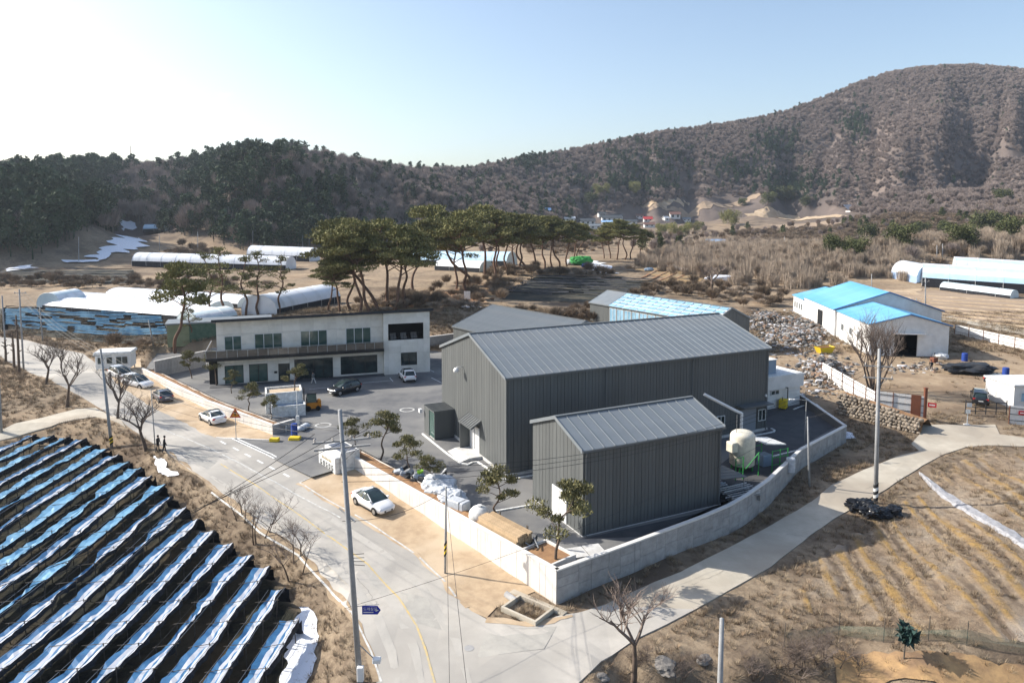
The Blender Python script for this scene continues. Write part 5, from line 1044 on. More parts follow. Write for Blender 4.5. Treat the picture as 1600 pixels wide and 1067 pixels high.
# ------------------------------------------------------------------ plastic tunnels
def tunnel(px_a, px_b, w, h, label, m='poly_white', end='poly_clear', stripes=None, group=None, dark_base=True):
    a, b = G(*px_a), G(*px_b); d = Vector((b.x - a.x, b.y - a.y, 0)); L = d.length; th = math.atan2(d.y, d.x); r = thing('plastic_tunnel', label, 'greenhouse', a, th, group); dz = (b.z - a.z)
    prof = [(-w / 2, 0), (-w / 2 * 1.0, h * .38), (-w / 2 * .9, h * .62), (-w / 2 * .68, h * .83), (-w / 2 * .36, h * .96), (0, h), (w / 2 * .36, h * .96), (w / 2 * .68, h * .83), (w / 2 * .9, h * .62), (w / 2, h * .38), (w / 2, 0)]
    n = max(3, int(L / 3)); mb = MB(); base = MB(); mats = [m, stripes] if stripes else [m]
    rows = [[(L * i / n, y, z + dz * i / n) for y, z in prof[1:-1]] for i in range(n + 1)]
    o = len(mb.v)
    for row in rows: mb.v += row
    k_ = len(rows[0])
    for i in range(n):
        for k in range(k_ - 1): mb.f.append((i * k_ + k, i * k_ + k + 1, (i + 1) * k_ + k + 1, (i + 1) * k_ + k)[::-1]); mb.m.append(1 if stripes and k in (1, 3, 6) else 0)
    mb.build('cover', mats, r, smooth=True)
    for sy in (-1, 1): MB().grid([[(L * i / n, sy * w / 2, -.2 + dz * i / n), (L * i / n, sy * w / 2, h * .38 + dz * i / n)] for i in range(n + 1)], flip=sy > 0).build('side_curtain', 'net_black' if dark_base and sy < 0 else end, r)
    for x, z in ((0.02, 0), (L - .02, dz)):
        e = MB(); e.add([(x, y, zz + z) for y, zz in prof], [tuple(range(len(prof)))]); e.build('end_wall', end, r)
    hp = MB().tube([(0, y * 1.004, z * 1.004 + .01) for y, z in prof], .04, 4).mesh('hoop', 'white_metal')
    for i in range(0, n + 1, 2): link('hoop', hp, r, (L * i / n, 0, dz * i / n))
    return r
tunnel((88, 480), (340, 500), 8, 2.7, 'nearest long white tunnel left of the office', 'poly_white', 'poly_clear')
tunnel((120, 472), (345, 488), 8, 2.7, 'second long white tunnel left of the office', 'poly_white', 'poly_clear')
tunnel((185, 464), (390, 478), 8, 2.7, 'farthest long white tunnel left of the office', 'poly_white', 'poly_clear')
tunnel((76, 484), (118, 476), 6.5, 4.2, 'short tunnel with grey band at the left field edge', 'poly_clear', 'poly_clear', 'poly_white')
tunnel((292, 508), (355, 497), 8, 2.7, 'clear plastic tunnel close behind the office left end', 'poly_clear', 'poly_clear', 'poly_white')
tunnel((405, 494), (508, 472), 9, 4.6, 'white tunnel slanting up behind the office windows', 'poly_white', 'poly_white')
tunnel((218, 414), (455, 421), 9, 5.0, 'long white tunnel in front of the far tree slope', 'poly_white', 'poly_white')
tunnel((395, 404), (492, 408), 9, 6.0, 'white tunnel hidden partly by the office pines', 'poly_white', 'poly_white')
tunnel((640, 412), (800, 415), 9, 5.0, 'pale blue tunnel seen between the grove trunks', 'poly_blue', 'poly_clear')
tunnel((690, 420), (760, 424), 8, 3.5, 'pale tunnel lower between the grove trunks', 'poly_white', 'poly_clear')
tunnel((228, 362), (262, 361), 9, 4.5, 'small blue grey tunnel in the snowy valley', 'poly_blue', 'poly_clear')
tunnel((1440, 444), (1700, 462), 10, 6.2, 'large blue and white striped tunnel on the right', 'poly_blue', 'poly_clear', 'poly_white')
tunnel((1490, 431), (1700, 446), 10, 6.0, 'second striped tunnel behind the large one on the right', 'poly_blue', 'poly_clear', 'poly_white')
tunnel((1450, 441), (1410, 433), 9, 5.2, 'short white dome tunnel on the right', 'poly_white', mat('tunnel_end', (0.28, 0.4, 0.6), (0.33, 0.45, 0.65), 1, 0.6) and 'tunnel_end')
tunnel((1475, 452), (1585, 466), 5, 2.2, 'low clear tunnel frame beside the ploughed field', 'poly_clear', 'poly_clear')

def patch(name, px, m, dz, kind='structure', n=3, jit=.5, seed=1, label=None):
    rd = random.Random(seed); pts = [G(*q) for q in px]; out = []
    for i in range(len(pts)):
        a, b = pts[i], pts[(i + 1) % len(pts)]; k = max(2, min(16, int((b - a).length / (.35 if a.y < 100 else 2)))); nr = Vector((-(b - a).y, (b - a).x, 0)).normalized()
        for j in range(k): q = a.lerp(b, j / k); s = jit * min(1, (b - a).length / 6) * (float(vnoise(j * .6 + i * 5, seed, seed)) * 2 - 1) * 1.3 + jit * .25 * rd.uniform(-1, 1); out.append((q.x + nr.x * s, q.y + nr.y * s))
    return sheet(name, out, m, dz, step=1.0 if pts[0].y < 100 else 6)
mat('pale_soil', (.36, .27, .19), (.27, .2, .14), .25, .95, .05, 3, space='World', stretch=(.15, 1, 1))
# ------------------------------------------------------------------ village houses and far buildings
mat('tile_dark', (0.05, 0.06, 0.068), (0.08, 0.09, 0.1), 1, 0.7); mat('tile_red', (0.5, 0.07, 0.07), (0.42, 0.05, 0.05), 1, 0.6); mat('tile_sky', (0.35, 0.55, 0.8), (0.3, 0.5, 0.75), 1, 0.6); mat('tile_brown', (0.2, 0.11, 0.09), (0.16, 0.09, 0.07), 1, 0.7); mat('slate_panel', (0.09, 0.1, 0.13), (0.12, 0.13, 0.16), .5, .3)
def house(u, v, w, d, he, hr, label, roof, wall='white_wall', rz=0.0):
    p = G(u, v); r = thing('village_house', label, 'house', p, rz); b = MB().box((-w / 2, -d / 2, -1), (w / 2, d / 2, he)); b.add([(-w / 2, -d / 2, he), (-w / 2, d / 2, he), (-w / 2, 0, hr)], [(0, 2, 1)]); b.add([(w / 2, -d / 2, he), (w / 2, d / 2, he), (w / 2, 0, hr)], [(0, 1, 2)]); b.build('wall', wall, r)
    e = .7; sl = (hr - he) / (d / 2) * e
    for s in (-1, 1): MB().add([(-w / 2 - e, s * (d / 2 + e), he - sl), (w / 2 + e, s * (d / 2 + e), he - sl), (w / 2 + e, 0, hr + .05), (-w / 2 - e, 0, hr + .05), (-w / 2 - e, s * (d / 2 + e), he - sl + .2), (w / 2 + e, s * (d / 2 + e), he - sl + .2), (w / 2 + e, 0, hr + .25), (-w / 2 - e, 0, hr + .25)], [(0, 1, 2, 3), (7, 6, 5, 4), (0, 4, 5, 1), (1, 5, 6, 2), (3, 7, 4, 0)] if s > 0 else [(3, 2, 1, 0), (4, 5, 6, 7), (1, 5, 4, 0), (2, 6, 5, 1), (0, 4, 7, 3)]).build('roof_slope', roof, r)
    MB().box((-w / 2 - e, -.25, hr + .2), (w / 2 + e, .25, hr + .42)).build('ridge', roof, r)
    k = max(1, int(w / 4))
    for i in range(k): window(r, -w / 2 + (i + .3) * w / k, -w / 2 + (i + .7) * w / k, .9, he - .6, -d / 2 - .02, 2, 'frame_white', 'glass_dark')
house(918, 351, 13, 8, 3.4, 5.6, 'leftmost village house with dark hipped roof', 'tile_dark'); house(955, 347, 18, 9, 4, 6.6, 'long village house with dark tiled roof', 'tile_dark'); house(948, 352, 9, 5, 3, 4.2, 'low village shed with pale blue roof', 'tile_sky'); house(985, 351, 11, 7, 3, 4.6, 'grey roofed house left of the red roof', 'tile_dark')
house(1012, 347, 9, 7, 3.4, 5.8, 'village house with bright red roof', 'tile_red'); house(1014, 355, 9, 6, 2.6, 4.2, 'shed with dull red roof below the bright red one', 'tile_brown'); house(1054, 341, 11, 8, 4.5, 7.2, 'brown roofed house with white gable on the terrace', 'tile_brown'); house(1040, 345, 6, 5, 3, 4.6, 'small white house left of the brown roofed one', 'white_metal', rz=.5)
house(912, 377, 7, 6, 3, 4.5, 'white shed with blue roof behind the grove end', 'tile_sky'); house(852, 334, 9, 6, 3.5, 5, 'small blue house at the foot of the far hill', 'tile_sky'); house(1118, 386, 9, 5, 3, 3.8, 'pale blue roofed shed in the thicket', 'tile_sky'); house(904, 360, 8, 6, 2.8, 4, 'grey shed behind the right end of the grove', 'roof_metal')
house(930, 358, 10, 6, 3, 4.4, 'grey roofed shed between the pines and the village', 'roof_metal'); house(965, 342, 9, 6, 3, 4.8, 'village house with dark roof behind the long one', 'tile_dark', rz=.4); house(1000, 341, 8, 6, 3, 4.6, 'village house with brown roof above the bright red one', 'tile_brown', rz=-.3); house(1072, 346, 9, 6, 2.8, 4.2, 'grey roofed barn right of the brown roofed house', 'roof_metal'); house(940, 338, 8, 6, 3, 4.6, 'small dark roofed house at the top of the village', 'tile_dark', rz=.2); house(890, 346, 9, 6, 2.8, 4.0, 'white shed at the left end of the village', 'white_metal')
p = G(1330, 330); r = thing('solar_array', 'dark sloping panel roof at the foot of the big hill', 'roof', p, 0); MB().add([(-2, 0, 0.5), (34, 0, 0.5), (34, 12, 6), (-2, 12, 6), (-2, 0, .2), (34, 0, .2), (34, 12, 5.7), (-2, 12, 5.7)], [(0, 1, 2, 3), (7, 6, 5, 4), (0, 4, 5, 1), (1, 5, 6, 2), (2, 6, 7, 3), (3, 7, 4, 0)]).build('panel_roof', 'slate_panel', r); MB().box((0, 1, -1), (32, 11, .2)).build('base', 'white_wall', r)
p = G(1240, 392); r = thing('low_roof', 'long low grey roof above the thicket', 'roof', p, 0.25); MB().add([(-7, 0, 1.6), (9, 0, 1.6), (9, 4, 2.6), (-7, 4, 2.6), (-7, 0, 1.4), (9, 0, 1.4), (9, 4, 2.4), (-7, 4, 2.4)], [(0, 1, 2, 3), (7, 6, 5, 4), (0, 4, 5, 1), (1, 5, 6, 2), (2, 6, 7, 3), (3, 7, 4, 0)]).build('roof_slope', 'roof_metal', r); MB().box((-6.5, .3, -1), (8.5, 3.6, 1.5)).build('wall', 'white_wall', r)
for k, (q_, m_) in enumerate((([(1010, 334), (1090, 322), (1160, 322), (1090, 336)], 'pale_soil'), ([(1100, 318), (1170, 308), (1215, 314), (1160, 320)], 'pale_soil'), ([(1165, 336), (1250, 333), (1330, 338), (1240, 345)], 'sand'), ([(1080, 392), (1130, 378), (1190, 378), (1160, 392)], 'pale_soil'), ([(1200, 352), (1290, 346), (1330, 352), (1230, 360)], 'pale_soil'), ([(1000, 322), (1050, 314), (1080, 316), (1030, 324)], 'sand'))): patch('terrace_plot', q_, m_, .5, jit=3, seed=80 + k)
# dark shed behind the office on the left, boundary walls
p = G(262, 540); q = G(332, 528); r = thing('green_shed', 'long dark green shed with grey roof left of the office', 'shed', p, math.atan2(q.y - p.y, q.x - p.x)); L = 17
MB().box((0, 0, -.3), (L, 5, 3.6)).build('wall', 'green_panel', r); MB().box((-.3, -.3, 3.6), (L + .3, 5.3, 3.85)).build('roof', 'roof_metal', r); MB().box((0, -.06, -.3), (3.5, 0, 3.5)).build('end_panel', mat('moss_panel', (.22, .24, .15), (.18, .2, .12), 1, .8), r)
p, q = pz(243, 590, 0), pz(322, 572, 0); r = thing('boundary_wall', 'grey ribbed boundary wall left of the office', 'wall', (p.x, p.y, 0), math.atan2(q.y - p.y, q.x - p.x)); n = 16; s = (q - p).length / n; me = MB().box((0.01, 0, -.3), (s - .01, .18, 2.4)).mesh('wall_panel', 'concrete_raw')
for k in range(n): link('wall_panel', me, r, (k * s, 0, 0))
MB().box((-.05, -.05, 2.4), (n * s + .05, .24, 2.5)).build('coping', 'concrete_cap', r)
p, q = pz(662, 552, 0), pz(706, 546, 0); r = thing('boundary_wall', 'plain grey wall between the office and the large warehouse', 'wall', (p.x - 2, p.y + 1, 0), math.atan2(q.y - p.y, q.x - p.x)); MB().box((0, 0, -.3), (12, .25, 2.3)).build('wall_core', 'concrete_raw', r); MB().box((-.05, -.05, 2.3), (12.05, .3, 2.4)).build('coping', 'concrete_cap', r)
# antenna on the far peak
pk = onT(-690, 1300); r = thing('antenna_mast', 'thin red and white antenna mast on the far left peak', 'antenna', pk); mb = MB()
hh = 48
for k in range(3): a = k * 2.094; mb.tube([(math.cos(a) * 2.2, math.sin(a) * 2.2, 0), (math.cos(a) * .35, math.sin(a) * .35, hh)], .28, 4)
for k in range(12): z = hh * k / 12; rr = 2.2 - 1.85 * z / hh; mb.tube([(rr, 0, z), (-rr * .5, rr * .87, z + 3)], .14, 3); mb.tube([(-rr * .5, rr * .87, z), (-rr * .5, -rr * .87, z + 3)], .14, 3)
mb.build('lattice', mat('mast_red', (.5, .2, .17), (.6, .55, .5), .08, .7), r); MB().tube([(0, 0, hh), (0, 0, hh + 10)], .2, 4).build('spike', 'mast_red', r)

# ------------------------------------------------------------------ snow, field strips
patch('snow', [(468, 948), (488, 950), (497, 985), (494, 1030), (478, 1075), (436, 1075), (452, 1010)], 'snow', .07, jit=.25)
patch('snow', [(238, 716), (255, 718), (262, 734), (280, 744), (268, 748), (248, 740)], 'snow', .14, jit=.3, seed=2)
patch('snow', [(186, 342), (210, 350), (216, 358), (188, 360)], 'snow', .6, jit=3, seed=3); patch('snow', [(185, 372), (226, 374), (226, 388), (182, 398), (160, 408), (138, 404), (160, 396)], 'snow', .6, jit=3, seed=4); patch('snow', [(96, 408), (160, 408), (150, 412), (98, 413)], 'snow', .6, jit=2, seed=5)
patch('snow', [(925, 408), (940, 412), (968, 428), (940, 428), (915, 420)], 'snow', .3, jit=1.5, seed=6); patch('snow', [(1030, 414), (1080, 418), (1096, 426), (1060, 423)], 'snow', .3, jit=1.5, seed=7); patch('snow', [(1318, 674), (1332, 678), (1337, 686), (1321, 687)], 'snow', .12, jit=.1, seed=8)
patch('snow', [(715, 473), (742, 474), (752, 481), (722, 482)], 'snow', .15, jit=.6, seed=9); patch('snow', [(0, 420), (60, 414), (60, 420), (10, 426)], 'snow', .5, jit=2, seed=10)
fl = patch('far_field', [(985, 415), (1030, 412), (1100, 430), (1090, 444), (1040, 440)], 'orange_soil', .12, jit=1.5, seed=11)
patch('far_field', [(1385, 452), (1460, 455), (1640, 470), (1640, 508), (1500, 500), (1400, 478)], mat('pale_soil', (.36, .27, .19), (.27, .2, .14), .25, .95, .05, 3, space='World', stretch=(.15, 1, 1)) and 'pale_soil', .12, jit=1, seed=12)
patch('far_field', [(1330, 455), (1440, 452), (1420, 470), (1360, 470)], 'sand', .14, jit=1, seed=13)
patch('farm_track', [(1465, 488), (1640, 524), (1640, 533), (1500, 505), (1440, 494)], 'lane_concrete', .14, jit=.3, seed=14)
patch('grove_floor', [(600, 492), (650, 462), (700, 455), (780, 440), (790, 452), (735, 480), (690, 490)], mat('needle_floor', (.34, .18, .09), (.26, .15, .085), .5, .95, .05, 3, space='World', c3=(.36, .26, .16), scale3=.12) and 'needle_floor', .12, jit=1.5, seed=15)
# soil rows and the pale plastic strip in the field on the right
def crop_bed(a, b, w, m, seed, h=.16):
    rd = random.Random(seed); p, q = G(*a), G(*b); d = Vector((q.x - p.x, q.y - p.y, 0)); L = d.length; d.normalize(); nr = Vector((-d.y, d.x, 0)); n = max(6, int(L / .5)); rows = []
    for i in range(n + 1):
        s = L * i / n; c = Vector((p.x, p.y, 0)) + d * s; ww = w * ((.9 + .15 * float(fbm(s * .25, seed * 3.1, seed, 3))) if m == 'plastic_mulch' else (.55 + .8 * float(fbm(s * .25, seed * 3.1, seed, 3)))) * min(1, 4 * min(i + .3, n - i + .3) / n); row = []
        for k in range(5): t = k / 4 - .5; x = c + nr * (ww * t + rd.uniform(-.04, .04)); row.append((x.x, x.y, tz(x.x, x.y) + (.03 if k in (0, 4) else h + rd.uniform(-.04, .05)) - (.12 if k in (0, 4) else 0)))
        rows.append(row)
    o = MB().grid(rows, flip=True).build('soil_row', m); o['kind'] = 'structure'
def furrowed_field():
    p, q = G(1445, 870), G(1570, 1010); d = Vector((q.x - p.x, q.y - p.y, 0)).normalized(); nr = Vector((-d.y, d.x, 0)); o0 = Vector((p.x, p.y, 0))
    reg = [tuple(G(*w)[:2]) for w in ((1275, 862), (1345, 812), (1420, 762), (1475, 722), (1530, 706), (1700, 712), (1750, 1010), (1600, 1030), (1480, 1000), (1330, 985), (1225, 950))]
    lx = [(Vector((x, y, 0)) - o0).dot(nr) for x, y in reg]; ly = [(Vector((x, y, 0)) - o0).dot(d) for x, y in reg]
    X = np.arange(min(lx), max(lx), .14); Y = np.arange(min(ly), max(ly), .4); XX, YY = np.meshgrid(X, Y); wx = o0.x + nr.x * XX + d.x * YY; wy = o0.y + nr.y * XX + d.y * YY
    dist = poly_dist(wx.ravel(), wy.ravel(), reg).reshape(XX.shape) + 2.2 * (fbm(wx * .5, wy * .5, 71, 3) - .5); fade = ss(.2, -1.5, dist); Z = T(wx.ravel(), wy.ravel()).reshape(XX.shape)
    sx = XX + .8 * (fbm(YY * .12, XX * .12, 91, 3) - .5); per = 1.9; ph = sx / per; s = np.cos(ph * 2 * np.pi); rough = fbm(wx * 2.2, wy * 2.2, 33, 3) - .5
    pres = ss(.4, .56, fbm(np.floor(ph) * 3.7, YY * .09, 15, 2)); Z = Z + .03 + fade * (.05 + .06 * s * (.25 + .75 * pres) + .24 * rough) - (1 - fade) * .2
    n, m = XX.shape; i, j = np.meshgrid(np.arange(n - 1), np.arange(m - 1), indexing='ij'); q_ = (i * m + j).ravel(); f = np.stack([q_, q_ + 1, q_ + m + 1, q_ + m], 1); keep = (dist[:-1, :-1] < .6).ravel(); f = f[keep]
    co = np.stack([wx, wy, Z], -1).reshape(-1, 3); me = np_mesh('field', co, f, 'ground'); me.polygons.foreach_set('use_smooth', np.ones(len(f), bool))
    if me.polygons[0].normal.z < 0: me.flip_normals()
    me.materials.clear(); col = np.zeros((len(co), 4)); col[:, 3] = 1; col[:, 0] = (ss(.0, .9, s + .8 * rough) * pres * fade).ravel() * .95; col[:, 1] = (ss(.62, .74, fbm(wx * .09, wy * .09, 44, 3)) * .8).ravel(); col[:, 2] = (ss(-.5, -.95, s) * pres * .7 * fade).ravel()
    a_ = me.color_attributes.new('zone', 'FLOAT_COLOR', 'POINT'); a_.data.foreach_set('color', col.ravel())
    mt = bpy.data.materials.new('furrowed_soil'); mt.use_nodes = True; N, L = mt.node_tree.nodes, mt.node_tree.links; B = N['Principled BSDF']; B.inputs['Roughness'].default_value = .95; B.inputs['Specular IOR Level'].default_value = .1
    g = N.new('ShaderNodeNewGeometry').outputs['Position']; at_ = N.new('ShaderNodeAttribute'); at_.attribute_name = 'zone'; sp = N.new('ShaderNodeSeparateColor'); L.new(at_.outputs['Color'], sp.inputs[0])
    def nz_(sc, lo, hi): t = N.new('ShaderNodeTexNoise'); t.inputs['Scale'].default_value = sc; t.inputs['Detail'].default_value = 9; t.inputs['Roughness'].default_value = .75; L.new(g, t.inputs['Vector']); r = N.new('ShaderNodeMapRange'); r.inputs[1].default_value = lo; r.inputs[2].default_value = hi; L.new(t.outputs[0], r.inputs[0]); return r.outputs[0]
    def mx_(f, c1, c2):
        x = N.new('ShaderNodeMixRGB')
        for k, c in ((1, c1), (2, c2)):
            if isinstance(c, tuple): x.inputs[k].default_value = (*c, 1)
            else: L.new(c, x.inputs[k])
        L.new(f, x.inputs[0]); return x.outputs[0]
    base = mx_(nz_(1.3, .38, .62), (.2, .145, .1), (.36, .275, .19)); base = mx_(nz_(.16, .45, .62), base, mx_(nz_(2.2, .4, .6), (.27, .22, .17), (.42, .35, .27)))
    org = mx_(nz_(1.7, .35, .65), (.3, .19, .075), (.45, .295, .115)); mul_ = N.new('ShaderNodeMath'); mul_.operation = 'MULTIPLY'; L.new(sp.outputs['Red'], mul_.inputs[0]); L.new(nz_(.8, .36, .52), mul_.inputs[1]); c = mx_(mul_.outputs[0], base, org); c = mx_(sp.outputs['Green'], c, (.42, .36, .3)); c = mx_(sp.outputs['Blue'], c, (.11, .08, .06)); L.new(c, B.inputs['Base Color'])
    t = N.new('ShaderNodeTexNoise'); t.inputs['Scale'].default_value = 4; t.inputs['Detail'].default_value = 9; t.inputs['Roughness'].default_value = .8; L.new(g, t.inputs['Vector']); bp = N.new('ShaderNodeBump'); bp.inputs['Strength'].default_value = 1; bp.inputs['Distance'].default_value = .2; L.new(t.outputs[0], bp.inputs['Height']); L.new(bp.outputs[0], B.inputs['Normal'])
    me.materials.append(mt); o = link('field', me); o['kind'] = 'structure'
furrowed_field()
crop_bed((1436, 741), (1690, 918), 1.5, mat('plastic_mulch', (.36, .36, .38), (.24, .24, .25), 3, .7, .03, 8, space='World') and 'plastic_mulch', 520, .28)
for k, (a, b) in enumerate((((1001, 436), (1032, 420)), ((1012, 440), (1045, 424)), ((1024, 442), (1058, 427)), ((1036, 444), (1072, 430)))): crop_bed(a, b, 1.6, 'needle_floor', 530 + k, .3)
for k in range(7): crop_bed((1420 + k * 8, 461 + k * 6), (1660, 478 + k * 6.5), .9, 'sand', 540 + k, .3)
# ------------------------------------------------------------------ poles, lamps and wires
mat('concrete_pole', (0.33, 0.335, 0.34), (0.25, 0.255, 0.26), 1.5, 0.85); mat('wire', (0.03, 0.03, 0.032), rough=0.6); mat('ceramic', (0.55, 0.5, 0.45), rough=0.4); mat('stripe_yellow', (0.7, 0.5, 0.03), rough=0.6); mat('blue_sign', (0.015, 0.03, 0.3), rough=0.4)
def pole(base, top, label, r=0.17, arms=(), stripes=None, name='utility_pole', lamp=None, mt='concrete_pole', extra=None):
    base = Vector(base); top = Vector(top); r_ = thing(name, label, 'pole', base); d = top - base
    MB().tube([(0, 0, -.5), d * .5, d], [r, r * .85, r * .62], 10).build('shaft', mt, r_, smooth=True)
    for (t, half, ang, ins) in arms:
        c = d * t; ax = Vector((math.cos(ang), math.sin(ang), 0)); a = MB(); a.box((-half, -.05, -.05), (half, .05, .05), Matrix.Translation(c + Vector((0, 0, 0)) + Vector((-ax.y, ax.x, 0)) * (r * .9 + .05)) @ Rz(ang)); am = a.build('crossarm', 'pole_grey', r_)
        MB().tube([c - Vector((0, 0, .7)), c + ax * half * .55], .025, 4).build('brace', 'pole_grey', am)
        for k in range(ins):
            x = -half + .12 + (2 * half - .24) * k / max(1, ins - 1); q = c + ax * x + Vector((-ax.y, ax.x, 0)) * (r * .9 + .05); MB().lathe([(.03, .05), (.06, .09), (.035, .13), (.07, .17), (.03, .26)], 7, q).build('insulator', 'ceramic', am)
    if stripes:
        z0, z1, m1, m2 = stripes; n = 5
        for k in range(n):
            t0 = z0 + (z1 - z0) * k / n; rr = r * 1.06; sb = MB(); ring0 = [d.normalized() * t0 + Vector((math.cos(a) * rr, math.sin(a) * rr, math.cos(a) * .12)) for a in np.linspace(0, 2 * math.pi, 11)]; sb.grid([ring0, [q + Vector((0, 0, (z1 - z0) / n)) for q in ring0]], flip=False); sb.build('warning_band', m1 if k % 2 else m2, r_)
    if lamp:
        (z, dx, dy, dz) = lamp; c = d.normalized() * z; e = c + Vector((dx, dy, dz)); l_ = MB().tube([c, c.lerp(e, .6) + Vector((0, 0, .05)), e], .03, 5).build('lamp_arm', 'pole_grey', r_); h = MB().cbox((-.3, -.12, -.06), (.3, .12, .06), .03, Matrix.Translation(e) @ Rz(math.atan2(dy, dx))); h.build('lamp_head', 'white_metal', l_)
    if extra: extra(r_, d)
    return base + d
nb = onT(*pz(563, 1066, tz(-8, 36.5))[:2]); nt = at(531, 640, nb.y + .2)
def near_extra(r_, d):
    L = d.length; a = d.normalized()
    c = a * (L * .285); bl = MB().tube([c, c + Vector((1.35, .0, .12))], .02, 5).build('sign_bracket', 'pole_grey', r_)
    sg = thing('street_sign', 'dark blue street name sign with white writing on the near pole', 'sign', r_.location + c + Vector((.42, -.06, -.42))); pts = [(0, 0), (.85, 0), (1.02, .24), (.85, .48), (0, .48)]
    s_ = MB(); s_.add([(x, 0, z) for x, z in pts] + [(x, .03, z) for x, z in pts], [(0, 1, 2, 3, 4), (9, 8, 7, 6, 5)] + [(i, 5 + i, 5 + (i + 1) % 5, (i + 1) % 5) for i in range(5)]); s_.build('plate', 'blue_sign', sg)
    for x in (.2, .7): MB().tube([(x, .02, .48), (x, .05, .56)], .02, 4).build('hanger', 'pole_grey', sg)
    cu = bpy.data.curves.new('lettering', 'FONT'); cu.body = '도래실길'; cu.size = .2; to = bpy.data.objects.new('lettering_source', cu); C.objects.link(to); dg = bpy.context.evaluated_depsgraph_get()
    me = bpy.data.meshes.new_from_object(to.evaluated_get(dg)); bpy.data.objects.remove(to); me.materials.clear(); me.materials.append(MATS['white_paint'])
    if len(me.vertices):
        xs = [v.co.x for v in me.vertices]; sc = .74 / max(.01, max(xs) - min(xs))
        for v in me.vertices: v.co = Vector((.07 + (v.co.x - min(xs)) * sc, -.006, .24 + v.co.y * min(sc, 1.2)))
        link('lettering', me, sg)
    MB().box((.07, -.006, .1), (.62, -.004, .15)).build('small_print', 'white_paint', sg); MB().add([(.74, -.006, .16), (.92, -.006, .24), (.74, -.006, .32)], [(0, 1, 2)]).build('arrow', 'white_paint', sg)
    c = a * (L * .15); MB().tube([c, c + Vector((.9, -.2, -.75))], .03, 5).build('stay', 'pole_grey', r_); MB().cbox((.75, -.4, c.z - .95), (1.2, -.05, c.z - .72), .04).build('lamp_head', 'white_metal', r_)
    c = a * (L * .62); MB().tube([c + Vector((-.55, .35, .25)), c + Vector((.45, -.25, -.25))], .045, 6).build('stay', 'pole_grey', r_)
    for k in range(4): c = a * (L * (.44 + k * .012)); MB().tube([c, c + Vector((.75, -.1, .04 * k))], .018, 4).build('cable_bracket', 'wire', r_)
    MB().cbox((-.1, -.4, .3), (.25, -.1, 1.1), .03).build('meter_box', 'white_metal', r_)
near_top = pole(nb, nt, 'nearest tall grey utility pole with blue street sign at the road edge', .17, ((.885, 1.55, .32, 4), (.86, 1.5, .32, 0)), name='utility_pole', extra=near_extra)
lb_ = G(175, 700); left_top = pole(lb_, at(157, 545, lb_.y), 'grey utility pole with striped foot beside the near left bare tree', .17, ((.93, .9, .2, 3),), (.4, 1.3, 'stripe_yellow', 'black'))
sb_ = G(695.5, 896); st_top = pole(sb_, at(697, 760, sb_.y), 'short dark pole with yellow and black bands before the long wall', .09, (), (1.35, 2.35, 'stripe_yellow', 'black'), mt='pole_grey', lamp=(5.7, -1.3, .5, .15))
rb_ = G(1368, 786); right_top = pole(rb_, at(1374, 545, rb_.y), 'tall grey utility pole beside the black rubbish bags', .2, ((.885, 1.15, -.3, 3), (.81, 1.2, -.3, 3)), (.3, 1.8, 'white_paint', 'black'))
wb_ = G(1265, 760); wl_top = pole(wb_, at(1262, 651, wb_.y), 'slim pole standing outside the shaded lane wall', .11, ())
p = pz(1257, 697, 0); pole(p, at(1260, 625, p.y), 'thin yard lamp post inside the shaded lane wall', .05, (), lamp=(4.9, -1.5, 0, .1), mt='pole_grey', name='lamp_post')
p = G(243, 706); pole(p, at(236, 609, p.y), 'thin grey post beside the two people', .06, (), mt='pole_grey', name='post')
p = onT(at(1128, 968, 33.5).x, 33.5); pole(p, at(1128, 966, 33.5), 'grey concrete post rising from the bottom edge', .17, ())
p = G(2, 676); pole(p, at(-4, 560, p.y), 'pole cut by the left picture edge beside the branch road', .16, ())
cl_tops = []
for u, v, ut, vt, lb in ((37, 578, 30, 452, 'tall pole with crossarm among the far left trunks'), (10, 565, 3, 462, 'pole at the far left picture edge beyond the trunks'), (67, 533, 62, 480, 'pole at the corner of the pale blue shade field'), (240, 540, 232, 500, 'short pole before the pale blue shade rows')):
    p = G(u, v); cl_tops.append(pole(p, at(ut, vt, p.y), lb, .15, ((.95, .9, .1, 3),) if u == 37 else ()))
for u, v, vt, lb in ((123, 410, 370, 'far pole beside the snowy valley mouth'), (309, 397, 362, 'far pole above the long white tunnel'), (249, 392, 368, 'far pole in the snowy valley'), (395, 392, 360, 'far pole left of the hidden white tunnel'), (473, 393, 368, 'left of two far poles above the hidden tunnel'), (483, 392, 366, 'right of two far poles above the hidden tunnel'), (1362, 462, 428, 'pole behind the blue roof'), (1446, 500, 433, 'pole with transformer beside the blue roofed workshop'), (1464, 408, 383, 'left of paired poles above the striped tunnel'), (1473, 408, 381, 'right of paired poles above the striped tunnel'), (1226, 394, 370, 'pole in the thicket above the low roof'), (1340, 330, 316, 'far pole by the dark panel roof'), (1432, 503, 466, 'short pole left of the transformer pole')):
    p = G(u, v); q = pole(p, at(u, vt, p.y), lb, .16, ((.9, 1.0, 0, 3), (.75, 1.0, 0, 0)) if 'transformer' in lb else ())
    if 'transformer' in lb: tr = bpy.data.objects.new('t', None); bpy.data.objects.remove(tr)
def wire(a, b, sag, label, r=.012, group=None):
    a, b = Vector(a), Vector(b); n = 22; o = a.copy(); pts = [a.lerp(b, i / n) - Vector((0, 0, sag * 4 * (i / n) * (1 - i / n))) - o for i in range(n + 1)]
    w = MB().tube(pts, r, 4).build('power_line', 'wire', None, o); tag(w, label, 'wire', group)
E3 = ['outer', 'middle', 'inner']
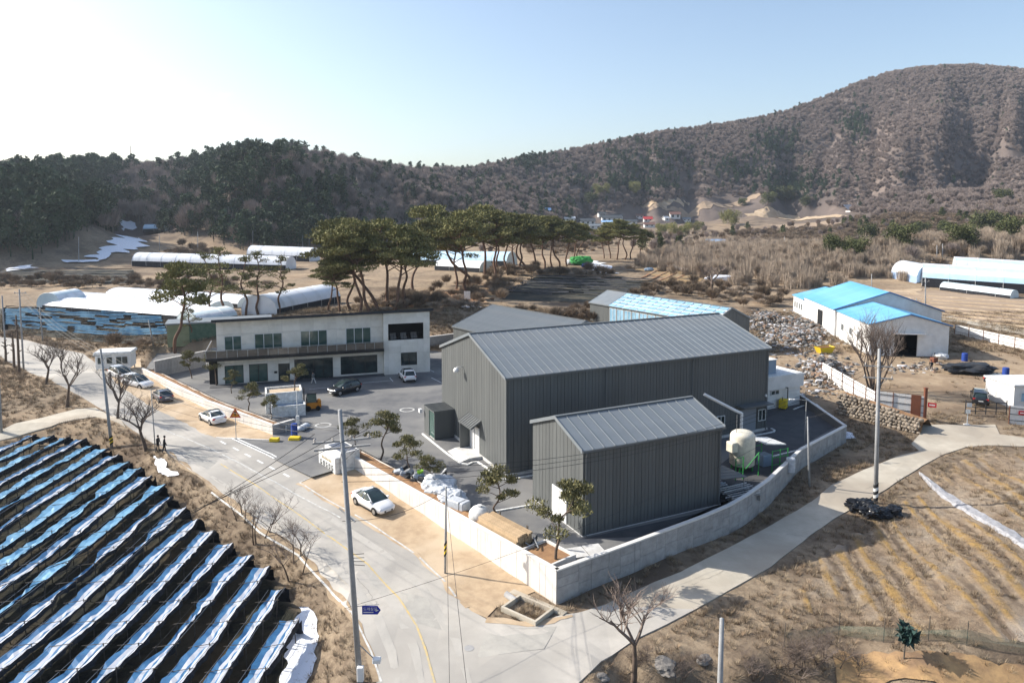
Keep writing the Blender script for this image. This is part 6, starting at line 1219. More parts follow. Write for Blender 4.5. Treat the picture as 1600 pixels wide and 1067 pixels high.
for k in range(3):
    off = Vector((math.cos(.32), math.sin(.32), 0)) * (-1.4 + 1.4 * k); na_ = near_top + (nt - nb).normalized() * -1.4 + off + Vector((0, 0, .2))
    wire(na_, left_top + Vector((-.7 + .7 * k, 0, -.5)), 1.4, '%s of three wires from the near pole to the left pole' % E3[k], .014)
    wire(na_, Vector((-26 - 3.5 * k, 18, 8.5)), 1.2, '%s of three wires from the near pole over the crop rows' % E3[k], .016)
    wire(near_top + Vector((0, 0, -3.2 - .4 * k)), right_top + Vector((-.8 + .8 * k, 0, -1.2)), 2.6, '%s of three wires from the near pole across the sheds' % E3[k], .014)
    wire(left_top + Vector((-.7 + .7 * k, 0, -.5)), cl_tops[0] + Vector((-.7 + .7 * k, 0, -.3)), 1.0, '%s of three wires along the far left road' % E3[k], .016)
wire(near_top + Vector((0, 0, -6.2)), st_top + Vector((0, 0, -.2)), .6, 'cable from the near pole to the banded pole', .014)
wire(st_top + Vector((0, 0, -.3)), Vector((-1.2, 24, 3.5)), .5, 'cable from the banded pole down to the bottom edge', .014); wire(st_top + Vector((0, 0, -.5)), Vector((-2.2, 24, 3.2)), .5, 'second cable from the banded pole down to the bottom edge', .012)
wire(near_top + Vector((0, 0, -11.2)), wl_top + Vector((0, 0, -.2)), 1.2, 'low cable from the near pole to the slim pole', .012)
wire(wl_top + Vector((0, 0, -.1)), right_top + Vector((0, 0, -3)), .5, 'cable from the slim pole to the tall right pole', .012)
wire(left_top + Vector((0, 0, -4)), onT(-24, 73.5, 1.2), .8, 'white cable drooping from the left pole to the entrance', .013)

# ------------------------------------------------------------------ vehicles
for nm, c in (('car_white', (.8, .8, .8)), ('car_silver', (.5, .51, .52)), ('car_black', (.012, .013, .016)), ('car_navy', (.05, .055, .085))):
    m = mat(nm, c, rough=.3, spec=.5); m.node_tree.nodes['Principled BSDF'].inputs['Coat Weight'].default_value = .6
mat('tyre', (.015, .015, .016), rough=.85); mat('rim', (.42, .43, .44), rough=.35, metal=.8); mat('tail_red', (.45, .02, .02), rough=.25); mat('lamp_clear', (.7, .72, .75), rough=.15)
KIND = {'sedan': dict(L=4.5, W=1.78, st=[(0, .6, .36, .84), (.1, .8, .27, .97), (.5, .87, .22, 1.01), (1.2, .89, .2, .98), (2.4, .89, .2, .95), (3.2, .89, .2, .93), (3.85, .86, .22, .85), (4.3, .77, .26, .72), (4.5, .58, .36, .58)], cab=[(.5, .8, .62, .99), (1.25, .82, .63, 1.41), (1.8, .83, .65, 1.46), (2.35, .83, .64, 1.43), (3.35, .8, .7, .95)], roof=(1.2, 2.4, 1.455)),
        'suv': dict(L=4.65, W=1.86, st=[(0, .72, .4, .95), (.1, .86, .3, 1.06), (.6, .92, .26, 1.1), (1.4, .93, .25, 1.08), (2.6, .93, .25, 1.06), (3.4, .93, .25, 1.04), (4.05, .9, .27, .99), (4.45, .82, .32, .88), (4.65, .64, .42, .72)], cab=[(.12, .8, .62, 1.08), (.5, .84, .66, 1.6), (1.6, .86, .7, 1.7), (2.6, .86, .69, 1.66), (3.5, .83, .74, 1.06)], roof=(.45, 2.65, 1.69)),
        'hatch': dict(L=4.2, W=1.78, st=[(0, .66, .36, .88), (.1, .82, .27, .98), (.5, .88, .22, 1.0), (1.2, .89, .2, .98), (2.3, .89, .2, .95), (3.0, .89, .2, .93), (3.6, .86, .22, .86), (4.0, .77, .26, .72), (4.2, .58, .36, .58)], cab=[(.25, .78, .6, 1.0), (.8, .82, .63, 1.4), (1.6, .83, .65, 1.48), (2.2, .83, .64, 1.44), (3.1, .8, .7, .95)], roof=(.75, 2.25, 1.47))}
def car(kind, color, pr_, pf_, side, label, z=None):
    K = KIND[kind]; g = (lambda q: G(*q, .06)) if z is None else (lambda q: pz(*q, z)); a, b = g(pr_), g(pf_); d = Vector((b.x - a.x, b.y - a.y, 0)).normalized(); left = Vector((-d.y, d.x, 0)); L, W = K['L'], K['W']
    mid = (a + b) / 2 - left * side * W / 2; org = mid - d * (L / 2); r = thing('parked_car', label, 'car', org, math.atan2(d.y, d.x))
    if z is None: r.location.z = tz(mid.x, mid.y) + .06; dzx = tz(mid.x + d.x * 1.4, mid.y + d.y * 1.4) - tz(mid.x - d.x * 1.4, mid.y - d.y * 1.4); r.rotation_euler = (0, -math.atan2(dzx, 2.8), math.atan2(d.y, d.x))
    rows = []
    for x, hw, zb, zt in K['st']:
        half = [(hw * .8, zb), (hw * .97, zb + .12), (hw, zb + (zt - zb) * .45), (hw * .985, zb + (zt - zb) * .75), (hw * .93, zt - .05), (hw * .8, zt), (hw * .4, zt + .02)]
        rows.append([(x, -y, z_) for y, z_ in half] + [(x, y, z_) for y, z_ in reversed(half)])
    bd = MB().grid(rows, flip=True); m_ = len(rows[0]); bd.f.append(tuple(range(m_))); bd.m.append(0); e = (len(rows) - 1) * m_; bd.f.append(tuple(e + i for i in range(m_ - 1, -1, -1))); bd.m.append(0)
    for i in range(len(rows) - 1): bd.f.append((i * m_, i * m_ + m_ - 1, (i + 1) * m_ + m_ - 1, (i + 1) * m_)); bd.m.append(0)
    body = bd.build('body', color, r, smooth=True)
    cr = []
    for x, hb, ht, zt in K['cab']:
        zb = .9 if kind != 'suv' else 1.0; cr.append([(x, -hb, zb), (x, -(hb + ht) / 2, (zb + zt) / 2 + .03), (x, -ht, zt - .02), (x, -ht * .7, zt), (x, ht * .7, zt), (x, ht, zt - .02), (x, (hb + ht) / 2, (zb + zt) / 2 + .03), (x, hb, zb)])
    MB().grid(cr, flip=True).build('windows', 'glass_dark', r, smooth=True)
    x0, x1, zr = K['roof']; hw = K['cab'][2][2]; rr = [[(x0 + (x1 - x0) * t, s * hw * 1.0, zr - .03 - .05 * abs(2 * t - 1) ** 2 - (.03 if abs(s) == 1 else 0)) for s in (-1, -.6, 0, .6, 1)] for t in (0, .25, .5, .75, 1)]
    q = MB().grid([[(x, y, z_ + .03) for x, y, z_ in w] for w in rr]); q.grid([[(x, y, z_ - .02) for x, y, z_ in w] for w in rr], flip=True); q.build('roof', color, r, smooth=True)
    c0, c1, c2, c3, c4 = K['cab']
    for s in (-1, 1):
        MB().tube([(c3[0], s * c3[2] * 1.0, c3[3] - .02), (c4[0] - .05, s * c4[1], c4[3] - .02)], .035, 5).build('pillar', color, r); MB().tube([(c1[0], s * c1[2], c1[3] - .02), (c0[0], s * c0[1], c0[3] - .04)], .06, 5).build('pillar', color, r); MB().tube([(c2[0] + .1, s * (c2[2] + .0), c2[3] - .06), (c2[0] + .15, s * (c2[1] + .03), .95)], .03, 4).build('pillar', color if kind != 'x' else 'black', r)
        MB().cbox((c4[0] - .35, s * (W / 2 + .02) - .09, .93), (c4[0] - .15, s * (W / 2 + .02) + .09, 1.08), .03).build('mirror', color, r)
        hl = K['st'][-2]; MB().cbox((hl[0] - .22, s * hl[1] * .82 - .13, hl[3] - .16), (hl[0] + .07, s * hl[1] * .82 + .13, hl[3] - .02), .03).build('headlight', 'lamp_clear', r)
        tl = K['st'][1]; MB().cbox((tl[0] - .09, s * tl[1] * .8 - .17, tl[3] - .22), (tl[0] + .12, s * tl[1] * .8 + .17, tl[3] - .06), .03).build('taillight', 'tail_red', r)
        for wx in (.19 * L, .81 * L):
            wr = .33 if kind != 'suv' else .37; w = MB(); mt_ = Matrix.Translation((wx, s * (W / 2 - .1), wr)) @ Matrix.Rotation(math.pi / 2, 4, 'X'); lt = MB().lathe([(wr * .62, -.12), (wr * .93, -.12), (wr, -.07), (wr, .07), (wr * .93, .12), (wr * .62, .12)], 18); w.add([mt_ @ Vector(v) for v in lt.v], lt.f); wo = w.build('wheel', 'tyre', r, smooth=False)
            lt = MB().lathe([(wr * .15, -.135), (wr * .6, -.125), (wr * .6, .125), (wr * .15, .135)], 14); MB().add([mt_ @ Vector(v) for v in lt.v], lt.f).build('rim', 'rim', wo)
            ac = MB(); n = 10; ring = [(math.cos(math.pi * i / n), math.sin(math.pi * i / n)) for i in range(n + 1)]; yy = s * (W / 2 + .008); ac.grid([[(wx + cx * wr * 1.18, yy, wr + cz * wr * 1.18) for cx, cz in ring], [(wx + cx * wr * .96, yy, wr + cz * wr * .96) for cx, cz in ring]], flip=s > 0); ac.build('wheel_arch', 'black', r)
        MB().box((.28 * L, s * W / 2 * .96 - .03, .2), (.72 * L, s * W / 2 * .96 + .03, .3)).build('sill', 'black', r)
        for hx in (.42, .62): MB().box((hx * L - .1, s * (W / 2 + .002) - .015, .8), (hx * L + .08, s * (W / 2 + .002) + .015, .83)).build('door_handle', color if color != 'car_black' else 'rim', r)
    MB().cbox((L - .06, -.42, .38), (L + .015, .42, .54), .02).build('grille', 'black', r); MB().box((L - .01, -.26, .42), (L + .03, .26, .53)).build('number_plate', 'white_paint', r); MB().box((-.03, -.26, .62), (.02, .26, .73)).build('number_plate', 'white_paint', r)
    MB().cbox((-.04, -W * .36, .34), (.1, W * .36, .5), .03).build('bumper', 'black' if kind == 'suv' else color, r)
    return r
car('sedan', 'car_white', (556, 790), (583, 806), -1, 'white sedan parked alone on the sand beside the long sunlit wall')
car('sedan', 'car_white', (329, 666), (311, 656), 1, 'white sedan seen from behind next to the red triangle sign')
car('hatch', 'car_navy', (249, 631), (237, 622), 1, 'dark blue hatchback in the row beside the roadside wall')
car('suv', 'car_white', (196, 602), (216, 607), -1, 'white sport utility car between the silver car and the dark hatchback')
car('suv', 'car_silver', (172, 588), (187, 594), -1, 'silver white car right in front of the white booth')
car('suv', 'car_black', (559, 612), (531, 619), 1, 'black sport utility car parked in front of the office entrance', 0.0)
car('suv', 'car_white', (630, 598), (623, 590), 1, 'white sport utility car parked below the office side window', 0.0)
car('suv', 'car_black', (1518, 633), (1516, 622), 1, 'black sport utility car behind the scrapyard gate')
car('sedan', 'car_black', (1563, 604), (1582, 603), -1, 'black sedan with red tail lights beside the white hut')
# ------------------------------------------------------------------ people
for nm, c in (('skin_tone', (.5, .3, .22)), ('coat_black', (.012, .012, .014)), ('cloth_navy', (.02, .024, .04)), ('cloth_grey', (.16, .16, .16)), ('cloth_pale', (.55, .55, .53)), ('hair_black', (.012, .01, .009)), ('orange_paint', (.6, .22, .02)), ('red_paint', (.5, .03, .04)), ('rust', (.19, .07, .04)), ('green_paint', (.045, .3, .07)), ('lime', (.3, .62, .05)), ('cream', (.74, .69, .57)), ('tank_blue', (.02, .06, .3)), ('wood', (.5, .36, .22)), ('tarp', (.52, .55, .59)), ('bag_black', (.014, .015, .018))): mat(nm, c, tuple(x * .8 for x in c), 3, .25 if nm == 'bag_black' else .6, .03 if nm in ('tarp', 'bag_black') else 0, 6, rnd=.15 if nm == 'wood' else 0)
def person(loc, rz, label, top, legs, walk=.25, crouch=0.0, h=1.72, arm=.15, coat=.9):
    s = h / 1.72; c = crouch; V = []
    pel = (0, 0, .95 - .45 * c); chest = (.05 + .35 * c, 0, 1.32 - .5 * c); neck = (.06 + .5 * c, 0, 1.5 - .55 * c); head = (.08 + .58 * c, 0, 1.64 - .57 * c)
    v = [pel, (.02 + .15 * c, 0, 1.12 - .48 * c), chest, neck, head, (head[0] + .01, 0, head[2] + .08)]; e = [(0, 1), (1, 2), (2, 3), (3, 4), (4, 5)]; r = [.15, .145, .17, .06, .095, .075]
    for sd_, ph in ((1, walk), (-1, -walk)):
        b = len(v); v += [(0, sd_ * .09, .88 - .45 * c), (ph * .55 + .3 * c, sd_ * .1, .5 - .1 * c), (ph * 1.0 - (.08 if ph < 0 else 0), sd_ * .1, .09), (ph * 1.0 + .16, sd_ * .11, .04)]; r += [.1, .07, .05, .04]; e += [(0, b), (b, b + 1), (b + 1, b + 2), (b + 2, b + 3)]
        b = len(v); v += [(chest[0], sd_ * .2, chest[2] + .08), (chest[0] - ph * .3 + .15 * c, sd_ * .26, chest[2] - .2), (chest[0] + arm - ph * .4 + .25 * c, sd_ * .22, chest[2] - .44), (chest[0] + arm + .05 - ph * .45 + .25 * c, sd_ * .2, chest[2] - .54)]; r += [.075, .055, .042, .035]; e += [(2, b), (b, b + 1), (b + 1, b + 2), (b + 2, b + 3)]
    me = bpy.data.meshes.new('body'); me.from_pydata([tuple(x * s for x in q) for q in v], e, []); o = bpy.data.objects.new('body', me); C.objects.link(o)
    sk = o.modifiers.new('skin', 'SKIN'); o.modifiers.new('sub', 'SUBSURF').levels = 1
    for i, q in enumerate(r): me.skin_vertices[0].data[i].radius = (q * s, q * s)
    me.skin_vertices[0].data[0].use_root = True
    me2 = bpy.data.meshes.new_from_object(o.evaluated_get(bpy.context.evaluated_depsgraph_get())); bpy.data.objects.remove(o)
    for m in (top, legs, 'skin_tone', 'black'): me2.materials.append(MATS[m])
    for p in me2.polygons:
        z = p.center.z / s; k = 0 if z > coat - .45 * c * (1 if coat > .8 else .6) else 1
        if z > neck[2] - .01: k = 2
        if z < .1: k = 3
        p.material_index = k; p.use_smooth = True
    rt = thing('person', label, 'person', loc, rz); link('body', me2, rt)
    hd = Vector(head) * s; hm = MB().lathe([(.02, .135), (.07, .12), (.105, .07), (.112, .0), (.1, -.05), (.085, -.06)][::-1], 10, (hd.x - .02, 0, hd.z + .04)); hm.build('hair', 'hair_black', rt, smooth=True)
    fc = MB(); fc.add([(hd.x + .09, -.015, hd.z + .02), (hd.x + .09, .015, hd.z + .02), (hd.x + .12, 0, hd.z - .01)], [(0, 1, 2)]); fc.build('nose', 'skin_tone', rt)
    return rt
person(G(247, 705, .05), -.2, 'shorter person in black standing at the road edge, left of the pair', 'coat_black', 'cloth_navy', .06, h=1.6, coat=.7)
person(G(257, 708, .05), .3, 'taller person in a black coat at the road edge, right of the pair', 'coat_black', 'cloth_navy', .12, coat=.6)
person(pz(490, 600, .06), 2.6, 'person in grey top and pale trousers walking at the office entrance', 'cloth_grey', 'cloth_pale', .3)
person(G(1455, 578), 1.2, 'person in dark clothes bending near the workshop doorway', 'coat_black', 'cloth_navy', .12, .5)

# ------------------------------------------------------------------ yard furniture and stores
def boxthing(name, label, cat, loc, rz=0.0): return thing(name, label, cat, loc, rz)
# tiered white planters with forklift, blue barrel, signs
p = pz(412, 655, 0); r = thing('tiered_planter', 'stepped white concrete planters with a pine in the yard', 'planter', p, math.radians(20))
def open_box(mb, x0, y0, x1, y1, z0, z1, t=.18):
    mb.box((x0, y0, z0), (x1, y0 + t, z1)); mb.box((x0, y1 - t, z0), (x1, y1, z1)); mb.box((x0, y0 + t, z0), (x0 + t, y1 - t, z1)); mb.box((x1 - t, y0 + t, z0), (x1, y1 - t, z1)); return mb
open_box(MB(), .3, 2.2, 4.6, 5.6, 0, 2.5).build('upper_box', 'white_paint', r); MB().box((.48, 2.38, 2.1), (4.42, 5.42, 2.25)).build('upper_soil', 'sand', r); open_box(MB(), .9, .1, 4.8, 2.19, 0, 1.35).build('lower_box', 'white_paint', r); MB().box((1.08, .28, 1.0), (4.62, 2.0, 1.12)).build('lower_soil', 'slate_blue', r)
pp = pz(437, 627, 2.2); plant('pruned_pine', 'wide pruned pine growing in the upper white planter', 'tree', *YP[3], Vector((p.x + 2.2, p.y + 4.6, 2.2)), 1.0, .95)
p = pz(492, 640, 0); r = thing('forklift', 'orange and black forklift with glass cab in the yard', 'forklift', p, math.radians(200)); MB().cbox((-.3, -.55, .3), (1.0, .55, 1.05), .08).build('body', 'orange_paint', r); MB().cbox((-.75, -.5, .35), (-.3, .5, 1.25), .1).build('counterweight', 'orange_paint', r)
cg = MB()
for x in (-.2, 1.0):
    for y in (-.5, .5): cg.tube([(x, y, 1.0), (x * .85 + .05, y * .9, 2.15)], .04, 4)
cg.box((-.2, -.5, 2.12), (.95, .5, 2.2)).build('cab_frame', 'dark_steel', r)
for y in (-.5, .5): MB().box((-.12, y - .01, 1.05), (.92, y + .01, 2.08)).build('cab_glass', 'glass_green', r)
MB().box((.95, -.45, 1.05), (.97, .45, 2.08)).build('cab_glass', 'glass_green', r); ms = MB(); ms.box((1.2, -.42, .1), (1.32, -.3, 2.9)).box((1.2, .3, .1), (1.32, .42, 2.9)).box((1.2, -.42, 2.8), (1.3, .42, 2.9)); ms.build('mast', 'dark_steel', r)
for y in (-.3, .2): MB().box((1.32, y, .08), (2.4, y + .1, .13)).build('fork', 'dark_steel', r)
for x, rr in ((-.35, .3), (.85, .36)):
    for y in (-.52, .52): w = MB().lathe([(rr * .5, -.12), (rr, -.1), (rr, .1), (rr * .5, .12)], 14); MB().add([Matrix.Translation((x, y, rr)) @ Matrix.Rotation(math.pi / 2, 4, 'X') @ Vector(v) for v in w.v], w.f).build('wheel', 'tyre', r)
p = pz(1222, 640, 0); r = thing('reach_truck', 'small yellow lift truck beside the white annex', 'lift truck', p, 1.0); MB().cbox((0, -.45, .15), (1.1, .45, 1.2), .06).build('body', 'stripe_yellow', r); MB().box((1.2, -.4, .1), (1.3, -.3, 2.6)).box((1.2, .3, .1), (1.3, .4, 2.6)).box((1.2, -.4, 2.5), (1.28, .4, 2.6)).build('mast', 'dark_steel', r); MB().tube([(0, 0, 1.2), (-.1, 0, 1.6)], .05, 5).build('tiller', 'dark_steel', r)
def barrel(loc, label, m='tank_blue', r_=.3, h=.9):
    r = thing('barrel', label, 'barrel', loc); MB().lathe([(r_ * .95, 0), (r_, .05), (r_, h * .32), (r_ * 1.05, h * .34), (r_, h * .36), (r_, h * .66), (r_ * 1.05, h * .68), (r_, h * .7), (r_, h * .95), (r_ * .92, h)], 16).build('drum', m, r, smooth=False); MB().lathe([(r_ * .8, h), (r_ * .8, h + .03)], 12).build('lid', m, r)
barrel(pz(460, 683, 0), 'blue barrel at the yard entrance', 'tank_blue', .35, 1.5); b = thing('yellow_block', 'yellow foot block under the blue barrel at the entrance', 'block', pz(461, 686, 0.02)); MB().cbox((-.6, -.45, 0), (.6, .35, .3), .06).build('block', 'stripe_yellow', b); b = thing('yellow_block', 'yellow block on the road at the end of the roadside wall', 'block', pz(429, 689, 0.02)); MB().cbox((-.5, -.3, 0), (.5, .3, .35), .06).build('block', 'stripe_yellow', b)
p = pz(465, 664, 0); r = thing('barrier_post', 'white lifting barrier post at the yard entrance', 'barrier', p); MB().cbox((-.15, -.15, 0), (.2, .2, 1.1), .03).build('housing', 'white_paint', r); MB().tube([(0, 0, 1.0), (0, 0, 4.0)], .05, 6).build('arm', 'white_paint', r)
r = thing('white_sacks', 'white filled sacks beside the blue barrel', 'sacks', pz(470, 672, 0), .3)
for k in range(3): MB().lathe([(.1, 0), (.45, .1), (.5, .3), (.35, .5), (.1, .6)], 9, (.3 * k, .45 * k - .3, 0)).build('sack', 'tarp', r, smooth=True)
p = G(369, 686); r = thing('warning_sign', 'red and yellow triangular warning sign before the roadside wall', 'sign', p); MB().tube([(0, 0, -.2), (0, 0, 3.2)], .035, 6).build('post', 'pole_grey', r); MB().add([(-.62, -.05, 2.4), (.62, -.05, 2.4), (0, -.05, 3.45), (-.62, -.02, 2.4), (.62, -.02, 2.4), (0, -.02, 3.45)], [(0, 1, 2), (5, 4, 3), (0, 3, 4, 1), (1, 4, 5, 2), (2, 5, 3, 0)]).build('plate', 'red_paint', r); MB().add([(-.45, -.056, 2.5), (.45, -.056, 2.5), (0, -.056, 3.26)], [(0, 1, 2)]).build('plate_face', 'orange_paint', r); MB().box((-.05, -.064, 2.6), (.05, -.06, 3.0)).add([(-.14, -.064, 2.95), (.14, -.064, 2.95), (0, -.064, 3.12)], [(0, 1, 2)]).build('symbol', 'black', r)
# entrance sign block with dark flat top
p = pz(498, 722, 0); th = math.atan2(FW.y, FW.x) + math.pi; r = thing('entrance_sign', 'white entrance sign block with gold lettering and dark flat top', 'sign', p, th)
MB().cbox((0, 0, -1.0), (3.6, .5, 1.35), .05).build('sign_wall', 'white_paint', r); MB().cbox((.2, .55, -.5), (3.6, 2.6, 1.7), .04).build('planter_box', 'white_paint', r); MB().box((.45, .8, 1.7), (3.35, 2.35, 1.72)).build('dark_top', 'slate_panel', r); gold = mat('gold', (.42, .28, .06), rough=.4)
rd = random.Random(9)
for k in range(5):
    x = .45 + k * .6; l_ = MB().box((x, -.03, .05), (x + .06, -.002, .5)); l_.box((x + .06, -.03, .42), (x + .3, -.002, .5)); l_.box((x + .06, -.03, .05), (x + .3, -.002, .12)); l_.box((x + .24, -.031, .12), (x + .3, -.002, .42 if k % 2 else .3)); l_.build('letter', 'dark_steel', r)
for k in range(7): x = .8 + k * .3; MB().box((x, -.03, .75), (x + .18, -.002, .82)).box((x + .07, -.03, .82), (x + .11, -.002, .98)).build('letter', 'gold', r)
# stores along the long wall
def along(s, off, z=0.0): q = along_front(s); n = Vector((-FW.y, FW.x)); n = -n if n.dot(Vector((1, 0))) < 0 else n; return Vector((q[0] + n.x * off, q[1] + n.y * off, z))
fth = math.atan2(FW.y, FW.x)
def lump(name, label, cat, loc, size, m, seed, rz=0.0, rough=.28, part='cover'):
    r = thing(name, label, cat, loc, rz); bm = bmesh.new(); bmesh.ops.create_icosphere(bm, subdivisions=4, radius=1)
    for v in bm.verts:
        n_ = v.co.copy(); f = 1 + rough * (mnoise.noise(n_ * 1.6 + Vector((seed, 0, 0))) + .6 * abs(mnoise.noise(n_ * 4 + Vector((0, seed, 0)))) + .3 * mnoise.noise(n_ * 9)); v.co = Vector((n_.x * f * size[0], n_.y * f * size[1], max(-.05, (n_.z * f * .5 + .42) * size[2])))
    me = bpy.data.meshes.new(part); bm.to_mesh(me); bm.free(); me.materials.append(MATS[m]); link(part, me, r); return r
lump('tarpaulin_heap', 'larger grey tarpaulin covered heap behind the long wall', 'heap', along(17.0, 2.3), (2.0, 1.3, 1.9), 'tarp', 3, fth); lump('tarpaulin_heap', 'smaller grey plastic wrapped heap beside the larger one', 'heap', along(14.6, 2.0), (1.3, 1.1, 1.5), 'tarp', 8, fth)
r = thing('wrapped_crate', 'white wrapped crate leaning behind the long wall', 'crate', along(12.7, 1.2, .2), fth + .2); MB().cbox((-.9, -.5, 0), (.9, .5, 1.2), .08).build('crate', 'tarp', r); MB().box((-.5, -.52, .1), (-.42, .52, 1.22)).build('strap', 'steel', r)
r = thing('round_tank', 'white round tank beside the stack of planks', 'tank', along(10.2, 1.4, 0.15)); MB().lathe([(.25, 0), (.7, .2), (.85, .65), (.8, 1.05), (.55, 1.35), (.2, 1.45)], 18).build('tank', 'white_paint', r, smooth=True); MB().lathe([(.2, 1.44), (.2, 1.56)], 12).build('cap', 'white_metal', r)
r = thing('plank_stack', 'stack of pale timber planks behind the wall near the corner', 'planks', along(6.9, 1.2, .12), fth); rd = random.Random(4); me = MB().box((-2.3, -.11, 0), (2.3, .11, .17)).mesh('plank', 'wood')
for i in range(6):
    for j in range(6): link('plank', me, r, (rd.uniform(-.12, .12), -.65 + j * .25, .2 + i * .18))
for x in (-1.6, 1.6): MB().box((x - .08, -.9, 0), (x + .08, -.82, 1.45)).build('stake', 'post_wood', r); MB().box((x - .08, -.8, 0), (x + .08, .8, .19)).build('bearer', 'post_wood', r)
r = thing('steel_offcuts', 'dark jumble of steel offcuts at the end of the planks', 'scrap', along(3.9, 1.7, 0), fth)
for k in range(14): a = rd.uniform(-.6, .6); MB().tube([(rd.uniform(-.8, .4), rd.uniform(-.6, .6), .1 + .06 * k), (rd.uniform(.4, .9), rd.uniform(-.6, .6), .3 + .06 * k)], .05, 5).build('offcut', 'dark_steel' if k % 3 else 'steel', r)
r = thing('scrap_heap', 'black machine scrap heap behind the banded pole', 'scrap', along(21.5, 2.0, .2), fth)
for k in range(22): x, y = rd.uniform(-1.6, 1.6), rd.uniform(-.8, .8); s = rd.uniform(.15, .45); MB().cbox((-s, -s * .7, 0), (s, s * .7, s * 1.4), .04, Matrix.Translation((x, y, rd.uniform(0, .5))) @ Euler((rd.uniform(-.5, .5), rd.uniform(-.5, .5), rd.uniform(0, 3))).to_matrix().to_4x4()).build('scrap_piece', ['black', 'dark_steel', 'black', 'steel', 'slate_blue', 'tarp'][k % 6], r)
r = thing('green_bucket', 'bright lime green bucket on the scrap heap', 'bucket', along(20.4, 2.5, .75)); MB().lathe([(.2, 0), (.3, .5), (.27, .52)], 14).build('bucket', 'lime', r); MB().lathe([(.28, .5), (.28, .56)], 14).build('lid', 'lime', r)
r = thing('loose_beam', 'white beam lying on the yard behind the scrap heap', 'beam', along(20.2, 4.6, .35), fth - .9); MB().box((-1.6, -.07, 0), (1.6, .07, .12)).build('beam', 'white_paint', r); MB().box((-1.2, -.2, -.35), (-1.0, .2, 0)).build('prop', 'post_wood', r); MB().box((1.0, -.2, -.35), (1.2, .2, 0)).build('prop', 'post_wood', r)
r = thing('corner_planter', 'square concrete planter with soil at the wall corner', 'planter', along(2.6, 1.6, 0), fth); open_box(MB(), -1.6, -1.2, 1.5, 1.2, 0, .78, .16).build('edging', 'concrete_cap', r); MB().box((-1.44, -1.04, .3), (1.34, 1.04, .62)).build('soil', 'soil', r)
r = thing('metal_plates', 'pale metal plates lying beside the corner planter', 'plates', pz(915, 862, 0), .3)
for k in range(2): MB().box((-1.3 + k * 1.35, -.7, .02 + .03 * k), (0 + k * 1.35, .8, .06 + .03 * k)).build('plate', 'plinth', r)
r = thing('bollard', 'black bollard with white top beside the corner planter', 'bollard', along(3.5, 3.4, 0)); MB().lathe([(.09, 0), (.09, 1.1)], 10).build('post', 'black', r); MB().lathe([(.1, 1.1), (.1, 1.3), (.05, 1.34)], 10).build('cap', 'white_paint', r)
# drain basin at the corner
p = G(822, 955); r = thing('drain_basin', 'open concrete drain basin at the foot of the wall corner', 'drain', p, fth + .2); open_box(MB(), -1.5, -1.0, 1.3, 1.0, -1.0, .32, .16).build('basin_wall', 'lane_concrete', r); MB().box((-1.34, -.84, -1.0), (1.14, .84, -.75)).build('basin_floor', 'concrete_raw', r); MB().box((-2.2, -1.5, -.4), (2.2, -1.0, .12)).build('apron', 'lane_concrete', r)
pt = thing('drain_pipe', 'short grey pipe end in the sand beside the drain basin', 'pipe', G(806, 942, .15), fth); MB().tube([(0, 0, 0), (1.0, 0, .05)], .22, 12, cap=False).tube([(0, 0, 0), (1.0, 0, .05)], .17, 12).build('pipe', 'concrete_raw', pt)
# cream tank with green frame
p = pz(1159, 733, 0); r = thing('storage_tank', 'cream upright storage tank behind the small warehouse', 'tank', p, TH); R_ = 1.16
MB().lathe([(R_ * .9, .5), (R_, .62), (R_, 3.2), (R_ * .98, 3.38), (R_ * .9, 3.55), (R_ * .72, 3.7), (R_ * .35, 3.8), (.05, 3.82)], 36).build('shell', 'cream', r, smooth=True)
for k in range(4): a = k * math.pi / 2 + .6; MB().tube([(math.cos(a) * .95, math.sin(a) * .95, 0), (math.cos(a) * .95, math.sin(a) * .95, .8)], .09, 6).build('leg', 'green_paint', r)
MB().tube([(-.8, 0, 3.6), (-.8, 0, 5.4)], .03, 5).build('vent_rod', 'steel', r); MB().cbox((-1.7, -.5, 2.0), (-1.0, .4, 2.9), .06).build('side_box', 'cream', r)
r = thing('tank_railing', 'green steel stair and railing around the cream tank', 'railing', p, TH)
for i, x in enumerate((-2.6, -1.7, 1.9, 2.9, 3.9)):
    for y in (-1.9, 1.4): MB().tube([(x, y, 0), (x, y, 2.1)], .05, 5).build('post', 'green_paint', r)
for z in (.7, 1.4, 2.05):
    for y in (-1.9, 1.4): MB().tube([(-2.6, y, z), (-1.7, y, z)], .035, 4).build('rail', 'green_paint', r); MB().tube([(1.9, y, z), (3.9, y, z)], .035, 4).build('rail', 'green_paint', r)
MB().tube([(.2, -1.9, 0), (.2, -1.9, 2.2), (-1.4, -1.9, .9)], .05, 5).build('stair_rail', 'green_paint', r)
r = thing('machine_canopy', 'white topped canopy over green machinery right of the tank', 'canopy', Vector((p.x, p.y, 0)), TH); MB().add([(1.8, -1.2, 2.5), (4.4, -1.2, 2.1), (4.4, 1.2, 2.1), (1.8, 1.2, 2.5), (1.8, -1.2, 2.6), (4.4, -1.2, 2.2), (4.4, 1.2, 2.2), (1.8, 1.2, 2.6)], [(3, 2, 1, 0), (4, 5, 6, 7), (0, 1, 5, 4), (1, 2, 6, 5), (2, 3, 7, 6), (3, 0, 4, 7)]).build('canopy', 'white_paint', r); MB().cbox((2.3, -.5, 0), (3.4, .5, 1.1), .06).build('machine', 'slate_blue', r)
barrel(Vector((p.x + 4.4, p.y - .6, 0)), 'pale grey drum right of the cream tank', 'tarp', .42, 1.3)
r = thing('lean_to', 'dark corrugated lean-to roof at the end of the small warehouse', 'shelter', A_small, TH)
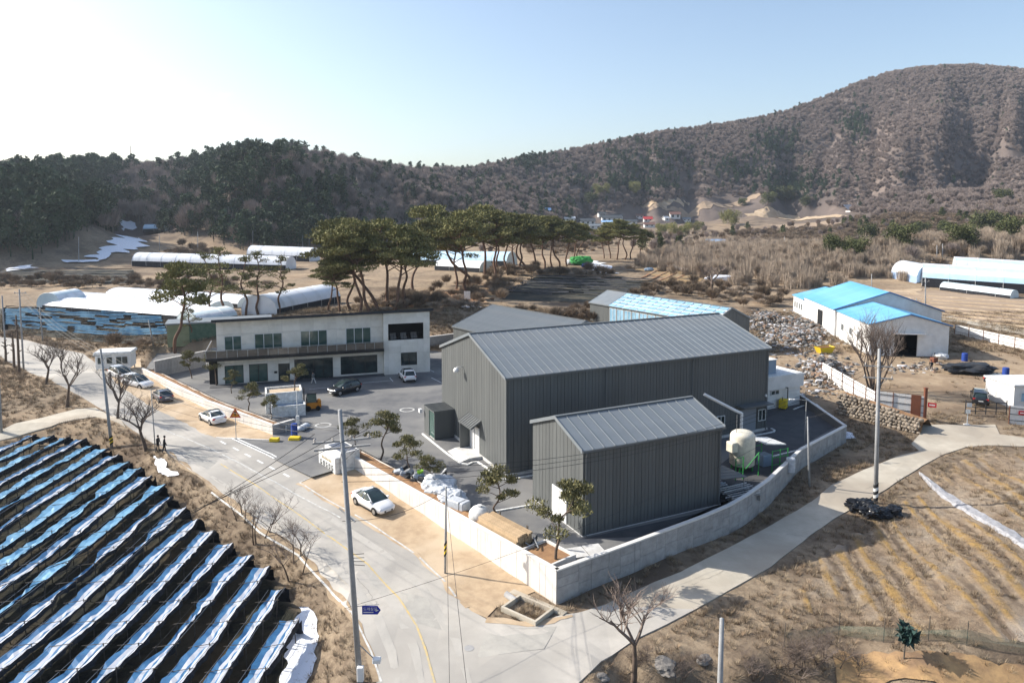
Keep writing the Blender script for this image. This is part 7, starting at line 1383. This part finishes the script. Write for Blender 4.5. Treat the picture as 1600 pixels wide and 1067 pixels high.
for k in range(7): MB().add([(13.7, .3 + k * .62, 2.0), (16.8, .3 + k * .62, 1.7), (16.8, .86 + k * .62, 1.7), (13.7, .86 + k * .62, 2.0), (13.7, .3 + k * .62, 2.06), (16.8, .3 + k * .62, 1.76), (16.8, .86 + k * .62, 1.76), (13.7, .86 + k * .62, 2.06)], [(3, 2, 1, 0), (4, 5, 6, 7), (0, 1, 5, 4), (1, 2, 6, 5), (2, 3, 7, 6), (3, 0, 4, 7)]).build('roof_sheet', 'roof_trim', r)
for x, y in ((16.6, .5), (16.6, 4.2)): MB().tube([(x, y, 0), (x, y, 1.7)], .05, 5).build('post', 'steel', r)
r = thing('steel_rack', 'low rack of pale steel bars below the cream tank', 'rack', A_small, TH)
for k in range(14): MB().box((14.2 + rd.uniform(-.3, .3), -.9 + k * .18, .5 + .08 * (k % 4)), (17.6 + rd.uniform(-.4, .4), -.84 + k * .18, .57 + .08 * (k % 4))).build('bar', 'plinth' if k % 3 else 'steel', r)
for x in (14.6, 17.0): MB().box((x, -1.0, 0), (x + .12, 1.8, .5)).build('bearer', 'steel', r)
r = thing('steel_rack', 'second low rack of grey pipes under the lean-to roof', 'rack', A_small, TH)
for k in range(10): MB().tube([(13.9 + rd.uniform(-.3, .3), 2.0 + k * .2, .35 + .1 * (k % 3)), (16.3, 2.0 + k * .2, .35 + .1 * (k % 3))], .07, 6).build('pipe', 'steel' if k % 2 else 'tarp', r)
for x in (14.4, 15.9): MB().box((x, 1.9, 0), (x + .12, 4.1, .3)).build('bearer', 'post_wood', r)
# rubbish bags by the right pole
for k, (du, dv, s, lb) in enumerate(((-22, 12, (1.1, .8, 1.1), 'leftmost black rubbish bag heap at the foot of the right pole'), (-2, 22, (1.1, .9, 1.0), 'middle black rubbish bag heap before the right pole'), (24, 18, (.9, .7, .8), 'rightmost small black rubbish bag by the right pole'))): lump('rubbish_bags', lb, 'rubbish bag', G(1368 + du, 786 + dv), s, 'bag_black', 20 + k, 0, .5, 'bag')
# manhole rings in the yard
for u, v in ((505, 664), (636, 640)): c = pz(u, v, .012); MB().grid([[(c.x + r_ * math.cos(t_), c.y + r_ * math.sin(t_), .008) for r_ in (.72, .95)] for t_ in np.linspace(0, 2 * math.pi, 25)], flip=True).build('manhole_ring', 'worn_white')['kind'] = 'structure'
c = G(733, 1014, .082); MB().lathe([(.3, 0), (.3, .006)], 18, c).build('manhole_cover', 'concrete_raw')['kind'] = 'structure'

# ------------------------------------------------------------------ scrapyard on the right
def fence(a, b, h, label, m='white_wall', n=14, post='rust', rails=3, z0=0.0):
    a, b = Vector(a), Vector(b); d = b - a; L = math.hypot(d.x, d.y); r = thing('panel_fence', label, 'fence', a, math.atan2(d.y, d.x)); s = L / n; me = MB().box((.01, 0, z0), (s - .01, .05, h)).mesh('panel', m)
    for k in range(n):
        o = link('panel', me, r, (k * s, 0, d.z * k / n)); 
        if k % 3 == 0: MB().box((k * s - .04, -.09, z0 - .4), (k * s + .04, -.01, h + .05)).build('post', post, r, (0, 0, d.z * k / n))
    for k in range(rails): z = z0 + (h - z0) * (k + .6) / rails; MB().add([(0, -.06, z), (L, -.06, z + d.z), (L, -.06, z + d.z + .06), (0, -.06, z + .06), (0, -.02, z), (L, -.02, z + d.z), (L, -.02, z + d.z + .06), (0, -.02, z + .06)], [(0, 1, 2, 3), (7, 6, 5, 4), (3, 2, 6, 7), (0, 4, 5, 1)]).build('rail', 'dark_steel', r)
    return r
fence(G(1284, 590), G(1366, 640), 2.3, 'white panel fence running down to the big spreading tree')
fe = fence(G(1366, 648), G(1442, 658), 3.0, 'white panel fence with red notice left of the scrapyard gate', n=8, z0=.5); MB().box((5.6, -.12, 1.7), (6.5, -.1, 2.25)).build('notice', 'red_paint', fe); MB().box((5.75, -.125, 1.9), (6.35, -.122, 2.05)).build('notice_print', 'white_paint', fe); MB().box((3.9, -.13, .1), (4.9, -.07, 3.0)).build('rusty_panel', 'rust', fe)
p = G(1444, 658); r = thing('gate_post', 'tall rusty gate post left of the scrapyard entrance', 'post', p); MB().box((-.15, -.15, -.3), (.15, .15, 4.0)).build('post', 'rust', r); MB().box((-.2, -.2, 4.0), (.2, .2, 4.1)).build('cap', 'rust', r)
a, b = G(1508, 648), G(1572, 650); r = thing('bar_gate', 'dark steel bar gate before the black car', 'gate', a, math.atan2(b.y - a.y, b.x - a.x)); L = (b - a).length
for z in (.5, 1.0, 1.6): MB().tube([(0, 0, z), (L, 0, z)], .05, 5).build('bar', 'dark_steel', r)
for k in range(5): MB().tube([(L * k / 4, 0, .1), (L * k / 4, 0, 1.9 if k in (0, 4) else 1.6)], .06, 5).build('upright', 'dark_steel', r)
MB().box((.1, -.08, 1.0), (.7, -.06, 1.5)).build('plate', 'white_paint', r)
r = thing('gate_stand', 'white sign stand on the lane before the bar gate', 'sign', G(1511, 664)); MB().tube([(0, 0, 0), (0, 0, 1.9)], .05, 6).build('post', 'white_paint', r); MB().cbox((-.3, -.3, 0), (.3, .3, .12), .04).build('foot', 'plinth', r); MB().box((-.28, -.06, 1.4), (.28, -.05, 1.9)).build('plate', 'white_paint', r)
fw = fence(G(1576, 662), G(1640, 668), 2.2, 'white wall with red notice right of the scrapyard gate', n=6); MB().box((.9, -.12, 1.2), (1.9, -.1, 1.7)).build('notice', 'red_paint', fw); MB().box((1.05, -.125, 1.38), (1.75, -.122, 1.5)).build('notice_print', 'white_paint', fw)
p = G(1583, 640); r = thing('site_hut', 'white site hut cut by the right picture edge', 'hut', p, .05); MB().box((0, 0, -.3), (7, 5, 3.0)).build('wall', 'white_wall', r); MB().box((-.2, -.2, 3.0), (7.2, 5.2, 3.2)).build('roof', 'white_paint', r); window(r, .8, 2.4, 1.0, 2.2, -.02, 2, 'frame_white', 'glass_blue'); window(r, 3.4, 5.0, 1.0, 2.2, -.02, 2, 'frame_white', 'glass_blue')
barrel(G(1571, 590), 'blue drum behind the black sedan', 'tank_blue', .45, 1.5); barrel(G(1507, 564), 'blue drum in the shadow right of the workshop', 'tank_blue', .45, 1.3); barrel(G(1592, 632), 'dark red planter drum by the white hut', 'rust', .4, .6)
lump('white_bag', 'white bulk bag at the workshop wall', 'bag', G(1470, 561), (1.2, .8, 1.1), 'white_paint', 31, 0, .25, 'bag'); lump('scrap_pile', 'grey dark scrap pile on the bare ground before the workshop', 'heap', G(1515, 582), (3.2, 1.8, 1.5), 'dark_steel', 33, 0, .5, 'heap')
r = thing('red_machine', 'small rusty red machine beside the white bulk bag', 'machine', G(1459, 566), .4); MB().cbox((-.5, -.4, .1), (.5, .4, .8), .06).build('body', 'rust', r); MB().tube([(0, 0, .8), (.1, 0, 1.6)], .06, 5).build('handle', 'dark_steel', r)
fence(G(1492, 522), G(1640, 556), 1.9, 'white fence with rusty posts right of the workshop', n=18, rails=2)
r = thing('yellow_skip', 'small yellow skip among the rubble', 'skip', G(1288, 551), .3); MB().add([(-1.1, -.6, 0), (1.1, -.6, 0), (1.1, .6, 0), (-1.1, .6, 0), (-1.6, -.8, 1.1), (1.6, -.8, 1.1), (1.6, .8, 1.1), (-1.6, .8, 1.1)], [(3, 2, 1, 0), (0, 1, 5, 4), (1, 2, 6, 5), (2, 3, 7, 6), (3, 0, 4, 7)]).build('tub', 'stripe_yellow', r); MB().box((-1.45, -.7, .9), (1.45, .7, .98)).build('load', 'rust', r)
def rubble():
    rng = np.random.default_rng(12); N = 26000; y = rng.random(N) * 80 + 88; u0 = rng.random(N) * 330 + 1150; x = (u0 - CX) / F * y; z = T(x, y); u, v = projv(x, y, z)
    d_ = np.maximum.reduce([np.exp(-(((u - 1245) / 60) ** 2 + ((v - 520) / 26) ** 2)), .9 * np.exp(-(((u - 1200) / 35) ** 2 + ((v - 505) / 18) ** 2)), .8 * np.exp(-(((u - 1285) / 40) ** 2 + ((v - 585) / 26) ** 2)), .35 * np.exp(-(((u - 1430) / 60) ** 2 + ((v - 575) / 8) ** 2)), .6 * np.exp(-(((u - 1140) / 60) ** 2 + ((v - 474) / 6) ** 2))])
    k = rng.random(N) < d_ * .9 - .06; z = z + 3.0 * fbm(x * .16, y * .16, 5, 3) * ss(.25, .9, d_); P_ = np.stack([x, y, z], 1)[k]; n = k.sum(); protos = []
    for i, c in enumerate(((.4, .38, .36), (.2, .165, .14), (.3, .24, .185), (.1, .1, .1), (.6, .6, .62), (.24, .16, .11), (.2, .19, .18))):
        mat('rubble%d' % i, c, tuple(q * .6 for q in c), 3, .8, rnd=.2); bm = bmesh.new(); bmesh.ops.create_icosphere(bm, subdivisions=1, radius=.5); rd_ = random.Random(i)
        for w in bm.verts: w.co = Vector((w.co.x * rd_.uniform(.5, 1.5), w.co.y * rd_.uniform(.4, 1.2), w.co.z * rd_.uniform(.3, .9)))
        me = bpy.data.meshes.new('chunk'); bm.to_mesh(me); bm.free(); me.materials.append(MATS['rubble%d' % i]); protos.append(me)
    gn_scatter('rubble', 'mixed building rubble spread left of the blue roofed workshop', 'rubble', P_, rng.random(n) * 6.28, rng.uniform(.2, 1.1, n) ** 1.3, rng.integers(0, 7, n), protos)
rubble()
# dry stone bank below the fence
def stone_bank():
    a, b = G(1312, 642), G(1442, 676); r = thing('stone_bank', 'dry stone retaining bank below the white fence', 'stone wall', (0, 0, 0)); rd_ = random.Random(3); ms = []
    for i in range(5):
        bm = bmesh.new(); bmesh.ops.create_icosphere(bm, subdivisions=2, radius=.5)
        for w in bm.verts: w.co = Vector((w.co.x * 1.05, w.co.y * .8, w.co.z * .8)) * (1 + .3 * mnoise.noise(w.co * 2 + Vector((i * 7, 0, 0))))
        me = bpy.data.meshes.new('stone'); bm.to_mesh(me); bm.free(); me.materials.append(mat('field_stone', (.3, .25, .195), (.2, .165, .13), 2, .9, .02, 9, rnd=.25)); ms.append(me)
    d = Vector((b.x - a.x, b.y - a.y, 0)); n_ = Vector((d.y, -d.x, 0)).normalized()
    core = MB()
    for i in range(24):
        for j in range(9):
            t = (i + .5 * (j % 2) + rd_.uniform(-.2, .2)) / 24; hgt = 2.5 - t * .9; q = Vector((a.x, a.y, 0)) + d * t + n_ * (1.1 - j * .14); z = tz(q.x, q.y) - .2 + j * .34
            if z > tz(q.x, q.y) + hgt: continue
            o = link('stone', ms[rd_.randint(0, 4)], r, (q.x, q.y, z)); s = rd_.uniform(.42, .68); o.scale = (s, s, s * .85); o.rotation_euler = (rd_.uniform(0, 3), rd_.uniform(-.3, .3), rd_.uniform(0, 6))
    rows = []
    for i in range(13):
        q = Vector((a.x, a.y, 0)) + d * (i / 12); zb = tz(q.x, q.y); rows.append([q + n_ * 1.0 + Vector((0, 0, zb - .5)), q + n_ * .05 + Vector((0, 0, zb + 2.1 - .9 * i / 12)), q - n_ * 1.5 + Vector((0, 0, zb + 2.2 - .9 * i / 12)), q - n_ * 3.5 + Vector((0, 0, zb - .2))])
    core.grid(rows).build('earth_core', 'soil', r)
stone_bank()
# white booth by the road, notice board, green tarpaulin
p = G(182, 577); r = thing('white_booth', 'white raised booth with arched windows beside the far road', 'booth', p, .25); MB().cbox((-2.4, -1.6, .5), (2.4, 1.6, 2.6), .05).build('body', 'white_metal', r); MB().cbox((-2.6, -1.8, 2.6), (2.6, 1.8, 3.0), .1).build('roof', 'white_paint', r); window(r, -2.1, -1.2, 1.2, 2.3, -1.62, 1, 'frame_white', 'glass_dark'); window(r, -.9, 0, 1.2, 2.3, -1.62, 1, 'frame_white', 'glass_dark'); window(r, .4, 2.1, 1.1, 2.3, -1.62, 2, 'frame_white', 'glass_dark')
for x in (-2.2, 2.2):
    for y in (-1.4, 1.4): MB().box((x - .08, y - .08, -.2), (x + .08, y + .08, .5)).build('leg', 'white_metal', r)
p = G(730, 471); r = thing('notice_board', 'small white notice board below the pine grove', 'sign', p); MB().box((-.8, 0, .5), (.8, .08, 2.6)).build('board', 'white_paint', r); MB().box((-.7, .02, -.3), (-.6, .06, .5)).build('post', 'post_wood', r); MB().box((.6, .02, -.3), (.7, .06, .5)).build('post', 'post_wood', r)
lump('green_tarpaulin', 'bright green tarpaulin over a heap by the far grove', 'tarpaulin', G(908, 414), (4.2, 2.4, 3.6), 'green_paint', 41, 0, .3); lump('blue_tarpaulin', 'blue tarpaulin edge beside the bright green one', 'tarpaulin', G(917, 418), (1.8, 1.2, 1.8), 'tank_blue', 42, 0, .3); lump('white_heap', 'pale wrapped heap left of the green tarpaulin', 'heap', G(893, 414), (2.0, 1.5, 2.2), 'tarp', 43, 0, .3)
lump('wrapped_bales', 'white wrapped bales row in the thicket', 'bales', G(1130, 440), (5, 1.5, 2.2), 'snow', 45, 0, .3); lump('dark_bin', 'dark covered bin in the orange far field', 'bin', G(1014, 424), (1.6, 1.0, 1.4), 'slate_blue', 46, 0, .2)
# net fence and cloth wrapped stake in the lower right corner
mat('net_green', (.1, .16, .12), (.2, .22, .17), 2, .9, alpha=.35)
pts = [(1225, 1010), (1310, 993), (1380, 1003), (1450, 1000), (1510, 1008), (1640, 1030)]; r = thing('net_fence', 'sagging green net fence across the lower right field edge', 'fence', (0, 0, 0)); rows = []
for k, q in enumerate(pts): g_ = G(*q); MB().tube([g_ - Vector((0, 0, .3)), g_ + Vector((.05, 0, 1.5))], .025, 5).build('stake', 'post_wood', r); rows.append([g_ + Vector((0, 0, .05)), g_ + Vector((.1, -.15, .5)), g_ + Vector((.05, 0, .95 - .3 * (k % 2)))])
MB().grid(rows).build('net', 'net_green', r)
p = G(1412, 1030); r = thing('wrapped_stake', 'stake with torn dark cloth standing before the net fence', 'stake', p); MB().tube([(0, 0, -.3), (.05, 0, 1.6)], .04, 5).build('stake', 'post_wood', r)
tri = tufts(np.random.default_rng(3), [np.array((0, 0, 1.7)), np.array((.25, 0, 1.45)), np.array((.05, 0, 1.2))], [.45, .4, .25], 60, .35, .9, -.6, .4); link('torn_cloth', crown_mesh('torn_cloth', tri, mat('cloth_teal', (.012, .03, .03), (.03, .07, .06), 3, .7) and 'cloth_teal'), r)
# rocks, brush and clay at the lower right corner
patch('clay_bank', [(1310, 1016), (1400, 1022), (1500, 1024), (1640, 1050), (1640, 1100), (1290, 1100)], mat('clay', (.42, .27, .13), (.3, .19, .1), 1.2, .95, .1, 3, space='World', c3=(.2, .13, .08), scale3=.5) and 'clay', .1, jit=.4, seed=51)
RK = []
for i in range(3):
    bm = bmesh.new(); bmesh.ops.create_icosphere(bm, subdivisions=3, radius=.6)
    for w in bm.verts: w.co = Vector((w.co.x * 1.3, w.co.y, w.co.z * .8)) * (1 + .45 * mnoise.noise(w.co * 1.7 + Vector((i * 5, 0, 0))) + .15 * mnoise.noise(w.co * 5))
    me = bpy.data.meshes.new('rock'); bm.to_mesh(me); bm.free(); me.materials.append(mat('rock', (.11, .105, .1), (.24, .22, .2), 1.6, .9, .04, 6)); RK.append(me)
for k, (u, v, s, lb) in enumerate(((940, 1058, .7, 'small rock at the lane edge near the bottom'), (1040, 1040, 1.3, 'largest dark rock in the hollow by the lane'), (1100, 1030, .8, 'rock beside the bottom concrete post'))):
    q = G(u, v); r = thing('rock', lb, 'rock', q, k * 1.7); o = link('stone', RK[k % 3], r); o.scale = (s * .8, s * .8, s * .55)
DB = [bare(70 + k, 2.0, 1.3, 4, .02, .3, (3, 4), 3, stems=6) for k in range(2)]
for k, (u, v, h, lb) in enumerate(((1225, 1040, 1.9, 'leftmost dark brush clump at the bottom right'), (1262, 1032, 2.2, 'tall dark brush clump below the net fence'), (1296, 1040, 2.0, 'dark brush clump left of the clay bank'), (1325, 1050, 1.6, 'small dark brush at the clay bank edge'), (1180, 1052, 1.5, 'dark brush beside the bottom concrete post'), (1250, 1058, 1.8, 'dark brush at the bottom picture edge'), (985, 1050, 1.3, 'dark brush around the bottom edge bare tree'), (1060, 1058, 1.4, 'dark brush in the hollow right of the bare tree'), (1018, 1032, 1.0, 'low dark brush on the hollow rim'), (1090, 1050, 1.2, 'dark brush left of the bottom concrete post'))): plant('bare_shrub', lb, 'shrub', *DB[k % 2], G(u, v), k * 1.2, h, n1='stems', n2='twigs')
# hazy valley air
hz_m = bpy.data.materials.new('haze'); hz_m.use_nodes = True; n_, l_ = hz_m.node_tree.nodes, hz_m.node_tree.links; n_.remove(n_['Principled BSDF']); pv = n_.new('ShaderNodeVolumePrincipled'); pv.inputs['Color'].default_value = (.75, .86, 1, 1); pv.inputs['Density'].default_value = .0001; pv.inputs['Anisotropy'].default_value = .3; l_.new(pv.outputs[0], n_['Material Output'].inputs['Volume']); MATS['haze'] = hz_m
mb = MB().box((-2900, -600, -8), (2900, 2700, 330)); hz = mb.build('haze', 'haze'); tag(hz, 'pale blue winter haze filling the valley', 'haze', kind='stuff')
